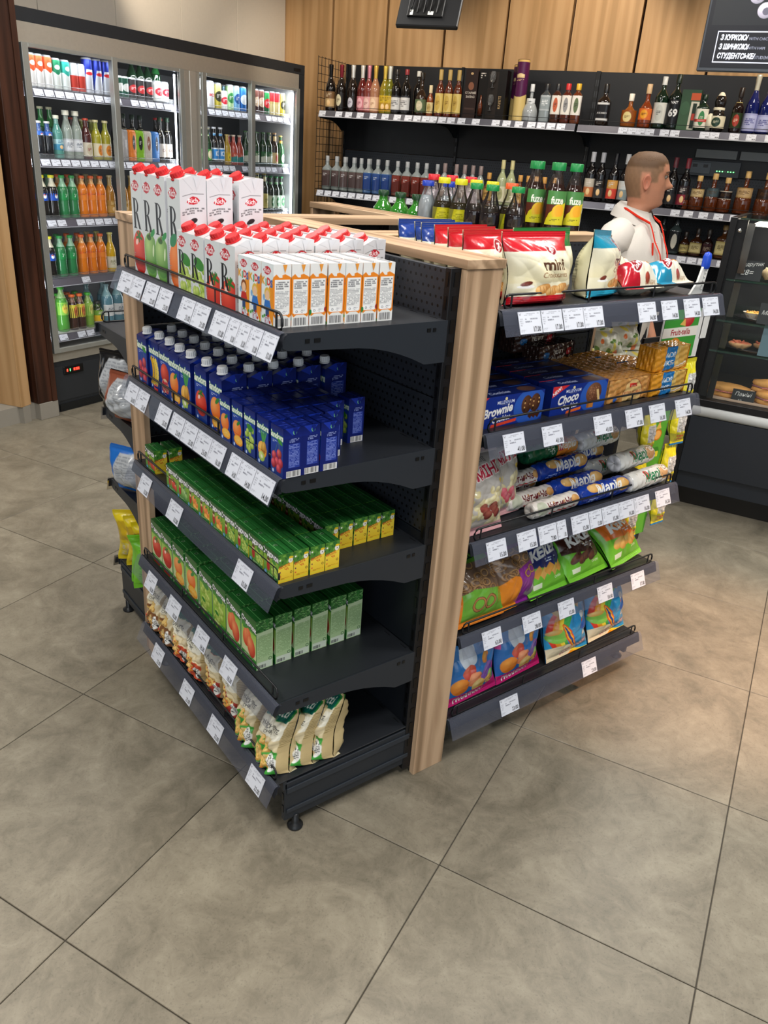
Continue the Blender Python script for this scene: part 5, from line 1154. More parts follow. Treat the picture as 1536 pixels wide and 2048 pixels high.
# ================================================================ BOTTLES AND CANS
def lab_img(w, h, bg, ac, txt='', tc='#ffffff', style=0, seed=1, res=.55):
    c = Cv(w, h, bg, res)
    if style == 0: c.rect(0, 0, w, h * .12, ac); c.rect(0, h * .88, w, h, ac); c.text(txt, w / 2, h * .62, min(h * .5, w * 1.3 / max(len(txt), 2)), tc, .04) if txt else c.fine(w * .25, h * .3, w * .75, h * .7, 4, tc, seed)
    elif style == 1: c.ell(w / 2, h * .5, w * .2, h * .38, ac); c.text(txt, w / 2, h * .58, h * .3, tc, .04) if txt else c.fine(w * .38, h * .4, w * .62, h * .62, 3, tc, seed)
    elif style == 2: c.poly([(0, h * .5), (w, h * .25), (w, h), (0, h)], ac); c.text(txt, w / 2, h * .45, h * .36, tc, .05, .15) if txt else c.fine(w * .3, h * .2, w * .7, h * .4, 2, tc, seed)
    elif style == 3: c.rect(0, h * .45, w, h, ac); c.ell(w * .5, h * .7, w * .12, h * .18, '#f0c080', 0, '#f8e0b0'); c.fine(w * .3, h * .12, w * .7, h * .38, 3, tc, seed)
    elif style == 4: c.ell(w * .48, h * .5, w * .11, h * .24, '#e8ecf4'); c.poly([(w * .40, h * .46), (w * .56, h * .34), (w * .54, h * .28), (w * .42, h * .30)], '#c8282e'); c.text(txt, w * .28, h * .6, h * .22, tc, .03)
    return c.get()
def wrap(b, img, R, z0, z1, arc=200, mat='carton', sq=None, off=.0006, c=(0, 0)):
    """label bent round a bottle, its middle facing -y"""
    h, w = img.shape[:2]; a = np.radians(-90 + np.linspace(-arc / 2, arc / 2, w))[None, :]; v = np.linspace(0, 1, h)[:, None]
    ca, sa = np.cos(a), np.sin(a)
    if sq: k = (np.abs(ca) ** sq + np.abs(sa) ** sq) ** (-1 / sq); ca, sa = ca * k, sa * k
    P = np.stack([c[0] + (R + off) * ca + 0 * v, c[1] + (R + off) * sa + 0 * v, z1 - (z1 - z0) * v + 0 * a], -1); b.grid(P, img, mat, True); return b
def bottle(name, H, R, rn, sh, nk, col, cap, fill=None, upper=None, lab=None, body='bottle_glass', sq=None, foil=0.0, capr=1.25, seg=16, lab2=None, waist=0.0, tube_shoulder=.5, shc=None):
    """sh: shoulder start, nk: neck start (fractions of H). col: liquid/glass colour. lab: (img, z0, z1) fractions. cap: (colour, fraction of H)"""
    cl = cap[1] * H; up = upper or col; P = [(0, .0), (R * .85, 0), (R * .97, H * .012), (R, H * .035)]
    zc = [(R, H * .2), (R * (1 - waist), H * (sh * .5 + .02)), (R, H * sh)] if waist else [(R, H * sh)]
    P += zc
    for k in range(1, 7):
        t = k / 6; s_ = t ** 1.6 * (1 - tube_shoulder) + (1 - math.cos(t * PI / 2)) * tube_shoulder if False else (0.5 - 0.5 * math.cos(t * PI)) * tube_shoulder + (t ** 2) * (1 - tube_shoulder)
        P.append((R + (rn - R) * s_, H * (sh + (nk - sh) * t)))
    P += [(rn * .97, H - cl - .001), (rn * .97, H - cl * .3)]
    f = (fill if fill is not None else .93) * H
    Q = []
    for i, (r, z) in enumerate(P):
        Q.append((r, z, col if z <= f else up))
        if i + 1 < len(P) and z <= f < P[i + 1][1]:
            tt = (f - z) / (P[i + 1][1] - z); rr = r + (P[i + 1][0] - r) * tt; Q.append((rr, f, col)); Q.append((rr, f + .0004, up))
    b = MB(); b.lathe(Q, None, seg, mat=body, sq=sq); root = link(name, b)
    b = MB(); cr = rn * capr
    if foil: b.lathe([(rn * 1.06, H * (1 - foil)), (rn * 1.12, H * (1 - foil * .5)), (cr, H - cl * .6), (cr * .95, H - .002), (0, H)], cap[0], seg, mat='satin_metal')
    else: b.lathe([(cr, H - cl), (cr, H - .0015), (cr * .9, H), (0, H)], cap[0], seg, mat='plastic')
    link('cap', b, root)
    for l in (lab, lab2):
        if l: b = MB(); wrap(b, l[0], R * (l[3] if len(l) > 3 else 1), l[1] * H, l[2] * H, 165 if not sq else 120, sq=sq); link('label', b, root)
    return root
def can(H, R, top, bot, ac, style=0, txt=''):
    b = MB(); b.lathe([(0, .002), (R * .82, 0), (R * .85, .003), (R, .009)], '#b8bbc0', 18, mat='satin_metal'); b.lathe([(R, H - .010), (R * .86, H - .002), (R * .86, H), (R * .80, H - .002), (0, H - .002)], '#c8cbd0', 18, mat='satin_metal')
    c = Cv(150, H * 1000, bot, .55); h = H * 1000; c.rect(0, 0, 150, h * .4, top)
    if style == 1: c.poly([(45, h * .35), (75, h * .52), (105, h * .35)], top); c.ell(75, h * .25, 13, 13, ac)
    elif style == 2: c.ell(75, h * .5, 26, h * .22, ac); c.fine(60, h * .42, 92, h * .58, 3, '#f0f0f0', 3)
    elif style == 3: c.rect(0, h * .5, 150, h, ac)
    elif style == 4: c.poly([(40, h), (60, h * .3), (95, h * .3), (115, h)], ac); c.ell(75, h * .42, 18, 10, '#c8282e')
    if txt: c.text(txt, 75, h * .55, 24, ac, .04)
    img = c.get(); n = img.shape[0]; a = np.radians(-90 + np.linspace(-180, 180, img.shape[1]))[None, :]; v = np.linspace(0, 1, n)[:, None]
    P = np.stack([R * np.cos(a) + 0 * v, R * np.sin(a) + 0 * v, H - .010 - (H - .019) * v + 0 * a], -1); b.grid(P, img, 'satin_metal' if top != bot else 'carton', True); return link('drink_can', b)
L = lab_img
BK = {  # kind: (builder, plain-word description, category)
 'c_or': (lambda: can(.168, .029, '#d2552c', '#dcdcda', '#e8e8e6', 1), 'tall orange and white drink can', 'can'),
 'c_gr': (lambda: can(.160, .029, '#1f7a55', '#d4dad6', '#e8e8e6', 1), 'tall green and white drink can', 'can'),
 'c_te': (lambda: can(.158, .029, '#2a9a8c', '#d4dcda', '#e8e8e6', 1), 'tall teal and white drink can', 'can'),
 'c_rd': (lambda: can(.150, .027, '#c8ccd0', '#b8382c', '#b8382c', 3), 'slim silver and red drink can', 'can'),
 'c_bl': (lambda: can(.188, .031, '#14288c', '#1a3aa8', '#c8cdd8', 4), 'tall blue and silver energy drink can', 'can'),
 'c_w1': (lambda: can(.120, .030, '#1d4a3a', '#24584a', '#d8dcd8', 2), 'short dark green drink can', 'can'),
 'c_k1': (lambda: can(.120, .031, '#2c2a2c', '#2c2a2c', '#a82c30', 2), 'short black drink can with red picture', 'can'),
 'c_w2': (lambda: can(.122, .031, '#d8dcd8', '#d8dcd8', '#c83040', 2), 'short white drink can with red picture', 'can'),
 'c_wt': (lambda: can(.170, .036, '#d0d3d8', '#d8dade', '#c8303a', 0, 'Alko'.replace('Alko', 'ICE')), 'wide white beer can with red writing', 'can'),
 'c_yl': (lambda: can(.165, .030, '#d8d27a', '#c8b848', '#3a3a2a', 2), 'tall yellow beer can', 'can'),
 'c_lg': (lambda: can(.165, .030, '#a8d8a0', '#b8e0a8', '#3a8a4a', 2), 'tall light green beer can', 'can'),
 'c_lb': (lambda: can(.165, .030, '#9cc8e8', '#7ab0dc', '#2a5a9a', 2), 'tall light blue beer can', 'can'),
 'c_db': (lambda: can(.165, .031, '#3a86cc', '#2468b4', '#d8e4f0', 2), 'tall blue beer can', 'can'),
 'c_br': (lambda: can(.165, .030, '#6a4038', '#3a2426', '#c8b098', 2), 'tall brown beer can', 'can'),
 'c_go': (lambda: can(.165, .030, '#c83038', '#c8b878', '#d8c890', 3), 'tall red and gold beer can', 'can'),
 'c_gd': (lambda: can(.160, .029, '#2a8a4a', '#1f5a38', '#c82c34', 2), 'green beer can', 'can'),
 'c_pw': (lambda: can(.185, .031, '#e4e8ee', '#3a2a24', '#e4e8ee', 0), 'tall white and brown drink can', 'can'),
 'b_pep': (lambda: bottle('soda_bottle', .190, .029, .013, .58, .78, '#0e1018', ('#d8d8d8', .06), .70, '#3c5a96', (L(90, 40, '#3568c0', '#2a58b0', '', '#e8ecf8', 4), .55, .72, .93)), 'small glass bottle of dark cola with blue label', 'bottle'),
 'b_grn': (lambda: bottle('beer_bottle', .265, .031, .0135, .56, .80, '#14502a', ('#d8d4b0', .05), .6, '#2a7a3c', None), 'green glass bottle with pale cap', 'bottle'),
 'b_tea': (lambda: bottle('water_bottle', .225, .031, .013, .56, .8, '#5a9a90', ('#e8ecd8', .08), .8, '#7aa8a0', (L(90, 50, '#a8d0d8', '#3a8ab0', '', '#1f5a8a', 3), .2, .45)), 'teal glass water bottle', 'bottle'),
 'b_clr': (lambda: bottle('water_bottle', .255, .032, .014, .55, .82, '#98a49c', ('#eceada', .10), .7, '#8a948c', (L(90, 60, '#dfe3e8', '#c8ccd4', '', '#4a5668', 0), .16, .42), capr=1.4), 'clear bottle with white label and cream cap', 'bottle'),
 'b_red': (lambda: bottle('juice_bottle', .222, .031, .014, .55, .8, '#4a1210', ('#c8442c', .05), .8, '#5a2a24', (L(90, 60, '#ded6c4', '#c8bda4', '', '#8a2a30', 1), .08, .42)), 'dark red juice bottle with cream label', 'bottle'),
 'b_yel': (lambda: bottle('juice_bottle', .218, .032, .014, .55, .8, '#a8a01e', ('#d8d0a0', .06), .74, '#9aa03a', (L(90, 60, '#e2d8b8', '#e0882c', '', '#8a5a2a', 1), .08, .42)), 'yellow juice bottle with cream label', 'bottle'),
 'x_gry': (lambda: bottle('drink_box', .180, .030, .026, .93, .985, '#9a9a9c', ('#8a8a8c', .02), sq=5, seg=24, body='carton', capr=1), 'grey slim drink box', 'drink box'),
 'x_org': (lambda: bottle('drink_box', .180, .030, .026, .93, .985, '#e07f2a', ('#d87020', .02), sq=5, seg=24, body='carton', capr=1, lab=(L(60, 100, '#e07f2a', '#1c1c1c', '', '#e8e8e8', 1), .3, .9)), 'orange slim drink box with black circle', 'drink box'),
 'x_grn': (lambda: bottle('drink_box', .180, .030, .026, .93, .985, '#7fb82a', ('#70a822', .02), sq=5, seg=24, body='carton', capr=1, lab=(L(60, 100, '#7fb82a', '#1c1c1c', '', '#e8e8e8', 1), .3, .9)), 'green slim drink box with black circle', 'drink box'),
 'x_wht': (lambda: bottle('drink_box', .180, .030, .026, .93, .985, '#c0bab0', ('#b0aaa0', .02), sq=5, seg=24, body='carton', capr=1, lab=(L(60, 100, '#c0bab0', '#8a5a4a', '', '#e8e8e8', 1), .3, .9)), 'cream slim drink box', 'drink box'),
 'x_blu': (lambda: bottle('drink_box', .180, .030, .026, .93, .985, '#3a78c0', ('#3268b0', .02), sq=5, seg=24, body='carton', capr=1, lab=(L(60, 100, '#3a78c0', '#14243c', '', '#e8e8e8', 1), .3, .9)), 'blue slim drink box', 'drink box'),
 'w_blk': (lambda: bottle('wine_bottle', .268, .032, .0125, .55, .76, '#12100f', ('#1d3a28', .10), None, None, (L(90, 60, '#cfc8c0', '#b8b0a8', 'Cru', '#5a3a34', 1), .12, .42), foil=.0, lab2=(L(60, 30, '#c8c4a8', '#e0dcc4', '', '#6a6a4a', 2), .60, .70, .6)), 'dark wine bottle with beige label', 'bottle'),
 'w_red': (lambda: bottle('cola_bottle', .262, .031, .0125, .55, .78, '#181014', ('#c8282e', .05), None, None, (L(90, 60, '#7fbce8', '#58a0e0', '', '#c83038', 0), .12, .42)), 'red-capped dark bottle', 'bottle'),
 'p_pep': (lambda: bottle('soda_bottle', .235, .033, .013, .62, .86, '#14100f', ('#e0dc2a', .065), .74, '#c8c4b0', (L(100, 50, '#1c4aa8', '#163c90', '', '#e8ecf8', 4), .42, .63, .96), body='drink', waist=.06, capr=1.35), 'plastic bottle of dark cola with yellow cap', 'bottle'),
 'p_7up': (lambda: bottle('soda_bottle', .235, .033, .013, .62, .86, '#2c7a48', ('#2a9a48', .065), .74, '#8ab89a', (L(100, 50, '#1f8a48', '#187a3c', '7', '#e8f4e8', 0), .42, .63, .96), body='drink', waist=.06, capr=1.35), 'green plastic soda bottle with green cap', 'bottle'),
 'p_mir': (lambda: bottle('soda_bottle', .235, .033, .013, .62, .86, '#e07a12', ('#f0682a', .065), .80, '#e0a868', (L(100, 50, '#e8642a', '#e8842c', '', '#1f4a2a', 2), .42, .63, .96), body='drink', waist=.06, capr=1.35), 'orange plastic soda bottle with orange cap', 'bottle'),
 'b_amb': (lambda: bottle('lemonade_bottle', .240, .031, .014, .5, .78, '#b0761a', ('#c8b88a', .05), .75, '#b89a5a', (L(90, 60, '#b88a3a', '#c89a4a', '', '#f0e0b0', 3), .1, .4)), 'amber lemonade bottle', 'bottle'),
 'b_lem': (lambda: bottle('lemonade_bottle', .240, .032, .014, .5, .78, '#e0b412', ('#e8e08a', .05), .75, '#d8c05a', (L(90, 60, '#e8e4cc', '#e0d8b0', '', '#8a8a5a', 0), .1, .4)), 'bright yellow lemonade bottle with white label', 'bottle'),
 't_grn': (lambda: bottle('tea_bottle', .270, .036, .015, .62, .88, '#4f9a3a', ('#4ab83a', .06), .75, '#90b878', (L(110, 70, '#8ac850', '#e0d85a', '', '#a8202a', 1), .38, .66, .97), body='drink', waist=.05, capr=1.4), 'large green iced tea bottle', 'bottle'),
 't_org': (lambda: bottle('tea_bottle', .215, .031, .014, .62, .88, '#3a1810', ('#f0702a', .07), .78, '#8a6a5a', (L(100, 70, '#d8cc4a', '#e8904a', '', '#a8202a', 1), .35, .72, .97), body='drink', capr=1.4), 'dark iced tea bottle with orange cap', 'bottle'),
 't_gr2': (lambda: bottle('tea_bottle', .215, .031, .014, .62, .88, '#7aa83a', ('#4ab83a', .07), .78, '#98b868', (L(100, 70, '#9ac85a', '#e8e48a', '', '#a8202a', 1), .35, .72, .97), body='drink', capr=1.4), 'green iced tea bottle with green cap', 'bottle'),
 't_sml': (lambda: bottle('juice_bottle', .155, .034, .017, .6, .85, '#2a3a1a', ('#2a2c28', .10), .8, '#4a6a2a', (L(100, 60, '#7aa838', '#e8b820', '', '#f0f0e8', 3), .2, .65), body='drink', capr=1.3), 'small round juice bottle with green and yellow label', 'bottle'),
 'b_blu': (lambda: bottle('water_bottle', .255, .040, .014, .60, .86, '#5f8ea0', ('#8ab0b8', .05), .7, '#8ab4bc', (L(120, 70, '#dfe3e6', '#e8ecf0', '', '#2a3a4a', 0), .22, .5)), 'clear blue water bottle with white label', 'bottle'),
 'e_grn': (lambda: bottle('beer_bottle', .232, .031, .0125, .56, .80, '#12361c', ('#c8c8a8', .045), None, None, (L(90, 50, '#3a8a3c', '#d8d0a8', '', '#f0ecd8', 1), .12, .42), lab2=(L(60, 24, '#a8c890', '#5a9a4a', '', '#f4f4e8', 0), .72, .82, .45)), 'green beer bottle with green label', 'bottle'),
 'e_blu': (lambda: bottle('beer_bottle', .240, .031, .0125, .56, .80, '#1c1a1c', ('#e0e4ec', .045), None, None, (L(90, 50, '#2f86d0', '#dfe8f2', 'ICE', '#f4f8ff', 0), .12, .45), lab2=(L(60, 24, '#6ab0e8', '#e8f0f8', '', '#2060a0', 0), .72, .84, .45)), 'dark beer bottle with blue label', 'bottle'),
 'e_yel': (lambda: bottle('beer_bottle', .200, .031, .0125, .50, .80, '#b8962a', ('#c8b06a', .045), None, None, (L(90, 50, '#c8a82a', '#e8cc3a', '', '#5a4a1a', 1), .1, .42)), 'yellow glass bottle', 'bottle'),
 'e_red': (lambda: bottle('beer_bottle', .200, .031, .0125, .50, .80, '#b0402e', ('#d8c8b8', .045), None, '#c8a090', (L(90, 50, '#c8503a', '#2a8a8a', '', '#f0e8e0', 2), .1, .42)), 'red glass bottle', 'bottle'),
 'e_dgr': (lambda: bottle('beer_bottle', .235, .031, .0125, .56, .80, '#103018', ('#3a6a3a', .045), None, None, (L(90, 50, '#1f5a30', '#d0d8cc', '', '#e8ecd8', 2), .12, .44)), 'dark green beer bottle', 'bottle'),
 'e_crm': (lambda: bottle('beer_bottle', .238, .031, .0125, .56, .80, '#2a1a10', ('#c8a078', .05), None, None, (L(90, 50, '#d8c090', '#a83a2a', '', '#6a3a1a', 1), .10, .42), lab2=(L(60, 40, '#e0c898', '#d8b880', '', '#8a5a2a', 0), .66, .90, .5)), 'brown cream-labelled beer bottle', 'bottle'),
 'e_rnd': (lambda: bottle('beer_bottle', .222, .031, .0125, .54, .80, '#1a5a2a', ('#e0d070', .045), None, None, (L(90, 50, '#1a5a2a', '#e8eef2', '', '#c8302a', 1), .10, .46), lab2=(L(60, 30, '#d8d060', '#e8442c', '', '#8a2a1a', 0), .68, .84, .5)), 'green beer bottle, round label', 'bottle'),
 'e_tal': (lambda: bottle('beer_bottle', .275, .033, .0135, .60, .82, '#1f2416', ('#d8c878', .04), None, None, (L(90, 60, '#c8bc6a', '#d8cc80', '', '#6a6a3a', 0), .1, .48), lab2=(L(60, 30, '#d8d0a0', '#c8c080', '', '#8a8a5a', 0), .74, .92, .46)), 'tall dark beer bottle with straw coloured label', 'bottle'),
 'e_oli': (lambda: bottle('beer_bottle', .255, .031, .0130, .58, .80, '#14281a', ('#2a8a4a', .045), None, None, (L(90, 60, '#c8d8c8', '#2a6a3a', '', '#f0f4ec', 1), .1, .46), lab2=(L(60, 24, '#4a9a5a', '#e8f0e0', '', '#f4f4e8', 0), .72, .84, .46)), 'dark beer bottle with pale green label', 'bottle'),
 'e_amb': (lambda: bottle('beer_bottle', .235, .031, .0130, .58, .80, '#7a4a14', ('#d8b060', .05), None, None, (L(90, 60, '#c8a060', '#a83020', '', '#6a2a1a', 1), .1, .46), foil=.2), 'amber beer bottle with gold neck foil', 'bottle'),
}
_bp = {}
def getb(k):
    if k not in _bp: _bp[k] = BK[k][0]()
    return _bp[k]

# ================================================================ DRINKS COOLER
fr = thing('drinks_cooler', 'wide glass-door drinks cooler with dark frame against the cream wall', 'drinks cooler', F0, FA)
al = '#b9b6ae'; dk = '#26292d'
b = MB(); b.box(0, 2.475, 0, .62, 2.087, 2.153, dk, 'steel_paint', ch=.002); b.box(2.34, 2.42, -.002, .0, 2.105, 2.125, '#0c0d0e', 'plastic'); link('top_panel', b, fr)
b = MB(); b.box(.012, 2.40, -.004, .04, 1.99, 2.087, '#bdb7ab', 'satin_metal', ch=.002); link('header', b, fr)
for x0, x1 in ((-.012, .014), (2.404, 2.475)):
    b = MB(); b.box(x0, x1, -.0, .62, 0.0, 2.087, dk, 'steel_paint', ch=.002); link('side_panel', b, fr)
b = MB(); b.box(0, 2.45, .0, .60, .0, .315, dk, 'steel_paint', ch=.002); b.box(.02, 2.40, -.003, .0, .07, .285, '#2b2e32', 'steel_paint'); b.box(.03, 2.40, -.008, .0, .012, .05, '#17191b', 'steel_paint'); link('base_panel', b, fr)
b = MB(); b.box(.012, 2.40, -.006, .05, .315, .372, '#bdb9ae', 'satin_metal', ch=.002); link('sill', b, fr)
b = MB(); b.box(.08, .225, -.012, -.002, .228, .280, '#0a0a0b', 'plastic', ch=.004)
for x, c_, w_ in ((.10, '#ff3020', .008), (.122, '#40c060', .006), (.150, '#ff2a1c', .012), (.168, '#ff2a1c', .012), (.184, '#ff2a1c', .008)): b.box(x, x + w_, -.0128, -.012, .246, .262, c_, 'glow')
link('control_display', b, fr)
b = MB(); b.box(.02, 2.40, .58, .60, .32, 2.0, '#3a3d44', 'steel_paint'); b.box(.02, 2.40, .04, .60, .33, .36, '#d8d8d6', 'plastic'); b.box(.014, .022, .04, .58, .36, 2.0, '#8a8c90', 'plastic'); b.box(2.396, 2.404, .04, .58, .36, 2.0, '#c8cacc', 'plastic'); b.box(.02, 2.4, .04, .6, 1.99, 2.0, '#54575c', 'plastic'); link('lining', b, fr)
b = MB(); b.box(1.19, 1.335, -.010, .05, .37, 1.99, '#b5b0a6', 'satin_metal', ch=.003); b.box(1.235, 1.29, -.016, -.009, .37, 1.99, '#c5c0b6', 'satin_metal', ch=.002); link('mullion', b, fr)
for x0, x1, y in ((.014, .640, -.018), (.600, 1.190, -.002), (1.335, 1.865, -.018), (1.825, 2.404, -.002)):
    d_ = link('cooler_door', None, fr, kind=None); d_.location = (0, 0, 0)
    b = MB(); w_ = .040
    for (a, c_, z0, z1) in ((x0, x0 + w_, .372, 1.992), (x1 - w_, x1, .372, 1.992), (x0 + w_, x1 - w_, .372, .372 + .028), (x0 + w_, x1 - w_, 1.972, 1.992)): b.box(a, c_, y - .012, y + .008, z0, z1, '#a9aba6', 'satin_metal', ch=.002)
    link('door_frame', b, d_)
    b = MB(); b.quad((x0 + w_, y, .40), (x1 - w_, y, .40), (x1 - w_, y, 1.972), (x0 + w_, y, 1.972), '#e8f0f0', 'glass_pane'); link('pane', b, d_)
tagk = tag('12.00', .060)
FZ = [1.80, 1.452, 1.128, .795, .468]
for i, z in enumerate(FZ):
    for h, (x0, x1) in enumerate(((.03, 1.20), (1.32, 2.39))):
        zz = z - .010 if i else z - .008
        b = MB(); b.box(x0, x1, .075, .56, zz - .022, zz, '#5a5c62' if i < 4 else '#c8c8c4', 'steel_paint', ch=.001); sh_ = link('cooler_shelf', b, fr)
        b = MB(); b.quad((x0, .072, zz - .002), (x1, .072, zz - .002), (x1, .058, zz - .042), (x0, .058, zz - .042), '#5d5b66', 'plastic'); b.box(x0, x1, .056, .060, zz - .046, zz - .042, '#c8ccd8', 'plastic'); link('price_channel', b, sh_)
        b = MB(); b.tube([(x0, .068, zz + .022), (x1, .068, zz + .022)], .0013, '#c8ccd0', 5, 'chrome'); b.quad((x0, .070, zz), (x1, .070, zz), (x1, .070, zz + .022), (x0, .070, zz + .022), '#d8e0e8', 'clear_plastic'); link('front_lip', b, sh_)
        r = random.Random(i * 7 + h); x = x0 + .03
        while x < x1 - .08:
            if r.random() < (.8 if i < 3 else .45): link('price_tag', tagk, sh_, (x, .0685, zz - .004), rot=(-.05, 0, 0), scale=(1, .6, .72))
            x += .068
rows = [
 (0, [('c_or', .166), ('c_or', .215), ('c_or', .272), ('c_gr', .328), ('c_te', .388), ('c_rd', .446), ('c_rd', .496), ('c_bl', .545), ('c_bl', .612), ('c_bl', .676)], 'top shelf, first door'),
 (0, [('c_w1', .768), ('c_w1', .812), ('c_k1', .871), ('c_k1', .940), ('c_k1', 1.010), ('c_w2', 1.081), ('c_w2', 1.143)], 'top shelf, second door'),
 (0, [('c_pw', 1.480), ('c_wt', 1.560), ('c_yl', 1.640), ('c_w2', 1.700), ('c_lg', 1.765), ('c_lb', 1.828), ('c_db', 1.900)], 'top shelf, third door'),
 (0, [('c_br', 2.040), ('c_br', 2.102), ('c_gd', 2.165), ('c_go', 2.226), ('c_go', 2.287), ('c_yl', 2.352)], 'top shelf, fourth door'),
 (1, [('b_pep', .179), ('b_pep', .236), ('b_tea', .300), ('b_clr', .367), ('b_clr', .434), ('b_red', .503), ('b_yel', .575), ('b_yel', .646)], 'second shelf, first door'),
 (1, [('x_gry', .773), ('x_org', .837), ('x_grn', .903), ('x_wht', .966), ('x_blu', 1.030), ('w_blk', 1.092), ('w_blk', 1.155)], 'second shelf, second door'),
 (1, [('e_grn', 1.472), ('e_grn', 1.534), ('e_blu', 1.600), ('e_blu', 1.665), ('e_yel', 1.732), ('e_red', 1.802), ('e_red', 1.868), ('e_dgr', 1.935)], 'second shelf, third door'),
 (1, [('e_dgr', 2.045), ('e_dgr', 2.135), ('e_dgr', 2.20), ('e_crm', 2.270), ('e_rnd', 2.345)], 'second shelf, fourth door'),
 (2, [('p_pep', .160), ('p_pep', .228), ('p_7up', .300), ('p_7up', .370), ('p_mir', .440), ('p_mir', .508), ('p_mir', .577), ('b_amb', .650)], 'third shelf, first door'),
 (2, [('b_amb', .755), ('b_amb', .820), ('b_amb', .885), ('b_amb', .95), ('e_amb', 1.02), ('e_amb', 1.09)], 'third shelf, second door'),
 (2, [('e_amb', 1.49), ('e_amb', 1.56), ('e_amb', 1.625), ('e_amb', 1.699), ('e_amb', 1.768), ('e_amb', 1.850), ('e_dgr', 1.925)], 'third shelf, third door'),
 (2, [('e_tal', 2.064), ('e_tal', 2.148), ('e_oli', 2.228), ('e_oli', 2.295), ('e_oli', 2.358)], 'third shelf, fourth door'),
 (3, [('p_pep', .170), ('p_7up', .245), ('p_7up', .320), ('p_mir', .400), ('p_mir', .472), ('p_mir', .545), ('b_lem', .620)], 'fourth shelf, first door'),
 (3, [('b_lem', .76), ('b_lem', .83), ('b_lem', .90)], 'fourth shelf, second door'),
 (4, [('t_grn', .215), ('t_org', .290), ('t_org', .348), ('t_gr2', .410), ('t_sml', .480), ('b_blu', .560), ('b_blu', .645)], 'bottom shelf, first door'),
]
seen = {}
def fplace(k, x, y, z, lab, grp):
    o = place(getb(k), USED, fw(x, y, z), lab, grp, BK[k][2], rz=FA + rnd.uniform(-.2, .2)); return o
for si, items, where in rows:
    z = FZ[si] - (.010 if si else .008)
    for j, (k, x) in enumerate(items):
        fplace(k, x, .125, z, f'{BK[k][1]}, {ORD[j]} from left, {where}', 'drinks on the cooler ' + where.split(',')[0])
back = [(1, [('b_grn', .205), ('b_grn', .262), ('b_grn', .322), ('b_red', .470), ('b_yel', .545), ('b_yel', .612)], 'second shelf, first door'),
        (1, [('w_blk', .80), ('w_blk', .862), ('w_blk', .935), ('w_blk', 1.0)], 'second shelf, second door'), (1, [('w_red', 1.135), ('w_red', 1.175)], 'second shelf by the mullion'),
        (0, [('e_dgr', .955), ('e_dgr', 1.02), ('e_dgr', 1.085), ('b_grn', 1.155)], 'top shelf, second door'),
        (2, [('p_pep', .195), ('p_7up', .265), ('p_mir', .335), ('p_mir', .405), ('b_amb', .475), ('b_amb', .54), ('b_amb', .61)], 'third shelf, first door'),
        (3, [('p_7up', .21), ('p_7up', .285), ('p_mir', .36), ('p_mir', .436), ('b_amb', .51), ('b_lem', .585)], 'fourth shelf, first door'),
        (4, [('t_gr2', .25), ('t_org', .32), ('t_gr2', .38), ('b_blu', .47), ('b_blu', .60)], 'bottom shelf, first door'),
        (1, [('e_grn', 1.505), ('e_blu', 1.565), ('e_blu', 1.63), ('e_red', 1.84), ('e_dgr', 2.085), ('e_dgr', 2.165), ('e_crm', 2.305), ('e_crm', 2.365)], 'second shelf, right doors'),
        (0, [('c_yl', 1.605), ('c_lb', 1.80), ('c_gd', 2.13), ('c_go', 2.26), ('c_db', 2.36)], 'top shelf, right doors'),
        (2, [('e_tal', 2.105), ('e_oli', 2.19), ('e_oli', 2.265), ('e_oli', 2.33)], 'third shelf, fourth door')]
for si, items, where in back:
    z = FZ[si] - (.010 if si else .008)
    for j, (k, x) in enumerate(items): fplace(k, x, .205, z, f'{BK[k][1]}, {ORD[j]} of back row, {where}', 'back row of the cooler, ' + where.split(',')[0])
def fr_light(x, y, z, sx, sz, pw, rot, col=(.93, .97, 1)):
    o = area('cooler_light', fw(x, y, z), (0, 0, 0), sx, sz, pw, col, 170)
    o.rotation_euler = (Matrix.Rotation(FA, 4, 'Z') @ Matrix.Rotation(rot[1], 4, 'Z') @ Matrix.Rotation(rot[0], 4, 'X')).to_euler(); return o
for x in (.33, .93, 1.60, 2.13): fr_light(x, .035, 1.965, .5, .03, 1.1, (math.radians(35), 0))
for x, yaw, pw in ((.050, -1.0, 1.8), (1.165, 1.0, 2.4), (1.36, -1.0, 1.8), (2.375, 1.0, 3.4)): fr_light(x, .045, 1.2, .03, 1.5, pw, (math.radians(90), yaw))
b = MB(); b.box(2.372, 2.386, .036, .044, .42, 1.96, '#f4f8ff', 'glow'); b.box(1.150, 1.158, .036, .044, .42, 1.96, '#e8f0ff', 'glow'); link('light_strip', b, fr)
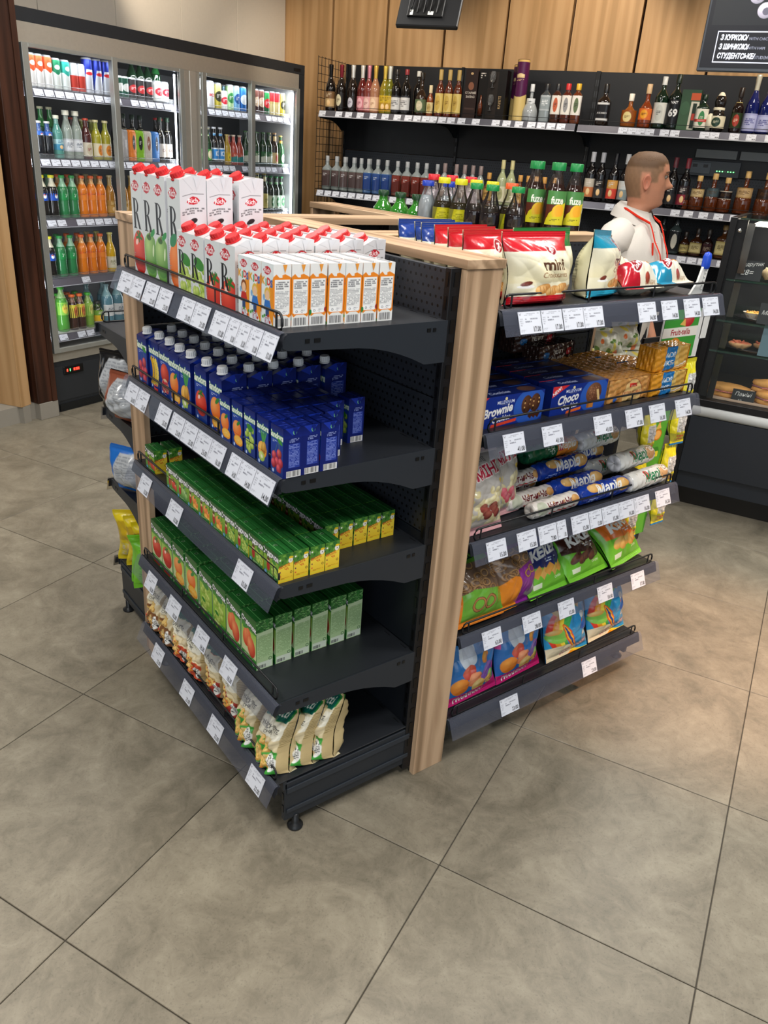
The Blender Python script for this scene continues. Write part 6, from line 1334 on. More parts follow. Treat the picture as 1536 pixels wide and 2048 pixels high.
# ================================================================ BOTTLE WALL
def wallunit(name, lab, s0, s1, lower, tagset):
    t = thing(name, lab, 'shelving unit', bw(s0), BA); Lw = s1 - s0
    for z0, z1 in ((.1, .6), (.602, 1.1), (1.102, 1.6), (1.602, 2.222)):
        b = MB(); b.box(.002, Lw - .002, .44, .455, z0, z1, '#16181c', 'perforated_x' if z1 < 2 else 'steel_paint', ch=.001); link('back_panel', b, t)
    for x in (-.008, Lw - .008):
        b = MB(); b.box(x, x + .016, .425, .47, 0, 2.225, '#0f1113', 'steel_paint', ch=.001)
        for k in range(30): b.box(x + .005, x + .011, .424, .4255, .1 + k * .07, .14 + k * .07, '#33363b', 'plastic')
        link('upright', b, t)
    for zi, z in enumerate(lower):
        b = MB(); b.box(.004, Lw - .004, .0, .44, z - .03, z, '#1f2125', 'steel_paint', ch=.001); s_ = link('shelf', b, t)
        b = MB(); b.quad((.002, -.002, z), (Lw - .002, -.002, z), (Lw - .002, -.018, z - .042), (.002, -.018, z - .042), '#6a6a74', 'satin_metal'); b.box(.002, Lw - .002, -.020, -.016, z - .046, z - .041, '#c4c6ce', 'plastic'); link('price_channel', b, s_)
        b = MB(); b.tube([(.01, .004, z + .028), (Lw - .01, .004, z + .028)], .0018, '#14161a', 5)
        for x in np.linspace(.01, Lw - .01, 4): b.tube([(x, .004, z), (x, .004, z + .028)], .0015, '#14161a', 5)
        link('wire_guard', b, s_)
        for x in tagset[zi]:
            if 0 < x - s0 < Lw - .05: link('price_tag', tagw, s_, (x - s0, -.004, z - .003), rot=(-.03, 0, 0), scale=(1, .75, .8))
        for x in (.0, Lw - .004):
            b = MB(); b.prism([(p[0], z - .03 + p[1] * .8) for p in bracket_poly(.43, .03, .12)], 'x', x, x + .004, '#1d2024', 'steel_paint'); link('bracket', b, s_)
    b = MB(); b.box(.004, Lw - .004, .05, .44, .08, .10, '#16181c', 'steel_paint'); b.box(.004, Lw - .004, .05, .07, 0, .08, '#1a1c20', 'steel_paint'); link('base', b, t)
    return t
tagw = tag('89.00', .058)
T1 = [-3.40, -3.255, -3.17, -3.07, -2.96, -2.86, -2.76, -2.67, -2.60, -2.53, -2.47, -2.40, -2.33, -2.25, -2.14, -1.99, -1.91, -1.82, -1.73, -1.66, -1.59, -1.52]
T1b = [-1.10, -1.04, -.985, -.925, -.83, -.765, -.58, -.52, -.40, -.30, -.19, -.12, -.06, .05, .12, .2]
Tl = [-3.40 + .072 * k for k in range(28)]
T2b = [-1.10, -1.03, -.66, -.575, -.48, -.385, -.285, -.17]
T3b = [-.56, -.49, -.42, -.30, -.2]
wallunit('wall_shelf', 'tall dark wall shelf with sparkling wine, at the wire grid', -3.405, -2.415, [1.865, 1.295, .9], [T1, Tl, []])
wallunit('wall_shelf', 'tall dark wall shelf with gift boxes and vodka, second from the wire grid', -2.410, -1.392, [1.865, 1.300, .9], [T1, Tl, []])
wallunit('wall_shelf', 'tall dark wall shelf behind the shopkeeper with whisky and cognac', -1.378, -.08, [1.862, 1.385, 1.095, .8], [T1b, T2b, T3b, []])
wallunit('wall_shelf', 'tall dark wall shelf at the far right behind the pastry case', -.072, 1.2, [1.862, 1.385, 1.095, .8], [T1b, [], [], []])
t = thing('wire_grid', 'black wire grid panel closing the left end of the bottle wall', 'wire grid', bw(-3.425), BA)
for k in range(9):
    b = MB(); b.tube([(0, .0 + k * .054, .7), (0, k * .054, 2.235)], .0022, '#1c150f', 5); link('upright_wire', b, t)
for k in range(29):
    b = MB(); b.tube([(0, 0, .70 + k * .0545), (0, .432, .70 + k * .0545)], .0022, '#1c150f', 5); link('cross_wire', b, t)
def wp(o_, s, lab, grp, cat, z, d=.095, ry=None):
    o = place(o_, USED, bw(s, d, z), lab, grp, cat, rz=BA + (rnd.uniform(-.12, .12) if ry is None else ry)); return o
def champ(col, foil, lb, H=.322, R=.040): return bottle('wine_bottle', H, R, .0135, .46, .74, col, (foil, .06), None, None, lb, foil=.34, capr=1.3)
L = lab_img
tw = 1.867
gs = 'bottles on the top wall shelf'
W_ = [
 (lambda: champ('#15100e', '#141212', (L(110, 60, '#7a5a3a', '#c8a878', '', '#f0e0c0', 3), .08, .42)), -3.372, 'black-necked sparkling wine bottle with gold brown label'),
 (lambda: champ('#1a120e', '#7a1f2c', (L(110, 60, '#1a120e', '#d8d0b0', '', '#5a4a3a', 1), .08, .40)), -3.278, 'dark sparkling wine bottle with maroon neck and oval cream label'),
 (lambda: champ('#1c120e', '#dcdcd8', (L(110, 60, '#1c120e', '#c8c8d4', '', '#6a5a7a', 1), .05, .34)), -3.177, 'dark sparkling wine bottle with white foil neck'),
 (lambda: champ('#5a1a18', '#dcd8d0', (L(110, 60, '#c87a84', '#e8b0b8', '', '#8a3a4a', 1), .05, .34)), -3.095, 'rose wine bottle with white neck and round pink tag'),
 (lambda: champ('#7a3a34', '#d88a98', (L(110, 60, '#d8a0a0', '#e8c0b8', '', '#8a4a4a', 1), .05, .34)), -3.04, 'rose wine bottle with pink foil neck'),
 (lambda: champ('#a8765a', '#d8b050', (L(110, 60, '#e0b89a', '#f0d0b0', '', '#a06a4a', 1), .05, .34)), -2.985, 'rose wine bottle with gold foil neck'),
 (lambda: champ('#8a7a1c', '#d8b850', (L(110, 60, '#c8a828', '#b08a1c', '', '#6a5a1a', 3), .05, .38)), -2.905, 'yellow sparkling wine bottle with gold neck'),
 (lambda: champ('#6a6a1c', '#dcdcd0', (L(110, 60, '#c8a828', '#b08a1c', '', '#6a5a1a', 3), .05, .38)), -2.865, 'green gold sparkling wine bottle with white neck'),
 (lambda: bottle('wine_bottle', .30, .038, .014, .56, .74, '#14110f', ('#1c1a1a', .12), None, None, (L(110, 60, '#d8d8d8', '#2a2a30', '', '#3a3a40', 0), .06, .42), capr=1.15), -2.808, 'dark wine bottle with white label, left of the pair'),
 (lambda: bottle('wine_bottle', .302, .038, .014, .56, .74, '#14110f', ('#8a2a30', .12), None, None, (L(110, 60, '#d8d8d8', '#2a2a30', '', '#3a3a40', 0), .06, .42), capr=1.15), -2.727, 'dark wine bottle with white label, right of the pair'),
 (lambda: bottle('wine_bottle', .300, .037, .014, .56, .74, '#100e0e', ('#c8c8c4', .12), None, None, None, capr=1.15), -2.665, 'plain dark wine bottle behind the brandy'),
 (lambda: bottle('brandy_bottle', .285, .044, .013, .40, .62, '#2a1a10', ('#18140f', .16), None, None, (L(110, 60, '#5a6a4a', '#c8c0a0', '', '#e8e0c8', 1), .08, .38), capr=1.25), -2.600, 'squat brandy bottle with small green label'),
 (lambda: bottle('cognac_bottle', .205, .026, .011, .5, .72, '#7a3a18', ('#d8c8a0', .25), None, None, (L(80, 50, '#d8c898', '#b8a060', '', '#6a4a1a', 1), .1, .45), capr=1.2), -2.527, 'small cognac bottle with cream label'),
 (lambda: bottle('cognac_bottle', .308, .033, .0125, .52, .74, '#5a2412', ('#b89a58', .22), None, None, (L(90, 70, '#d8c070', '#c8a850', '', '#6a4a1a', 1), .08, .50), capr=1.2), -2.455, 'tall cognac bottle with gold label, first of three'),
 (None, -2.385, 'tall cognac bottle with gold label, second of three'), (None, -2.315, 'tall cognac bottle with gold label, third of three'),
]
prev = None
for mk, s, lab in W_:
    if mk: prev = mk()
    wp(prev, s, lab + ' on the top wall shelf' if len(lab.split()) < 11 else lab, gs, 'bottle', tw, .11 if 'behind' not in lab else .19)
# gift boxes and tubes
def gift(name, W, D, H, col, art, lab, s, cat='gift box', d=.12):
    b = MB(); b.face(art, (-W / 2, -D / 2, H), (W, 0, 0), (0, 0, -H), 'carton'); b.box(-W / 2, W / 2, -D / 2 + .0006, D / 2, 0, H, col, 'carton')
    o = link(name, b); wp(o, s, lab, 'gift boxes on the top wall shelf', cat, tw, d, 0); return o
c = Cv(90, 320, '#2e211e', .6); c.ell(45, 30, 10, 8, '#c8a878'); c.ell(45, 110, 20, 26, '#8a5a44'); c.text('СТАРИЙ', 45, 160, 19, '#d8d0c4', .03); c.text('ЗАПАС', 45, 185, 19, '#d8d0c4', .03); c.rect(10, 250, 80, 262, '#4a3832')
gift('gift_box', .092, .085, .315, '#2e211e', c.get(), 'tall dark brown cognac gift box beside the gold labels', -2.205)
c = Cv(200, 310, '#14110f', .6); c.fine(12, 20, 45, 60, 3, '#d8d0c8', 3); c.rect(68, 12, 140, 300, '#241e1a'); c.text('КАХЕТІ', 170, 200, 22, '#b89a6a', .02, 0, 1, 'c', -1.57)
gb = gift('gift_box', .205, .09, .312, '#14110f', c.get(), 'wide black gift box with two glasses in its window', -2.045)
for k, z in enumerate((.20, .055)):
    b = MB(); b.lathe([(.0, 0), (.017, .001), (.003, .006), (.0028, .03), (.014, .04), (.022, .06), (.021, .085), (.015, .102)], '#c8ccd0', 14, (.004, -.062, z), 'clear_plastic'); link('glass', b, gb)
b = MB(); b.lathe([(0, 0), (.016, 0), (.016, .07), (.006, .1), (.006, .13), (0, .13)], '#5a2a14', 12, (-.072, -.058, .02), 'bottle_glass'); link('small_bottle', b, gb)
for k, (s, H, d, lab) in enumerate([(-1.838, .378, .09, 'tall purple and gold gift tube in front'), (-1.888, .355, .18, 'tall purple gift tube behind the other tube')]):
    c = Cv(150, 380, '#4a1440', .6); c.rect(0, 0, 150, 14, '#c8a860'); c.rect(0, 230, 150, 380, '#c8b070'); c.poly([(0, 230), (40, 215), (75, 235), (110, 212), (150, 232), (150, 245), (0, 245)], '#c8b070'); c.rect(58, 90, 92, 112, '#c8b080'); c.ell(75, 95, 14, 10, '#d8c090'); c.fine(60, 120, 90, 135, 2, '#c8b080', 2)
    b = MB(); R = .043; b.lathe([(0, 0), (R, 0), (R, H), (R * .9, H + .004), (0, H + .004)], '#3a1033', 24, mat='carton'); wrap(b, c.get(), R, .002, H, 340); o = link('gift_tube', b); wp(o, s, lab, 'purple gift tubes', 'gift tube', tw, d, 0)
W2 = [
 (lambda: bottle('vodka_bottle', .235, .055, .012, .22, .60, '#9aa0a4', ('#c8ccd0', .20), .5, '#8a9094', (L(70, 70, '#d8dce0', '#9aa0a8', '', '#3a3e44', 2), .2, .62, .55), tube_shoulder=.2), -1.757, 'clear broad-based vodka bottle with silver cap'),
 (lambda: bottle('vodka_bottle', .24, .036, .014, .68, .80, '#8a9498', ('#1c1e22', .16), .5, '#3a4044', (L(70, 70, '#8a9498', '#a8b0b4', '', '#e8ecf0', 0), .3, .7), sq=4, seg=24), -1.652, 'clear square vodka bottle with black cap'),
 (lambda: bottle('vodka_bottle', .242, .034, .014, .68, .80, '#3a1c10', ('#1c1e22', .16), None, None, (L(70, 100, '#d8d4cc', '#b85a3a', '', '#2a2a2c', 1), .22, .70), sq=4, seg=24), -1.575, 'square bitter bottle with white label, black cap'),
 (lambda: bottle('vodka_bottle', .246, .034, .014, .68, .80, '#4a1c10', ('#b82a2c', .16), None, None, (L(70, 100, '#dcd8d0', '#8a8a8c', '', '#2a2a2c', 1), .22, .70), sq=4, seg=24), -1.503, 'square bitter bottle with white label, red cap'),
 (lambda: bottle('vodka_bottle', .248, .034, .014, .68, .80, '#5a2a12', ('#c8a02c', .16), None, None, (L(70, 100, '#dcd8d0', '#5a6a4a', '', '#2a2a2c', 1), .22, .70), sq=4, seg=24), -1.432, 'square bitter bottle with white label, gold cap'),
 (lambda: bottle('whisky_bottle', .252, .042, .014, .56, .72, '#1c120c', ('#141416', .20), None, None, (L(90, 80, '#16161a', '#c8c8c8', 'JACK DANIEL\'S', '#d8d8d8', 0), .12, .55), sq=4, seg=24), -1.242, 'square black-label whiskey bottle standing alone'),
 (lambda: bottle('whisky_bottle', .200, .050, .014, .38, .62, '#8a4a18', ('#d8d4c8', .22), None, None, (L(90, 80, '#8a4a18', '#d8c88a', '', '#5a3a1a', 1), .10, .50)), -1.067, 'round squat amber whisky bottle with oval label'),
 (lambda: bottle('whisky_bottle', .260, .043, .014, .40, .62, '#7a3212', ('#c8a880', .22), None, None, (L(90, 60, '#d86a2c', '#e8a02c', '', '#4a1a10', 1), .18, .44), foil=.0), -.962, 'amber whisky bottle with orange label'),
 (lambda: bottle('whisky_bottle', .306, .043, .014, .58, .76, '#0f2416', ('#d8d8d4', .16), None, None, (L(100, 100, '#d8d8d0', '#c8c8c0', '', '#3a3a3c', 1), .10, .50), capr=1.15), -.872, 'tall dark green bottle with white label'),
 (lambda: bottle('whisky_bottle', .322, .044, .014, .56, .74, '#0f1c14', ('#1c2a20', .16), None, None, (L(110, 100, '#121214', '#121214', '69', '#e8e8e8', 0), .10, .46), lab2=(L(110, 40, '#121214', '#121214', 'VAT', '#e8e8e8', 0), .42, .54, 1.01)), -.785, 'tall dark green whisky bottle with large white numerals'),
]
for mk, s, lab in W2: wp(mk(), s, lab, gs, 'bottle', tw, .10)
c = Cv(110, 240, '#2f4a34', .6); c.vgrad(0, 240, '#2a4430', '#3f5e42'); c.rect(56, 20, 110, 62, '#b8502c'); c.ell(30, 110, 26, 40, '#3a5a40'); c.rect(62, 70, 108, 236, '#c8c4b4'); c.rect(74, 80, 96, 228, '#1c2c20'); c.rect(76, 140, 94, 180, '#b03a2c')
gift('gift_box', .118, .085, .235, '#2c4630', c.get(), 'green liqueur gift box with bottle picture', -.688)
W3 = [
 (lambda: bottle('liqueur_bottle', .212, .040, .014, .62, .76, '#14281a', ('#14281c', .14), None, None, (L(80, 90, '#dcd8c8', '#2a7a3c', '', '#e8e0d0', 1), .08, .60), sq=4, seg=24, lab2=(L(80, 20, '#b83a2c', '#b83a2c', '', '#f0e0d0', 0), .24, .32, 1.01)), -.604, 'green square herb liqueur bottle with white label'),
 (lambda: bottle('liqueur_bottle', .258, .034, .012, .52, .72, '#1f120d', ('#1c1412', .22), None, None, (L(80, 60, '#2a3a1c', '#a83a2a', '', '#e8dcc0', 1), .10, .44), lab2=(L(50, 30, '#c8b878', '#d8c888', '', '#8a7a4a', 1), .56, .68, .55)), -.391, 'dark cream liqueur bottle with red oval label'),
 (lambda: bottle('wine_bottle', .334, .041, .0135, .42, .74, '#141c5a', ('#d8d4c0', .06), None, None, (L(110, 80, '#b8bce0', '#a8acd8', '', '#3a3e8a', 0), .04, .34), foil=.28, capr=1.3), -.308, 'cobalt blue sparkling wine bottle, left of two'),
 (lambda: bottle('wine_bottle', .316, .041, .0135, .42, .74, '#141c5a', ('#e4e4e0', .06), None, None, (L(110, 80, '#b8bce0', '#a8acd8', '', '#3a3e8a', 0), .04, .34), foil=.40, capr=1.3), -.226, 'cobalt blue sparkling wine bottle with white foil, right of two'),
 (lambda: champ('#4a3a1c', '#d8b850', (L(110, 60, '#c8a828', '#b08a1c', '', '#6a5a1a', 3), .05, .38)), -.12, 'gold-labelled sparkling wine bottle right of the blue ones'),
]
for mk, s, lab in W3: wp(mk(), s, lab, gs, 'bottle', tw, .10)
# cream and black liqueur jug shape
b = MB(); b.lathe([(0, 0), (.044, 0), (.050, .012), (.052, .05), (.046, .09), (.034, .115), (.026, .128), (.030, .145), (.036, .17), (.030, .20), (.016, .214), (0, .218)], '#1c1613', 20, mat='bottle_glass')
o = link('liqueur_bottle', b); wp(o, -.505, 'round-handled black and cream liqueur bottle', gs, 'bottle', tw, .10, 0)
b = MB(); b.lathe([(.0345, .124), (.0365, .132), (.0345, .140)], '#e4ddc4', 20, mat='plastic'); link('collar', b, o)
b = MB(); b.lathe([(.028, .196), (.020, .214), (.012, .226), (0, .230)], '#e8e2cc', 16, mat='plastic'); link('cap', b, o)
b = MB(); wrap(b, L(90, 60, '#e0d8bc', '#1f3a2a', '', '#e8e0c8', 1), .0525, .02, .09, 150); link('label', b, o)
b = MB(); b.lathe([(.0, .004), (.020, .0), (.028, .04), (.022, .085), (.008, .10), (0, .1)], '#e4dec6', 12, (-.040, -.02, .004), 'plastic'); link('side_shell', b, o)
# lower left shelf
vk = lambda lc, ac, bc='#a8acae': bottle('vodka_bottle', .250, .036, .013, .60, .74, bc, ('#a8acb0', .16), .6, '#8f989a', (L(80, 90, lc, ac, '', '#d8dce0', 2), .12, .58), sq=4, seg=20, capr=1.15)
VK = {'c': (vk('#5a4a48', '#4a3c3c', '#7a8482'), 'clear vodka bottle with brown grey label'), 'b': (vk('#2a4a8a', '#1c3a7a', '#4a6a9a'), 'vodka bottle with dark blue label'), 'r': (vk('#7a2f24', '#5a2018', '#6a3a30'), 'vodka bottle with rust red label')}
n = 0
for k, s in zip('ccccc' + 'bbb' + 'rrrr', [-3.355, -3.27, -3.195, -3.115, -3.05, -2.985, -2.905, -2.825, -2.735, -2.652, -2.57, -2.495]):
    n += 1; wp(VK[k][0], s, f'{VK[k][1]}, {ORD[n - 1]} from wire grid, front row', 'vodka bottles on the second wall shelf', 'bottle', 1.297, .07)
n = 0
for k, s in zip('cccc' + 'bb' + 'rr' + 'cc', [-3.315, -3.235, -3.155, -3.02, -2.945, -2.865, -2.695, -2.61, -2.53, -2.44]):
    n += 1; wp(VK[k][0], s, f'{VK[k][1]}, {ORD[n - 1]} from wire grid, back row', 'vodka bottles on the second wall shelf', 'bottle', 1.297, .16)
vg = bottle('vodka_bottle', .255, .034, .013, .55, .74, '#8a9090', ('#8a7a78', .24), .5, '#9aa0a0', (L(80, 90, '#9a8a84', '#8a7a74', '', '#e0dcd8', 0), .1, .5), capr=1.2)
for j, s in enumerate((-2.356, -2.263, -2.197, -2.132, -2.07)): wp(vg, s, f'grey-capped vodka bottle, {ORD[j]} of the row behind the tea bottles', 'grey-capped vodka bottles', 'bottle', 1.302, .10)
wn = bottle('wine_bottle', .308, .037, .0135, .52, .74, '#a8b088', ('#c8c08a', .2), None, None, (L(100, 70, '#d8d4b8', '#a8a878', '', '#6a6a4a', 1), .08, .42), capr=1.15)
for j, s in enumerate((-1.901, -1.832)): wp(wn, s, f'tall pale green wine bottle on the second wall shelf, {("left", "right")[j]} one', 'pale green wine bottles', 'bottle', 1.302, .10)
bh = bottle('brandy_bottle', .215, .034, .0135, .5, .70, '#6a3a1a', ('#c8944a', .2), None, None, (L(80, 60, '#c8a058', '#a87a38', '', '#5a3a1a', 0), .1, .5), capr=1.2)
for j, s in enumerate((-2.0, -1.76, -1.70, -1.64, -1.58, -1.51)): wp(bh, s, f'amber-capped brandy bottle, {ORD[j]} of the row behind the tea bottles', 'amber-capped brandy bottles', 'bottle', 1.302, .10)
# right part, second level
wk = lambda cap, lc, ac, tx='': bottle('wine_bottle', .315, .037, .0145, .54, .74, '#100d0f', (cap, .20), None, None, (L(100, 80, lc, ac, tx, '#e0d8d0', 3), .08, .46), capr=1.12)
for s, a, lab in [(-1.256, ('#c8c8cc', '#c8c0b0', '#c87a4a'), 'silver cap and cream label'), (-1.187, ('#b8b8bc', '#1c1a1c', '#3a3a3c'), 'silver cap and dark label'), (-1.096, ('#14141a', '#d8a050', '#d84a3a'), 'black cap and orange pink label'), (-1.017, ('#d4d4d4', '#d0d4d4', '#8a9a9c'), 'white cap and pale grey label'), (-.945, ('#5a1f24', '#a8202c', '#7a1820'), 'dark cap and red label'), (-.70, ('#6a3038', '#1c1c20', '#2a2a2e'), 'maroon cap and black label'), (-.62, ('#8a2f3a', '#2a2024', '#8a2a3a'), 'red cap and rose printed label')]:
    wp(wk(*a), s, 'dark wine bottle with ' + lab, 'wine bottles behind the shopkeeper', 'bottle', 1.387, .10)
cg = lambda lc, ac, R=.045, H=.22: bottle('cognac_bottle', H, R, .0145, .30, .62, '#5a2a12', ('#c8a468', .16), None, None, (L(100, 70, lc, ac, '', '#5a3a1a', 0), .38, .62, .9), lab2=(L(80, 40, '#2a1a10', '#3a2414', '', '#c8a060', 1), .1, .28, .95), capr=1.25, tube_shoulder=.3)
for s, a, z, lab in [(-.605, ('#2a1c18', '#3a2a20', .034, .15), 1.387, 'small dark cognac bottle next to the man'), (-.527, ('#d0b888', '#b89a60', .046, .215), 1.387, 'cognac bottle with cream label, left'), (-.433, ('#4a5a60', '#3a4a50', .043, .235), 1.387, 'slender grey glass cognac bottle'), (-.35, ('#1c1414', '#c8c0b0', .044, .215), 1.387, 'cognac bottle with black label'), (-.236, ('#c8a878', '#b08a50', .054, .262), 1.387, 'large cognac bottle with cream label'), (-.112, ('#2a1810', '#3a2416', .054, .262), 1.387, 'large dark cognac bottle at the right')]:
    wp(cg(*a), s, lab + ' on the third wall unit', 'cognac bottles', 'bottle', z, .10)
for s, mk, lab in [(-.70, lambda: bottle('whisky_bottle', .235, .032, .014, .62, .78, '#2a2c2c', ('#1c1e20', .14), None, None, (L(80, 80, '#16181a', '#c8c0a0', '', '#d8d0b8', 1), .1, .6)), 'dark whiskey bottle half hidden by the man, lowest shelf'),
                   (-.613, lambda: bottle('gin_bottle', .235, .042, .016, .62, .78, '#3a4444', ('#2a2c2e', .14), None, None, (L(90, 90, '#14181a', '#d8d4c4', '', '#e0dccc', 1), .08, .62), sq=4, seg=20), 'large clear dark-labelled bottle on the lowest shelf'),
                   (-.538, lambda: bottle('brandy_bottle', .150, .032, .012, .5, .68, '#3a1f10', ('#2a2420', .2), None, None, (L(80, 50, '#c8b878', '#a89858', '', '#5a4a2a', 0), .1, .45)), 'small brandy bottle with straw label on the lowest shelf'),
                   (-.463, lambda: bottle('brandy_bottle', .180, .040, .013, .5, .66, '#3a1f10', ('#2a2420', .2), None, None, (L(80, 50, '#c8bc88', '#a89858', '', '#5a4a2a', 0), .1, .48), sq=4, seg=20), 'square brandy bottle with straw label on the lowest shelf'),
                   (-.390, lambda: bottle('brandy_bottle', .180, .035, .013, .5, .66, '#241410', ('#2a2420', .2), None, None, (L(80, 50, '#3a1f24', '#4a2a30', '', '#b8a890', 0), .1, .48)), 'brandy bottle with maroon label on the lowest shelf'),
                   (-.296, lambda: bottle('brandy_bottle', .215, .043, .015, .58, .70, '#4a2a14', ('#a88a58', .14), None, None, (L(90, 70, '#d0c48c', '#b8a868', '', '#5a4a2a', 0), .12, .52), sq=4, seg=20), 'large square brandy bottle with pale label, lowest shelf'),
                   (-.215, lambda: bottle('brandy_bottle', .190, .035, .014, .58, .70, '#6a3414', ('#a88a58', .14), None, None, (L(90, 70, '#e08a2c', '#d07820', '', '#5a2a1a', 0), .12, .52)), 'brandy bottle with orange label beside the pastry case')]:
    wp(mk(), s, lab, 'bottles on the lowest wall shelf', 'bottle', 1.097, .10)
# electrical trunking and socket unit seen behind the middle shelf
t = thing('socket_unit', 'grey electric socket panel with green lights behind the cognac bottles', 'socket panel', bw(-.48, .38, 1.60), BA)
b = MB(); b.box(-.17, .17, 0, .03, .0, .10, '#3f464c', 'plastic', ch=.003); link('housing', b, t)
b = MB(); b.box(-.155, -.02, -.004, 0, .015, .088, '#5a636a', 'plastic', ch=.002); b.box(-.14, -.11, -.006, -.004, .055, .075, '#14181c', 'plastic'); b.box(-.07, -.04, -.006, -.004, .055, .075, '#14181c', 'plastic'); link('socket_plate', b, t)
b = MB()
for k in range(7): b.box(.02 + .018 * k, .028 + .018 * k, -.003, 0, .034, .040, '#5ad06a' if k != 3 else '#1a2a1c', 'glow')
link('indicator_light', b, t)
t = thing('cable_duct', 'white cable duct strip above the socket panel', 'cable duct', bw(-.62, .40, 1.715), BA)
b = MB(); b.box(0, .27, 0, .02, .0, .055, '#8f9290', 'plastic', ch=.002); b.box(.29, .60, 0, .02, -.0, .055, '#8f9290', 'plastic', ch=.002); link('strip', b, t)

# ---------------------------------------------------------------- screens
t = thing('menu_screen', 'black menu screen with prices hanging in front of the oak wall', 'screen', C0 + be * (-.575) + bn * 5.0 + Vector((0, 0, 2.105)), BA)
b = MB(); b.box(0, .95, 0, .04, 0, .56, '#3c4148', 'plastic', ch=.004); link('case', b, t)
c = Cv(930, 540, '#0b0c12', .55)
c.rect(20, 0, 930, 345, '#15171a')
r = random.Random(9)
c.poly([(330, 0), (345, 110), (560, 330), (760, 330), (900, 0)], '#2a3a48'); c.poly([(345, 0), (360, 100), (570, 315), (740, 315), (880, 0)], '#10141a')
for k in range(7): c.ell(470 + 62 * k, 240 - 10 * k, 24, 120, ('#c8321c', '#e05a20', '#d83c1c')[k % 3], .55, '#ff9a50')
for x, y in ((150, 60), (120, 110), (185, 120), (215, 215), (265, 280), (400, 30), (470, 20), (440, 70), (390, 90)): c.ell(x, y, 38, 36, '#6f6c78', 0, '#b8b4c0'); c.ell(x + 4, y + 4, 18, 17, '#4a4854')
c.poly([(78, 210), (100, 70), (118, 205)], '#e0602c')
for a_, b_, c_, d_ in ((60, 372, 505, 376), (60, 512, 505, 516), (60, 372, 64, 516), (501, 372, 505, 516)): c.rect(a_, b_, c_, d_, '#d8dcf0')
for y, (u, v, p) in zip((412, 454, 496), (('З КУРКОЮ/', 'WITH CHICKEN', '35'), ('З ШИНКОЮ/', 'WITH HAM', '35'), ('СТУДЕНТСЬКЕ/', "STUDENT'S", '30'))):
    c.text(u, 78, y, 33, '#e8ecf8', .035, .12, .72, 'l'); c.text(v, (216, 216, 262)[(412, 454, 496).index(y)], y, 19, '#8a8ea0', 0, 0, .9, 'l'); c.text(p, 458, y, 34, '#e8ecf8', .04, .1, .9)
c.rect(560, 372, 563, 516, '#d8dcf0'); c.text('НАПОЇ', 620, 450, 36, '#d8dcf0', .03)
b = MB(); b.face(c.get(), (.012, -.002, .548), (.926, 0, 0), (0, 0, -.53), 'screen'); link('display', b, t)
b = MB(); b.box(.40, .55, .04, .08, .3, 1.14, '#2a2c30', 'steel_paint'); link('hanging_bracket', b, t)
t = thing('till_monitor', 'black monitor seen from behind with cables, hanging at the top', 'monitor', (1.20, 1.545, 2.055), -.75, rot=(-.55, .0, -.92))
b = MB(); b.box(-.125, .125, -.012, .010, 0, .24, '#1c1d1f', 'plastic', ch=.004); link('case', b, t)
b = MB(); b.box(-.085, .06, -.020, -.011, .035, .11, '#0d0e0f', 'plastic', ch=.003); link('port_cover', b, t)
b = MB()
for k in range(5): b.tube([(-.07 + .026 * k, -.020, .05), (-.066 + .026 * k, -.028, .07 + .01 * k), (-.06 + .022 * k, -.03, .13), (-.03 + .012 * k, -.025, .24)], .0028, '#0a0a0b', 5)
link('cable', b, t)
b = MB(); b.box(-.072, -.060, -.0215, -.0195, .038, .060, '#e4e4e0', 'plastic'); b.box(.000, .022, -.0215, -.0195, .040, .055, '#d8d8d4', 'plastic'); link('connector', b, t)
b = MB(); b.tube([(0, .02, .2), (0, .08, 1.0)], .015, '#1c1d1f', 8); link('mount_arm', b, t)

# ================================================================ PASTRY COUNTER
KA = math.radians(-65); ke = Vector((math.cos(KA), math.sin(KA), 0)); kn = Vector((-ke.y, ke.x, 0)); K0 = Vector((2.5259, .8245, 0))
t = thing('pastry_counter', 'dark counter with a tall glass pastry case and white lit edge', 'counter', K0, KA)
b = MB(); b.box(.0, 1.6, .09, .75, 0.0, .11, '#191510', 'steel_paint'); link('plinth', b, t)
b = MB(); b.box(.0, 1.6, .02, .75, .11, .20, '#23282f', 'steel_paint', ch=.002); link('lower_panel', b, t)
b = MB(); b.box(.0, 1.6, .0, .75, .202, .50, '#23282f', 'steel_paint', ch=.002); link('front_panel', b, t)
b = MB(); b.lathe([(0, 0), (.03, 0), (.03, 1.6), (0, 1.6)], '#d8dcdc', 16, (0, 0, 0), 'plastic'); o = link('white_edge', b, t, (0.0, .015, .53), rot=(0, PI / 2, 0))
b = MB(); b.box(.0, 1.6, -.005, .75, .555, .590, '#0c0d0f', 'steel_paint', ch=.002); link('case_base', b, t)
b = MB(); b.box(-.03, .0, .0, .75, .0, 1.44, '#0d0e10', 'steel_paint', ch=.002); b.box(.0, .045, .03, .06, .60, 1.43, '#0e0f11', 'steel_paint'); b.box(-.0, 1.6, .70, .75, .58, 1.44, '#14161a', 'steel_paint'); link('side_panel', b, t)
for z in (.835, .98, 1.17, 1.44):
    b = MB(); b.box(.01, 1.58, .02, .66 if z < 1.4 else .75, z - .008, z, '#7fa89a', 'glass_pane'); b.box(.01, 1.58, .015, .022, z - .008, z, '#6a9a88', 'clear_plastic'); link('glass_shelf', b, t)
b = MB(); b.quad((.01, .005, .59), (1.58, .005, .59), (1.58, .005, 1.16), (.01, .005, 1.16), '#e0ece8', 'glass_pane'); link('front_pane', b, t)
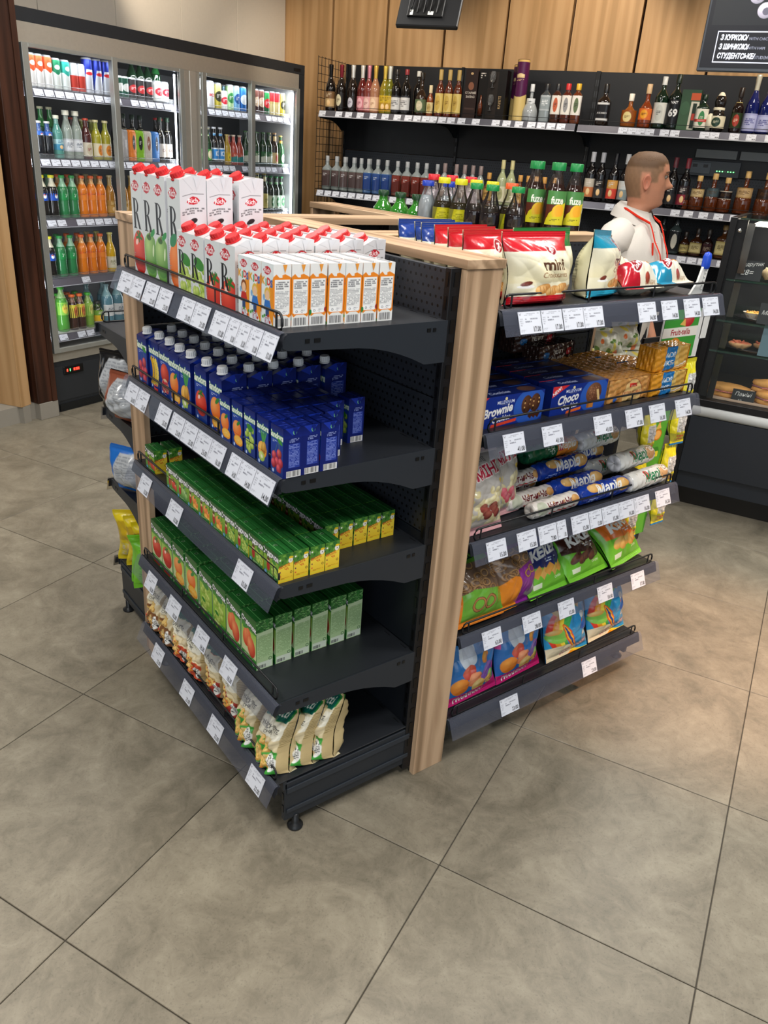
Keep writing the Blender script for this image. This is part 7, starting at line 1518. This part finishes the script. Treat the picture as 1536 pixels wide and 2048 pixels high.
for x in (.05,):
    for z0, z1 in ((.60, .82), (.85, .97), (1.0, 1.155), (1.20, 1.42)):
        b = MB(); b.box(x, x + .030, .008, .014, z0, z1, '#9a9c9c', 'chrome'); link('post', b, t)
b = MB(); b.lathe([(0, 0), (.009, 0), (.009, .006), (0, .008)], '#d8d8d8', 14, (0, 0, 0), 'chrome'); link('screw', b, t, (.02, -.002, 1.385), rot=(PI / 2, 0, 0))
b = MB(); b.box(.06, 1.5, .1, .5, 1.405, 1.412, '#fff4e0', 'glow'); link('case_light', b, t)
def kw(x, y, z): return K0 + ke * x + kn * y + Vector((0, 0, z))
def sign(lines, w, h, s, y, z, lab, tilt=-.15, bg='#2e3234'):
    c = Cv(w, h, bg, .8)
    for (tx, xx, yy, sz, rr) in lines: c.text(tx, xx, yy, sz, '#d8dcd8', 0.0, .25, 1, 'l', rr)
    b = MB(); b.face(c.get(), (0, 0, h / 1000), (w / 1000, 0, 0), (0, 0, -h / 1000), 'paper'); b.box(0, w / 1000, .0006, .003, 0, h / 1000, bg, 'paper')
    o = link('chalk_sign', b); o.location = kw(s, y, z); o.rotation_euler = (tilt, 0, KA); o['label'] = lab; o['category'] = 'sign'; o['group'] = 'chalk price signs'; return o
sign([('Андрутик', 8, 30, 22, -.12), ('28=', 20, 66, 34, -.05)], 110, 88, .045, .0 + .03, 1.172, 'slate sign with chalk price 28 in the pastry case, topmost')
sign([('Т', 52, 24, 26, 0), ('Ми', 14, 52, 26, 0), ('4', 60, 84, 28, 0)], 110, 95, .185, .03, .985, 'slate sign beside the nut tartlet, middle glass shelf')
sign([('Яб', 40, 60, 26, 0)], 110, 150, .225, .03, .838, 'blue grey slate sign right of the pink open sandwiches', bg='#5f7a84')
sign([('Паніні', 14, 32, 26, -.03), ('32', 30, 62, 20, -.03)], 105, 66, .16, .05, .592, 'slate sign lettered in chalk before the bread rolls')
def plate(s, y, z, rx, lab):
    b = MB(); b.lathe([(0, 0), (rx * .7, 0), (rx, .012), (rx * .98, .014), (rx * .68, .004), (0, .004)], '#1c1c1e', 28, mat='bottle_glass'); o = link('plate', b, None, kw(s, y, z), KA, label=lab, category='plate', group='dark oval plates in the case'); o.scale = (1.3, .8, 1); return o
plate(.20, .14, .982, .10, 'dark oval plate under the nut tartlet'); plate(.20, .15, .837, .13, 'dark oval plate under the pink open sandwiches')
def pastry(name, W, D, H, bc, tc, s, y, z, lab, rz=0.0, seed=1, cup=True, grp='pastries in the glass case'):
    r = random.Random(seed); b = MB(); n = 30
    if cup:
        ring = [[(W / 2 * k * math.cos(a) * (1 + .05 * math.sin(a * 14)), D / 2 * k * math.sin(a) * (1 + .05 * math.sin(a * 14)), zz) for a in np.arange(n) * 2 * PI / n] for k, zz in ((.6, 0), (.85, H * .5), (1.08, H * 1.05))]
        b.grid(np.array(ring), '#d8d0c0', 'paper', True, wrap=True)
    P = np.array([[(W / 2 * k * math.cos(a), D / 2 * k * math.sin(a), H * zz + r.uniform(-.002, .003)) for a in np.arange(n) * 2 * PI / n] for k, zz in ((.55, .1), (.86, .5), (.9, .85), (.7, 1.02), (.35, 1.1), (.02, 1.08))])
    C = np.array([[hx(bc if i < 3 else tc)] * n for i in range(6)]); C = np.clip(C * (1 + np.array([[r.uniform(-.12, .12) for _ in range(n)] for _ in range(6)])[..., None]), 0, 1); b.grid(P, C.astype(np.float32), 'food', True, wrap=True)
    for k in range(14): x, yy = r.uniform(-.35, .35) * W, r.uniform(-.3, .3) * D; b.lathe([(0, 0), (.006, .001), (.004, .006), (0, .008)], tc, 6, (x, yy, H * 1.04), 'food')
    return link(name, b, None, kw(s, y, z), KA + rz, label=lab, category='pastry', group=grp)
pastry('tartlet', .10, .08, .030, '#c8944c', '#d8a850', .165, .12, .988, 'open nut tartlet in a white paper case', .1, 2)
pastry('open_sandwich', .12, .075, .030, '#c8a070', '#d87a5a', .135, .11, .843, 'open sandwich with pink topping, left on the plate', .2, 3, False)
pastry('open_sandwich', .12, .075, .030, '#c8a070', '#d87a5a', .245, .16, .843, 'open sandwich with pink topping, right on the plate', .1, 4, False)
pastry('cake_slice', .11, .07, .05, '#c8b088', '#d8c8a0', .20, .10, 1.172, 'cream layered cake piece on the top glass shelf', 0, 5, False)
b = MB(); b.box(-.09, .40, .03, .34, .0, .005, '#b8a088', 'paper', ch=.001); b.box(-.09, .40, .03, .034, 0, .012, '#c8b098', 'paper'); link('tray', b, None, kw(.16, .02, .592), KA, label='long pale tray in the bottom of the pastry case', category='tray')
def bun(s, y, z, lab, seed):
    r = random.Random(seed); b = MB(); n = 28
    for (z0, z1, cc) in ((0, .022, '#d8a058'), (.022, .030, '#8a5a60'), (.030, .060, '#dca45c')):
        pr = [(.95, z0), (1.03, z0 + (z1 - z0) * .3), (1.0, z0 + (z1 - z0) * .7)] + ([(.8, z1 * .93), (.5, z1), (.0, z1 * 1.02)] if z1 > .05 else [(.97, z1)])
        P = np.array([[(.105 * k * math.cos(a), .05 * k * math.sin(a), zz + .0008 * math.sin(a * 9)) for a in np.arange(n) * 2 * PI / n] for k, zz in pr]); b.grid(P, cc, 'food', True, wrap=True)
    for k in range(4): b.tube([(-.06 + .035 * k, -.053, .026), (-.045 + .035 * k, -.056, .029), (-.03 + .035 * k, -.052, .025)], .003, '#c87a6a', 5, 'food')
    return link('panini', b, None, kw(s, y, z), KA + r.uniform(-.1, .1), label=lab, category='sandwich', group='grilled sandwich rolls')
bun(.37, .11, .598, 'flat toasted roll lying lower right in the case', 1); bun(.34, .16, .645, 'flat toasted roll lying upper, on the other rolls', 2); bun(.36, .22, .598, 'flat toasted roll lying behind in the case', 3); bun(.13, .14, .598, 'flat toasted roll lying at the left of the tray', 4)
# back counter behind the case (dark)
t = thing('back_counter', 'dark low back counter along the bottle wall', 'counter', bw(-1.3, -.55), BA)
b = MB(); b.box(0, 2.4, 0, .5, 0, .86, '#17191d', 'steel_paint', ch=.002); link('body', b, t)
b = MB(); b.box(-.01, 2.41, -.01, .5, .862, .90, '#202329', 'steel_paint', ch=.002); link('worktop', b, t)

# ================================================================ TEA BOTTLES on the bay facing the till
def pet(name, H, R, liquid, shellc, cap, lab=None, fill=.78, seg=20, sq=None, lr=.92):
    """clear plastic bottle with the drink inside as its own body"""
    root = bottle(name, H, R, .0145, .60, .88, shellc, (cap, .075), None, shellc, None, body='clear_plastic', waist=.05, capr=1.45, seg=seg, sq=sq)
    rr = R * .93; f = fill * H; P = [(0, .004), (rr * .85, .004), (rr, H * .03), (rr, H * .2), (rr * .95, H * .32), (rr, min(f, H * .60))]
    if f > H * .6:
        for k in range(1, 4): t_ = k / 3 * (f / H - .6) / .28; P.append((rr + (.0135 - rr) * (t_ ** 1.5), H * (.6 + .28 * t_)))
    P.append((0, P[-1][1])); b = MB(); b.lathe(P, liquid, seg, mat='drink', sq=sq); link('drink', b, root)
    if lab: b = MB(); wrap(b, lab[0], R * (lab[3] if len(lab) > 3 else 1.0), lab[1] * H, lab[2] * H, lab[4] if len(lab) > 4 else 150); link('label', b, root)
    return root
c = Cv(120, 150, '#5a2a1c', .9); c.rect(0, 0, 120, 60, '#4f8a4a'); c.text('fuze', 62, 56, 44, '#f0f4e8', .03); c.poly([(0, 150), (20, 100), (75, 62), (120, 50), (120, 150)], '#d8cc2a'); c.ell(75, 92, 38, 34, '#e8c02c'); c.ell(80, 88, 28, 26, '#f0b030'); c.poly([(0, 150), (10, 118), (120, 108), (120, 150)], '#d8d02c'); c.fine(30, 124, 90, 134, 2, '#4a4a1a', 2)
fz = pet('tea_bottle', .322, .038, '#2c0d08', '#6a5850', '#158040', (c.get(), .42, .74, 1.0, 100), .80)
go = -PI / 4 - .25
for j, (x, y, lab) in enumerate([(1.03, .690, 'left of three in front'), (1.10, .765, 'behind the left one'), (1.045, .612, 'middle of three in front'), (1.12, .685, 'behind the middle one'), (1.115, .600, 'right of three in front')]):
    o = place(fz, USED, (x, y, 1.287), f'large iced tea bottle with green cap, {lab}', 'large iced tea bottles', 'bottle', rz=go + .45 + rnd.uniform(-.1, .1))
c = Cv(90, 60, '#2a2c30', .9); c.text('FUZE', 45, 40, 26, '#8a8e98', .02); f5 = pet('tea_bottle', .243, .034, '#14090c', '#4a4248', '#158040', (c.get(), .25, .42, 1.0, 120), .66)
c = Cv(90, 110, '#b8b41c', .9); c.poly([(0, 0), (40, 0), (18, 110), (0, 110)], '#7a7a2a'); c.ell(55, 50, 22, 46, '#c8c42a'); c.fine(40, 14, 72, 40, 5, '#8a8818', 2); c.text('tea', 56, 80, 24, '#8a8818', .02); yl = pet('tea_bottle', .250, .033, '#2c2208', '#6a6450', '#c8c41c', (c.get(), .16, .62, 1.0, 200), .7)
yo = pet('tea_bottle', .250, .033, '#2c1408', '#6a6450', '#d8582a', (c.get(), .16, .62, 1.0, 200), .7)
c = Cv(90, 60, '#2a5ab0', .9); c.ell(30, 35, 16, 16, '#e8ecf4'); c.text('aqua', 60, 40, 18, '#e8ecf4', .02); wa = pet('water_bottle', .235, .032, '#b8c4cc', '#c8d0d8', '#1c3aa8', (c.get(), .18, .42, 1.0, 200), .8)
wr_ = pet('water_bottle', .255, .032, '#c8b8bc', '#d0c8cc', '#c8202c', (c.get(), .18, .42, 1.0, 200), .8)
for j, (x, y) in enumerate([(.850, .780), (.850, .705), (.900, .640)]): place(f5, USED, (x, y, 1.287), f'dark iced tea bottle with green cap, {ORD[j]} in the nearest row', 'dark iced tea bottles', 'bottle', rz=go)
for j, (x, y) in enumerate([(.860, .955), (.870, .880), (.925, .865), (.930, .790)]): place(yl, USED, (x, y, 1.287), f'iced tea bottle with yellow cap and label, {ORD[j]} from the left', 'yellow-capped tea bottles', 'bottle', rz=go)
place(yo, USED, (.955, .725, 1.287), 'iced tea bottle with orange cap among the yellow-capped ones', 'yellow-capped tea bottles', 'bottle', rz=go)
for j, (x, y) in enumerate([(.850, 1.030), (.93, 1.01)]): place(wa, USED, (x, y, 1.287), f'clear water bottle with blue cap, {("front", "back")[j]} one', 'clear water bottles', 'bottle', rz=go)
for j, (x, y) in enumerate([(.925, 1.09), (.985, 1.06), (1.01, .985)]): place(wr_, USED, (x, y, 1.287), f'clear water bottle with red cap, {ORD[j]} from the left', 'clear water bottles', 'bottle', rz=go)
c = Cv(90, 60, '#d88a2c', .9); c.rect(0, 0, 90, 14, '#e8c83a'); c.fine(15, 24, 75, 50, 3, '#8a3a1a', 2)
gj = bottle('juice_bottle', .185, .037, .017, .62, .82, '#2f7a26', ('#0f3a1c', .10), None, '#5f9a3c', (c.get(), .08, .48), body='drink', capr=1.2)
for j, (x, y) in enumerate([(.86, 1.30), (.86, 1.195), (.86, 1.095)]): place(gj, USED, (x, y, 1.287), f'round green juice bottle with dark cap, {ORD[j]} from the left', 'round green juice bottles', 'bottle', rz=go)

# ================================================================ CRISP BAGS on the left bay
def art_crisp(a, b_, w=120, h=170):
    c = Cv(w, h, a, .7); c.poly([(0, h * .2), (w, h * .05), (w, h * .4), (0, h * .55)], b_); c.ell(w * .5, h * .7, 34, 26, '#d8b050', 0, '#f0d890'); c.fine(w * .1, h * .6, w * .4, h * .9, 8, '#d8d8d4', 3); return c.get()
def art_silver(edge):
    c = Cv(130, 170, '#b4b8bc', .7); c.fine(40, 25, 110, 90, 14, '#8a8e94', 4, .9); c.poly([(0, 0), (130, 0), (130, 14), (40, 20), (26, 90), (44, 170), (0, 170)], edge); c.poly([(44, 120), (70, 150), (60, 170), (30, 170)], edge); return c.get()
cr = {'black': bag('crisp_bag', art_crisp('#141416', '#2a8a4a'), art_silver('#141416'), .165, .195, .07, 80, wr=2.0), 'copper': bag('crisp_bag', art_crisp('#141416', '#a85a3a'), art_silver('#8a4a34'), .150, .16, .07, 81, wr=2.0), 'blue': bag('crisp_bag', art_crisp('#1f6ac0', '#2f8ae0'), art_silver('#1f6ac0'), .160, .17, .07, 82, wr=2.0),
      'yellow': bag('crisp_bag', art_crisp('#e0c81a', '#d8b010'), art_crisp('#e8d020', '#c8a818'), .13, .21, .05, 83, wr=1.6), 'green': bag('crisp_bag', art_crisp('#6ac02a', '#e0d83a'), art_back('#7acc30', 120, 170, '#5aa820'), .13, .19, .05, 84, wr=1.6)}
def lp(k, x, y, z, rz, lab, ln=-.12): put(cr[k], (x, y, z), (ln, 0, rz), lab, 'crisp bags on the bay facing the coolers', 'crisp bag')
lp('black', -.205, 1.235, .768, 2.05, 'black and silver crisp bag at the shelf end, seen from behind'); lp('copper', -.225, 1.105, .768, 1.95, 'black and copper crisp bag beside the oak end panel'); lp('black', -.10, 1.17, .768, 2.0, 'black crisp bag second from the oak end panel')
lp('blue', -.215, 1.130, .508, 2.1, 'blue and silver crisp bag leaning by the oak end panel'); lp('blue', -.06, 1.15, .508, PI + .2, 'blue crisp bag farther in on the third shelf')
for j, (x, y, a) in enumerate([(-.20, 1.225, 2.6), (-.185, 1.175, 2.8), (-.18, 1.120, 2.9)]): lp('yellow', x, y, .203, a, f'yellow crisp bag on the lowest shelf, {ORD[j]} from its front edge', -.06)
lp('green', -.215, 1.055, .203, 2.7, 'light green crisp bag next to the oak end panel, lowest shelf', -.05); lp('green', -.22, 1.02, .203, 2.9, 'light green crisp bag squeezed behind the oak end panel', .0)

# ================================================================ SHOPKEEPER
def person():
    t = thing('person', 'man in a white polo shirt with a red lanyard, standing sideways behind the shelves', 'person', (2.0, .975, 0))
    # figure frame: +x is the way his chest points; the head is turned further round toward the picture's right
    t.rotation_euler = (0, 0, math.radians(-74)); sk = '#b98266'; wh = '#d6d0c8'; HT = math.radians(30); ax = -.012; U = .045
    def turn(P, full=False):
        P = np.array(P, np.float64); z = P[..., 2]; w = np.ones_like(z) if full else np.clip((z - 1.40) / .06, 0, 1); a = HT * w * w * (3 - 2 * w)
        x, y = P[..., 0] - ax, P[..., 1]; return np.stack([ax + x * np.cos(a) - y * np.sin(a), x * np.sin(a) + y * np.cos(a), z], -1)
    def ell(cx, cy, z, a, b_, n=48, p=2.2):
        A = np.arange(n) * 2 * PI / n; ca, sa = np.cos(A), np.sin(A); k = (np.abs(ca) ** p + np.abs(sa) ** p) ** (-1 / p)
        return [(cx + a * x, cy + b_ * y, z) for x, y in zip(ca * k, sa * k)]
    SX = .90
    prof = [  # z, x_back, x_front, half width
        (1.676, -.022, .018, .018), (1.671, -.052, .046, .040), (1.662, -.073, .066, .056), (1.650, -.087, .080, .066), (1.640, -.093, .087, .070), (1.630, -.097, .092, .0725), (1.620, -.099, .0945, .0740), (1.611, -.1003, .0955, .0748), (1.603, -.101, .0962, .0752), (1.596, -.1013, .0945, .0754), (1.588, -.1012, .0925, .0755), (1.580, -.1008, .092, .0753),
        (1.572, -.1, .0925, .0748), (1.565, -.0985, .093, .0742), (1.558, -.097, .0935, .0735), (1.551, -.095, .094, .0725), (1.544, -.092, .0935, .0715), (1.537, -.089, .0925, .0705), (1.530, -.086, .0925, .0695), (1.523, -.083, .0925, .0685), (1.516, -.080, .092, .0675), (1.509, -.077, .0925, .0665), (1.502, -.074, .092, .065), (1.494, -.071, .0915, .063), (1.486, -.069, .0915, .061), (1.478, -.067, .090, .059), (1.470, -.066, .084, .058), (1.463, -.066, .070, .0575), (1.456, -.066, .052, .0575), (1.448, -.067, .044, .058), (1.436, -.069, .042, .0585), (1.42, -.072, .042, .060), (1.405, -.075, .044, .064)]
    n = 64; rings = []; cols = []
    def G(v, c_, w_): return math.exp(-((v - c_) / w_) ** 2)
    for z, xb, xf, hw in prof:
        ring = []; cc = []
        for k in range(n):
            a = 2 * PI * k / n; an = a if a < PI else a - 2 * PI; ang = abs(an); ca, sa = math.cos(a), math.sin(a); cx = (xf + xb) / 2; hx_ = (xf - xb) / 2
            x = cx + hx_ * (abs(ca) ** .92) * (1 if ca > 0 else -1); y = hw * (abs(sa) ** .86) * (1 if sa > 0 else -1)
            fc = math.exp(-(an / .15) ** 2); g = G(ang, .45, .19)
            x += fc * (.030 * G(z, 1.545, .009) + .024 * G(z, 1.556, .011) + .014 * G(z, 1.572, .012) + .006 * G(z, 1.588, .010)) + G(ang, .24, .09) * .007 * G(z, 1.543, .008)
            x += G(an, 0, .30) * (.0055 * G(z, 1.520, .0055) + .0060 * G(z, 1.507, .006) - .0045 * G(z, 1.5135, .003) - .0055 * G(z, 1.530, .004) - .0045 * G(z, 1.496, .005) + .0055 * G(z, 1.479, .010))
            x += -g * .011 * G(z, 1.587, .010) + G(ang, .40, .30) * .0050 * G(z, 1.606, .008) + G(ang, .78, .25) * .004 * G(z, 1.562, .018)
            ring.append((x * SX, y, z)); c_ = np.array(hx(sk))
            if ang < .32 and 1.503 < z < 1.523: c_ = np.array(hx('#a0604f'))
            if ang < .10 and 1.512 < z < 1.515: c_ = c_ * .8
            if z < 1.535 and ang < 1.6: c_ = c_ * .93 + np.array(hx('#8a7468')) * .05
            line = 1.636 if ang < .75 else 1.636 - (ang - .75) * .11 if ang < 1.15 else (1.560 if ang < 1.50 else (1.60 if ang < 1.9 else 1.500))
            if z > line:
                c_ = np.array(hx('#5f4630')) if z > 1.628 - (.0 if ang < 1.2 else .012) else np.array(hx('#8a6a50')) * (.92 + .1 * ((k * 7 + int(z * 900)) % 3) / 3)
            cc.append(c_)
        rings.append(ring); cols.append(cc)
    # the loft goes on down: neck, shoulders, trunk, hips
    for z, cx, a_, w_ in ((1.39, -.016, .066, .085), (1.37, -.018, .075, .125), (1.34, -.014, .092, .165), (1.28, -.006, .104, .175), (1.20, .002, .114, .170), (1.10, .006, .120, .158), (1.0, .0, .112, .156), (.92, 0, .108, .154), (.86, 0, .10, .15), (.84, 0, .05, .1)):
        rings.append(ell(cx, 0, z, a_, w_, n, 2.4)); cols.append([np.array(hx(sk))] * n)
    b = MB(); b.grid(turn(rings), np.array(cols, np.float32), 'skin', True, wrap=True, flip=False)
    for ri in (0, len(rings) - 1): b.add(turn([rings[ri]])[0], np.array(cols[ri], np.float32), T=[[0, j, j + 1] for j in range(1, n - 1)], mat='skin', smooth=True)
    for s_ in (-1, 1):
        b.tube([(-.02, s_ * .10, 1.33), (-.022, s_ * .175, 1.31), (-.022, s_ * .205, 1.24), (-.02, s_ * .225, 1.13), (.0, s_ * .235, 1.04), (.055, s_ * .228, .93), (.10, s_ * .215, .86), (.125, s_ * .212, .82), (.14, s_ * .21, .785)], [.05, .058, .054, .046, .041, .033, .027, .036, .032], sk, 16, 'skin')
        for f_ in range(4): b.tube([(.120 + .014 * f_, s_ * (.225 - .008 * f_), .815), (.128 + .018 * f_, s_ * (.225 - .008 * f_), .765), (.130 + .018 * f_, s_ * (.22 - .008 * f_), .735), (.122 + .016 * f_, s_ * (.215 - .008 * f_), .710 + .006 * abs(f_ - 1))], [.011, .0095, .009, .0075], sk, 10, 'skin')
        b.tube([(.12, s_ * .198, .83), (.150, s_ * .178, .80), (.162, s_ * .172, .765)], [.013, .011, .009], sk, 10, 'skin')
        b.tube([(0, s_ * .08, .90), (0, s_ * .088, .75), (.006, s_ * .092, .50), (-.006, s_ * .094, .25), (-.01, s_ * .094, .08)], [.080, .076, .056, .046, .036], sk, 16, 'skin'); b.tube([(-.03, s_ * .094, .05), (.03, s_ * .095, .045), (.10, s_ * .097, .035), (.13, s_ * .097, .03)], [.036, .036, .030, .018], sk, 12, 'skin')
    V0 = np.concatenate(b.v); C0_ = np.concatenate(b.c)
    tmp = link('body', b, t); md = tmp.modifiers.new('fuse', 'REMESH'); md.mode = 'VOXEL'; md.voxel_size = .0048; md.use_smooth_shade = True
    dg = bpy.context.evaluated_depsgraph_get(); me = bpy.data.meshes.new_from_object(tmp.evaluated_get(dg)); tmp.modifiers.clear()
    # keep only the largest connected surface, carry the skin colours over
    from mathutils.kdtree import KDTree
    kd = KDTree(len(V0)); [kd.insert(v, i) for i, v in enumerate(V0)]; kd.balance()
    L_ = np.ones((len(me.vertices), 4), np.float32); co = np.zeros(len(me.vertices) * 3, np.float32); me.vertices.foreach_get('co', co); co = co.reshape(-1, 3)
    base = np.array(hx(sk)); cc = np.tile(base, (len(co), 1))
    for i in np.nonzero(co[:, 2] > 1.42)[0]:
        q = kd.find_n(co[i], 3); w = np.array([1 / (d + 1e-4) for _, _, d in q]); cc[i] = (C0_[[j for _, j, _ in q]] * w[:, None]).sum(0) / w.sum()
    L_[:, :3] = s2l(cc); at = me.color_attributes.get('Col') or me.color_attributes.new('Col', 'FLOAT_COLOR', 'POINT')
    if at.domain != 'POINT': me.color_attributes.remove(at); at = me.color_attributes.new('Col', 'FLOAT_COLOR', 'POINT')
    at.data.foreach_set('color', L_.ravel()); me.materials.clear(); me.materials.append(MATS['skin']); me.polygons.foreach_set('use_smooth', [True] * len(me.polygons)); tmp.data = me
    for s_ in (-1, 1):
        b = MB(); n2 = 22; rr = []
        for q, dy in ((.9, -.006), (1.08, .004), (1.02, .010), (.78, .009), (.5, .003), (.15, .002)):
            rr.append([(-.010 + .0165 * q * math.cos(a) * (1 if math.sin(a) > 0 else .8) + .002, s_ * (.0735 + dy), 1.560 + .029 * q * math.sin(a)) for a in np.arange(n2) * 2 * PI / n2])
        b.grid(turn(rr, True), '#b5745c', 'skin', True, wrap=True); link('ear', b, t)
        b = MB(); b.lathe([(0, -.010), (.007, -.0075), (.010, 0), (.007, .0075), (0, .010)], '#8f8478', 12, (.0695, s_ * .033, 1.587), 'skin'); b.lathe([(0, -.0045), (.0045, 0), (0, .0045)], '#33261e', 8, (.0785, s_ * .034, 1.587), 'skin'); b.v = [turn(v, True).astype(np.float32) for v in b.v]; link('eye', b, t)
        b = MB(); b.tube([(.076, s_ * .018, 1.596), (.079, s_ * .034, 1.5985), (.068, s_ * .049, 1.595)], .0030, '#a06e54', 6, 'skin'); b.tube([(.086, s_ * .014, 1.603), (.084, s_ * .034, 1.608), (.069, s_ * .052, 1.603)], .0026, '#5a402c', 6, 'hair'); b.v = [turn(v, True).astype(np.float32) for v in b.v]; link('eyebrow', b, t)
    b = MB(); R2 = []
    for i, (z, xb, xf, hw) in enumerate([p for p in prof if p[0] > 1.626][::-1]):
        e = -.0012 + .0009 * i if i < 4 else .0035; R2.append([((lambda ca, sa: (((xf + xb) / 2 + ((xf - xb) / 2 + e) * (abs(ca) ** .92) * (1 if ca > 0 else -1)) * SX, (hw + e) * (abs(sa) ** .86) * (1 if sa > 0 else -1), z + e * .8 + .0008 * math.sin(k * 5 + i * 3)))(math.cos(2 * PI * k / 48), math.sin(2 * PI * k / 48))) for k in range(48)])
    b.grid(turn(R2, True), '#5f4630', 'hair', True, wrap=True); b.add(turn([R2[-1]], True)[0], '#5f4630', T=[[0, j, j + 1] for j in range(1, 47)], mat='hair'); link('hair', b, t)
    # polo shirt: torso, sleeves, collar, placket
    b = MB(); T = [(.90, .120, .166, .0), (.98, .127, .169, .0), (1.06, .134, .170, .008), (1.14, .132, .176, .012), (1.22, .128, .186, .010), (1.29, .120, .196, .0), (1.345, .106, .196, -.010), (1.385, .092, .172, -.016), (1.412, .080, .126, -.018), (1.432, .070, .082, -.018), (1.442, .066, .070, -.018)]
    rg_ = []
    for i, (z, a, w, cx) in enumerate(T):
        rr = []
        for k, (x, y, zz) in enumerate(ell(cx, 0, z, a, w, 48, 2.5)):
            fold = .005 * math.sin(y * 34 + z * 22) * math.sin(z * 19 + x * 12) + .003 * math.sin(z * 60 + y * 30)
            rr.append((x * (1 + fold * 3) + fold, y * (1 + fold), zz - (.045 * (abs(y) / max(w, .01)) ** 2 if z > 1.3 else 0)))
        rg_.append(rr)
    b.grid(np.array(rg_), wh, 'cloth', True, wrap=True); shirt = link('polo_shirt', b, t)
    for s_ in (-1, 1):
        b = MB(); P = [(-.02, s_ * .120, 1.362), (-.022, s_ * .162, 1.345), (-.024, s_ * .200, 1.305), (-.024, s_ * .224, 1.24), (-.020, s_ * .236, 1.17), (-.016, s_ * .242, 1.12)]
        b.tube(P, [.062, .070, .073, .070, .066, .065], wh, 24, 'cloth'); b.tube([P[-1], (-.015, s_ * .243, 1.11)], .0665, '#c9c3ba', 24, 'cloth'); link('sleeve', b, shirt)
    b = MB(); rr = []
    for q, (r0, z0) in enumerate(((.066, 1.405), (.067, 1.440), (.071, 1.462), (.084, 1.442), (.096, 1.408))):
        rr.append([(-.020 + r0 * math.cos(a) * (1.08 if q > 2 else 1), r0 * 1.06 * math.sin(a), z0 - .018 * math.cos(a) - (.022 * math.cos(a) if q > 2 and math.cos(a) > 0 else 0)) for a in np.linspace(.34, 2 * PI - .34, 32)])
    b.grid(np.array(rr), '#dcd6ce', 'cloth', True); link('collar', b, shirt)
    b = MB(); b.quad((.064, -.012, 1.405), (.064, .012, 1.405), (.128, .014, 1.25), (.128, -.014, 1.25), '#cbc5bb', 'cloth')
    for z, x in ((1.37, .080), (1.325, .099), (1.28, .118)): b.lathe([(0, 0), (.0045, 0), (.0045, .002), (0, .0025)], '#f0ece4', 8, (x, 0, z), 'plastic')
    link('placket', b, shirt)
    b = MB(); b.grid(np.array([ell(0, 0, z, a, w, 30, 2.4) for z, a, w in ((.96, .118, .162), (.90, .122, .166), (.82, .120, .170), (.79, .10, .15))]), '#22242a', 'cloth', True, wrap=True)
    tr_ = link('trousers', b, t)
    for s_ in (-1, 1):
        b = MB(); b.tube([(0, s_ * .085, .86), (.005, s_ * .092, .66), (.01, s_ * .095, .48), (-.004, s_ * .095, .28), (-.012, s_ * .095, .09)], [.090, .082, .066, .060, .054], '#22242a', 18, 'cloth'); link('trouser_leg', b, tr_)
        b = MB(); b.grid(np.array([ell(.045, s_ * .096, z, a, w, 24, 2.4) for z, a, w in ((0, .135, .046), (.03, .138, .048), (.06, .125, .044), (.085, .080, .042), (.10, .06, .042))]), '#17181a', 'plastic', True, wrap=True); link('shoe', b, t)
    b = MB()
    def front(y, z):
        k = sorted(T, key=lambda q: q[0]); zz = [q[0] for q in k]; a_, w_, c_ = (float(np.interp(z, zz, [q[i] for q in k])) for i in (1, 2, 3))
        f_ = .005 * math.sin(y * 34 + z * 22); return c_ + (a_ * 1.02) * max(0.0, 1 - (abs(y) / w_) ** 2.5) ** .4 + abs(f_) + .012
    for s_ in (-1, 1):
        Y = np.interp(np.linspace(0, 1, 16), [0, .2, .5, 1], [.062, .062, .045, .004]); Z = np.linspace(1.41, 1.14, 16); pts = [(front(y, z), s_ * y, z - (.045 * (y / .17) ** 2 if z > 1.3 else 0)) for y, z in zip(Y, Z)]
        for p, q in zip(pts[:-1], pts[1:]): b.quad((p[0], p[1] - .0085, p[2]), (p[0], p[1] + .0085, p[2]), (q[0], q[1] + .0085, q[2]), (q[0], q[1] - .0085, q[2]), '#d8321f', 'cloth')
        b.tube([pts[0], (.03, s_ * .085, 1.425), (-.03, s_ * .085, 1.452), (-.09, s_ * .04, 1.462)], .005, '#d8321f', 5, 'cloth')
    ly_ = link('lanyard', b, t)
    b = MB(); b.box(.160, .164, -.028, .028, 1.025, 1.105, '#d8d6d0', 'plastic', ch=.001); b.box(.1645, .1650, -.020, .020, 1.075, 1.095, '#5a5e66', 'paper'); b.box(.150, .157, -.006, .006, 1.105, 1.138, '#b8b8ba', 'chrome'); link('name_badge', b, ly_)
    b = MB(); b.tube([(.112, -.085, 1.33), (.116, -.082, 1.305), (.120, -.080, 1.28)], .004, '#d8321f', 5, 'cloth'); link('chest_emblem', b, shirt)
    return t
person()
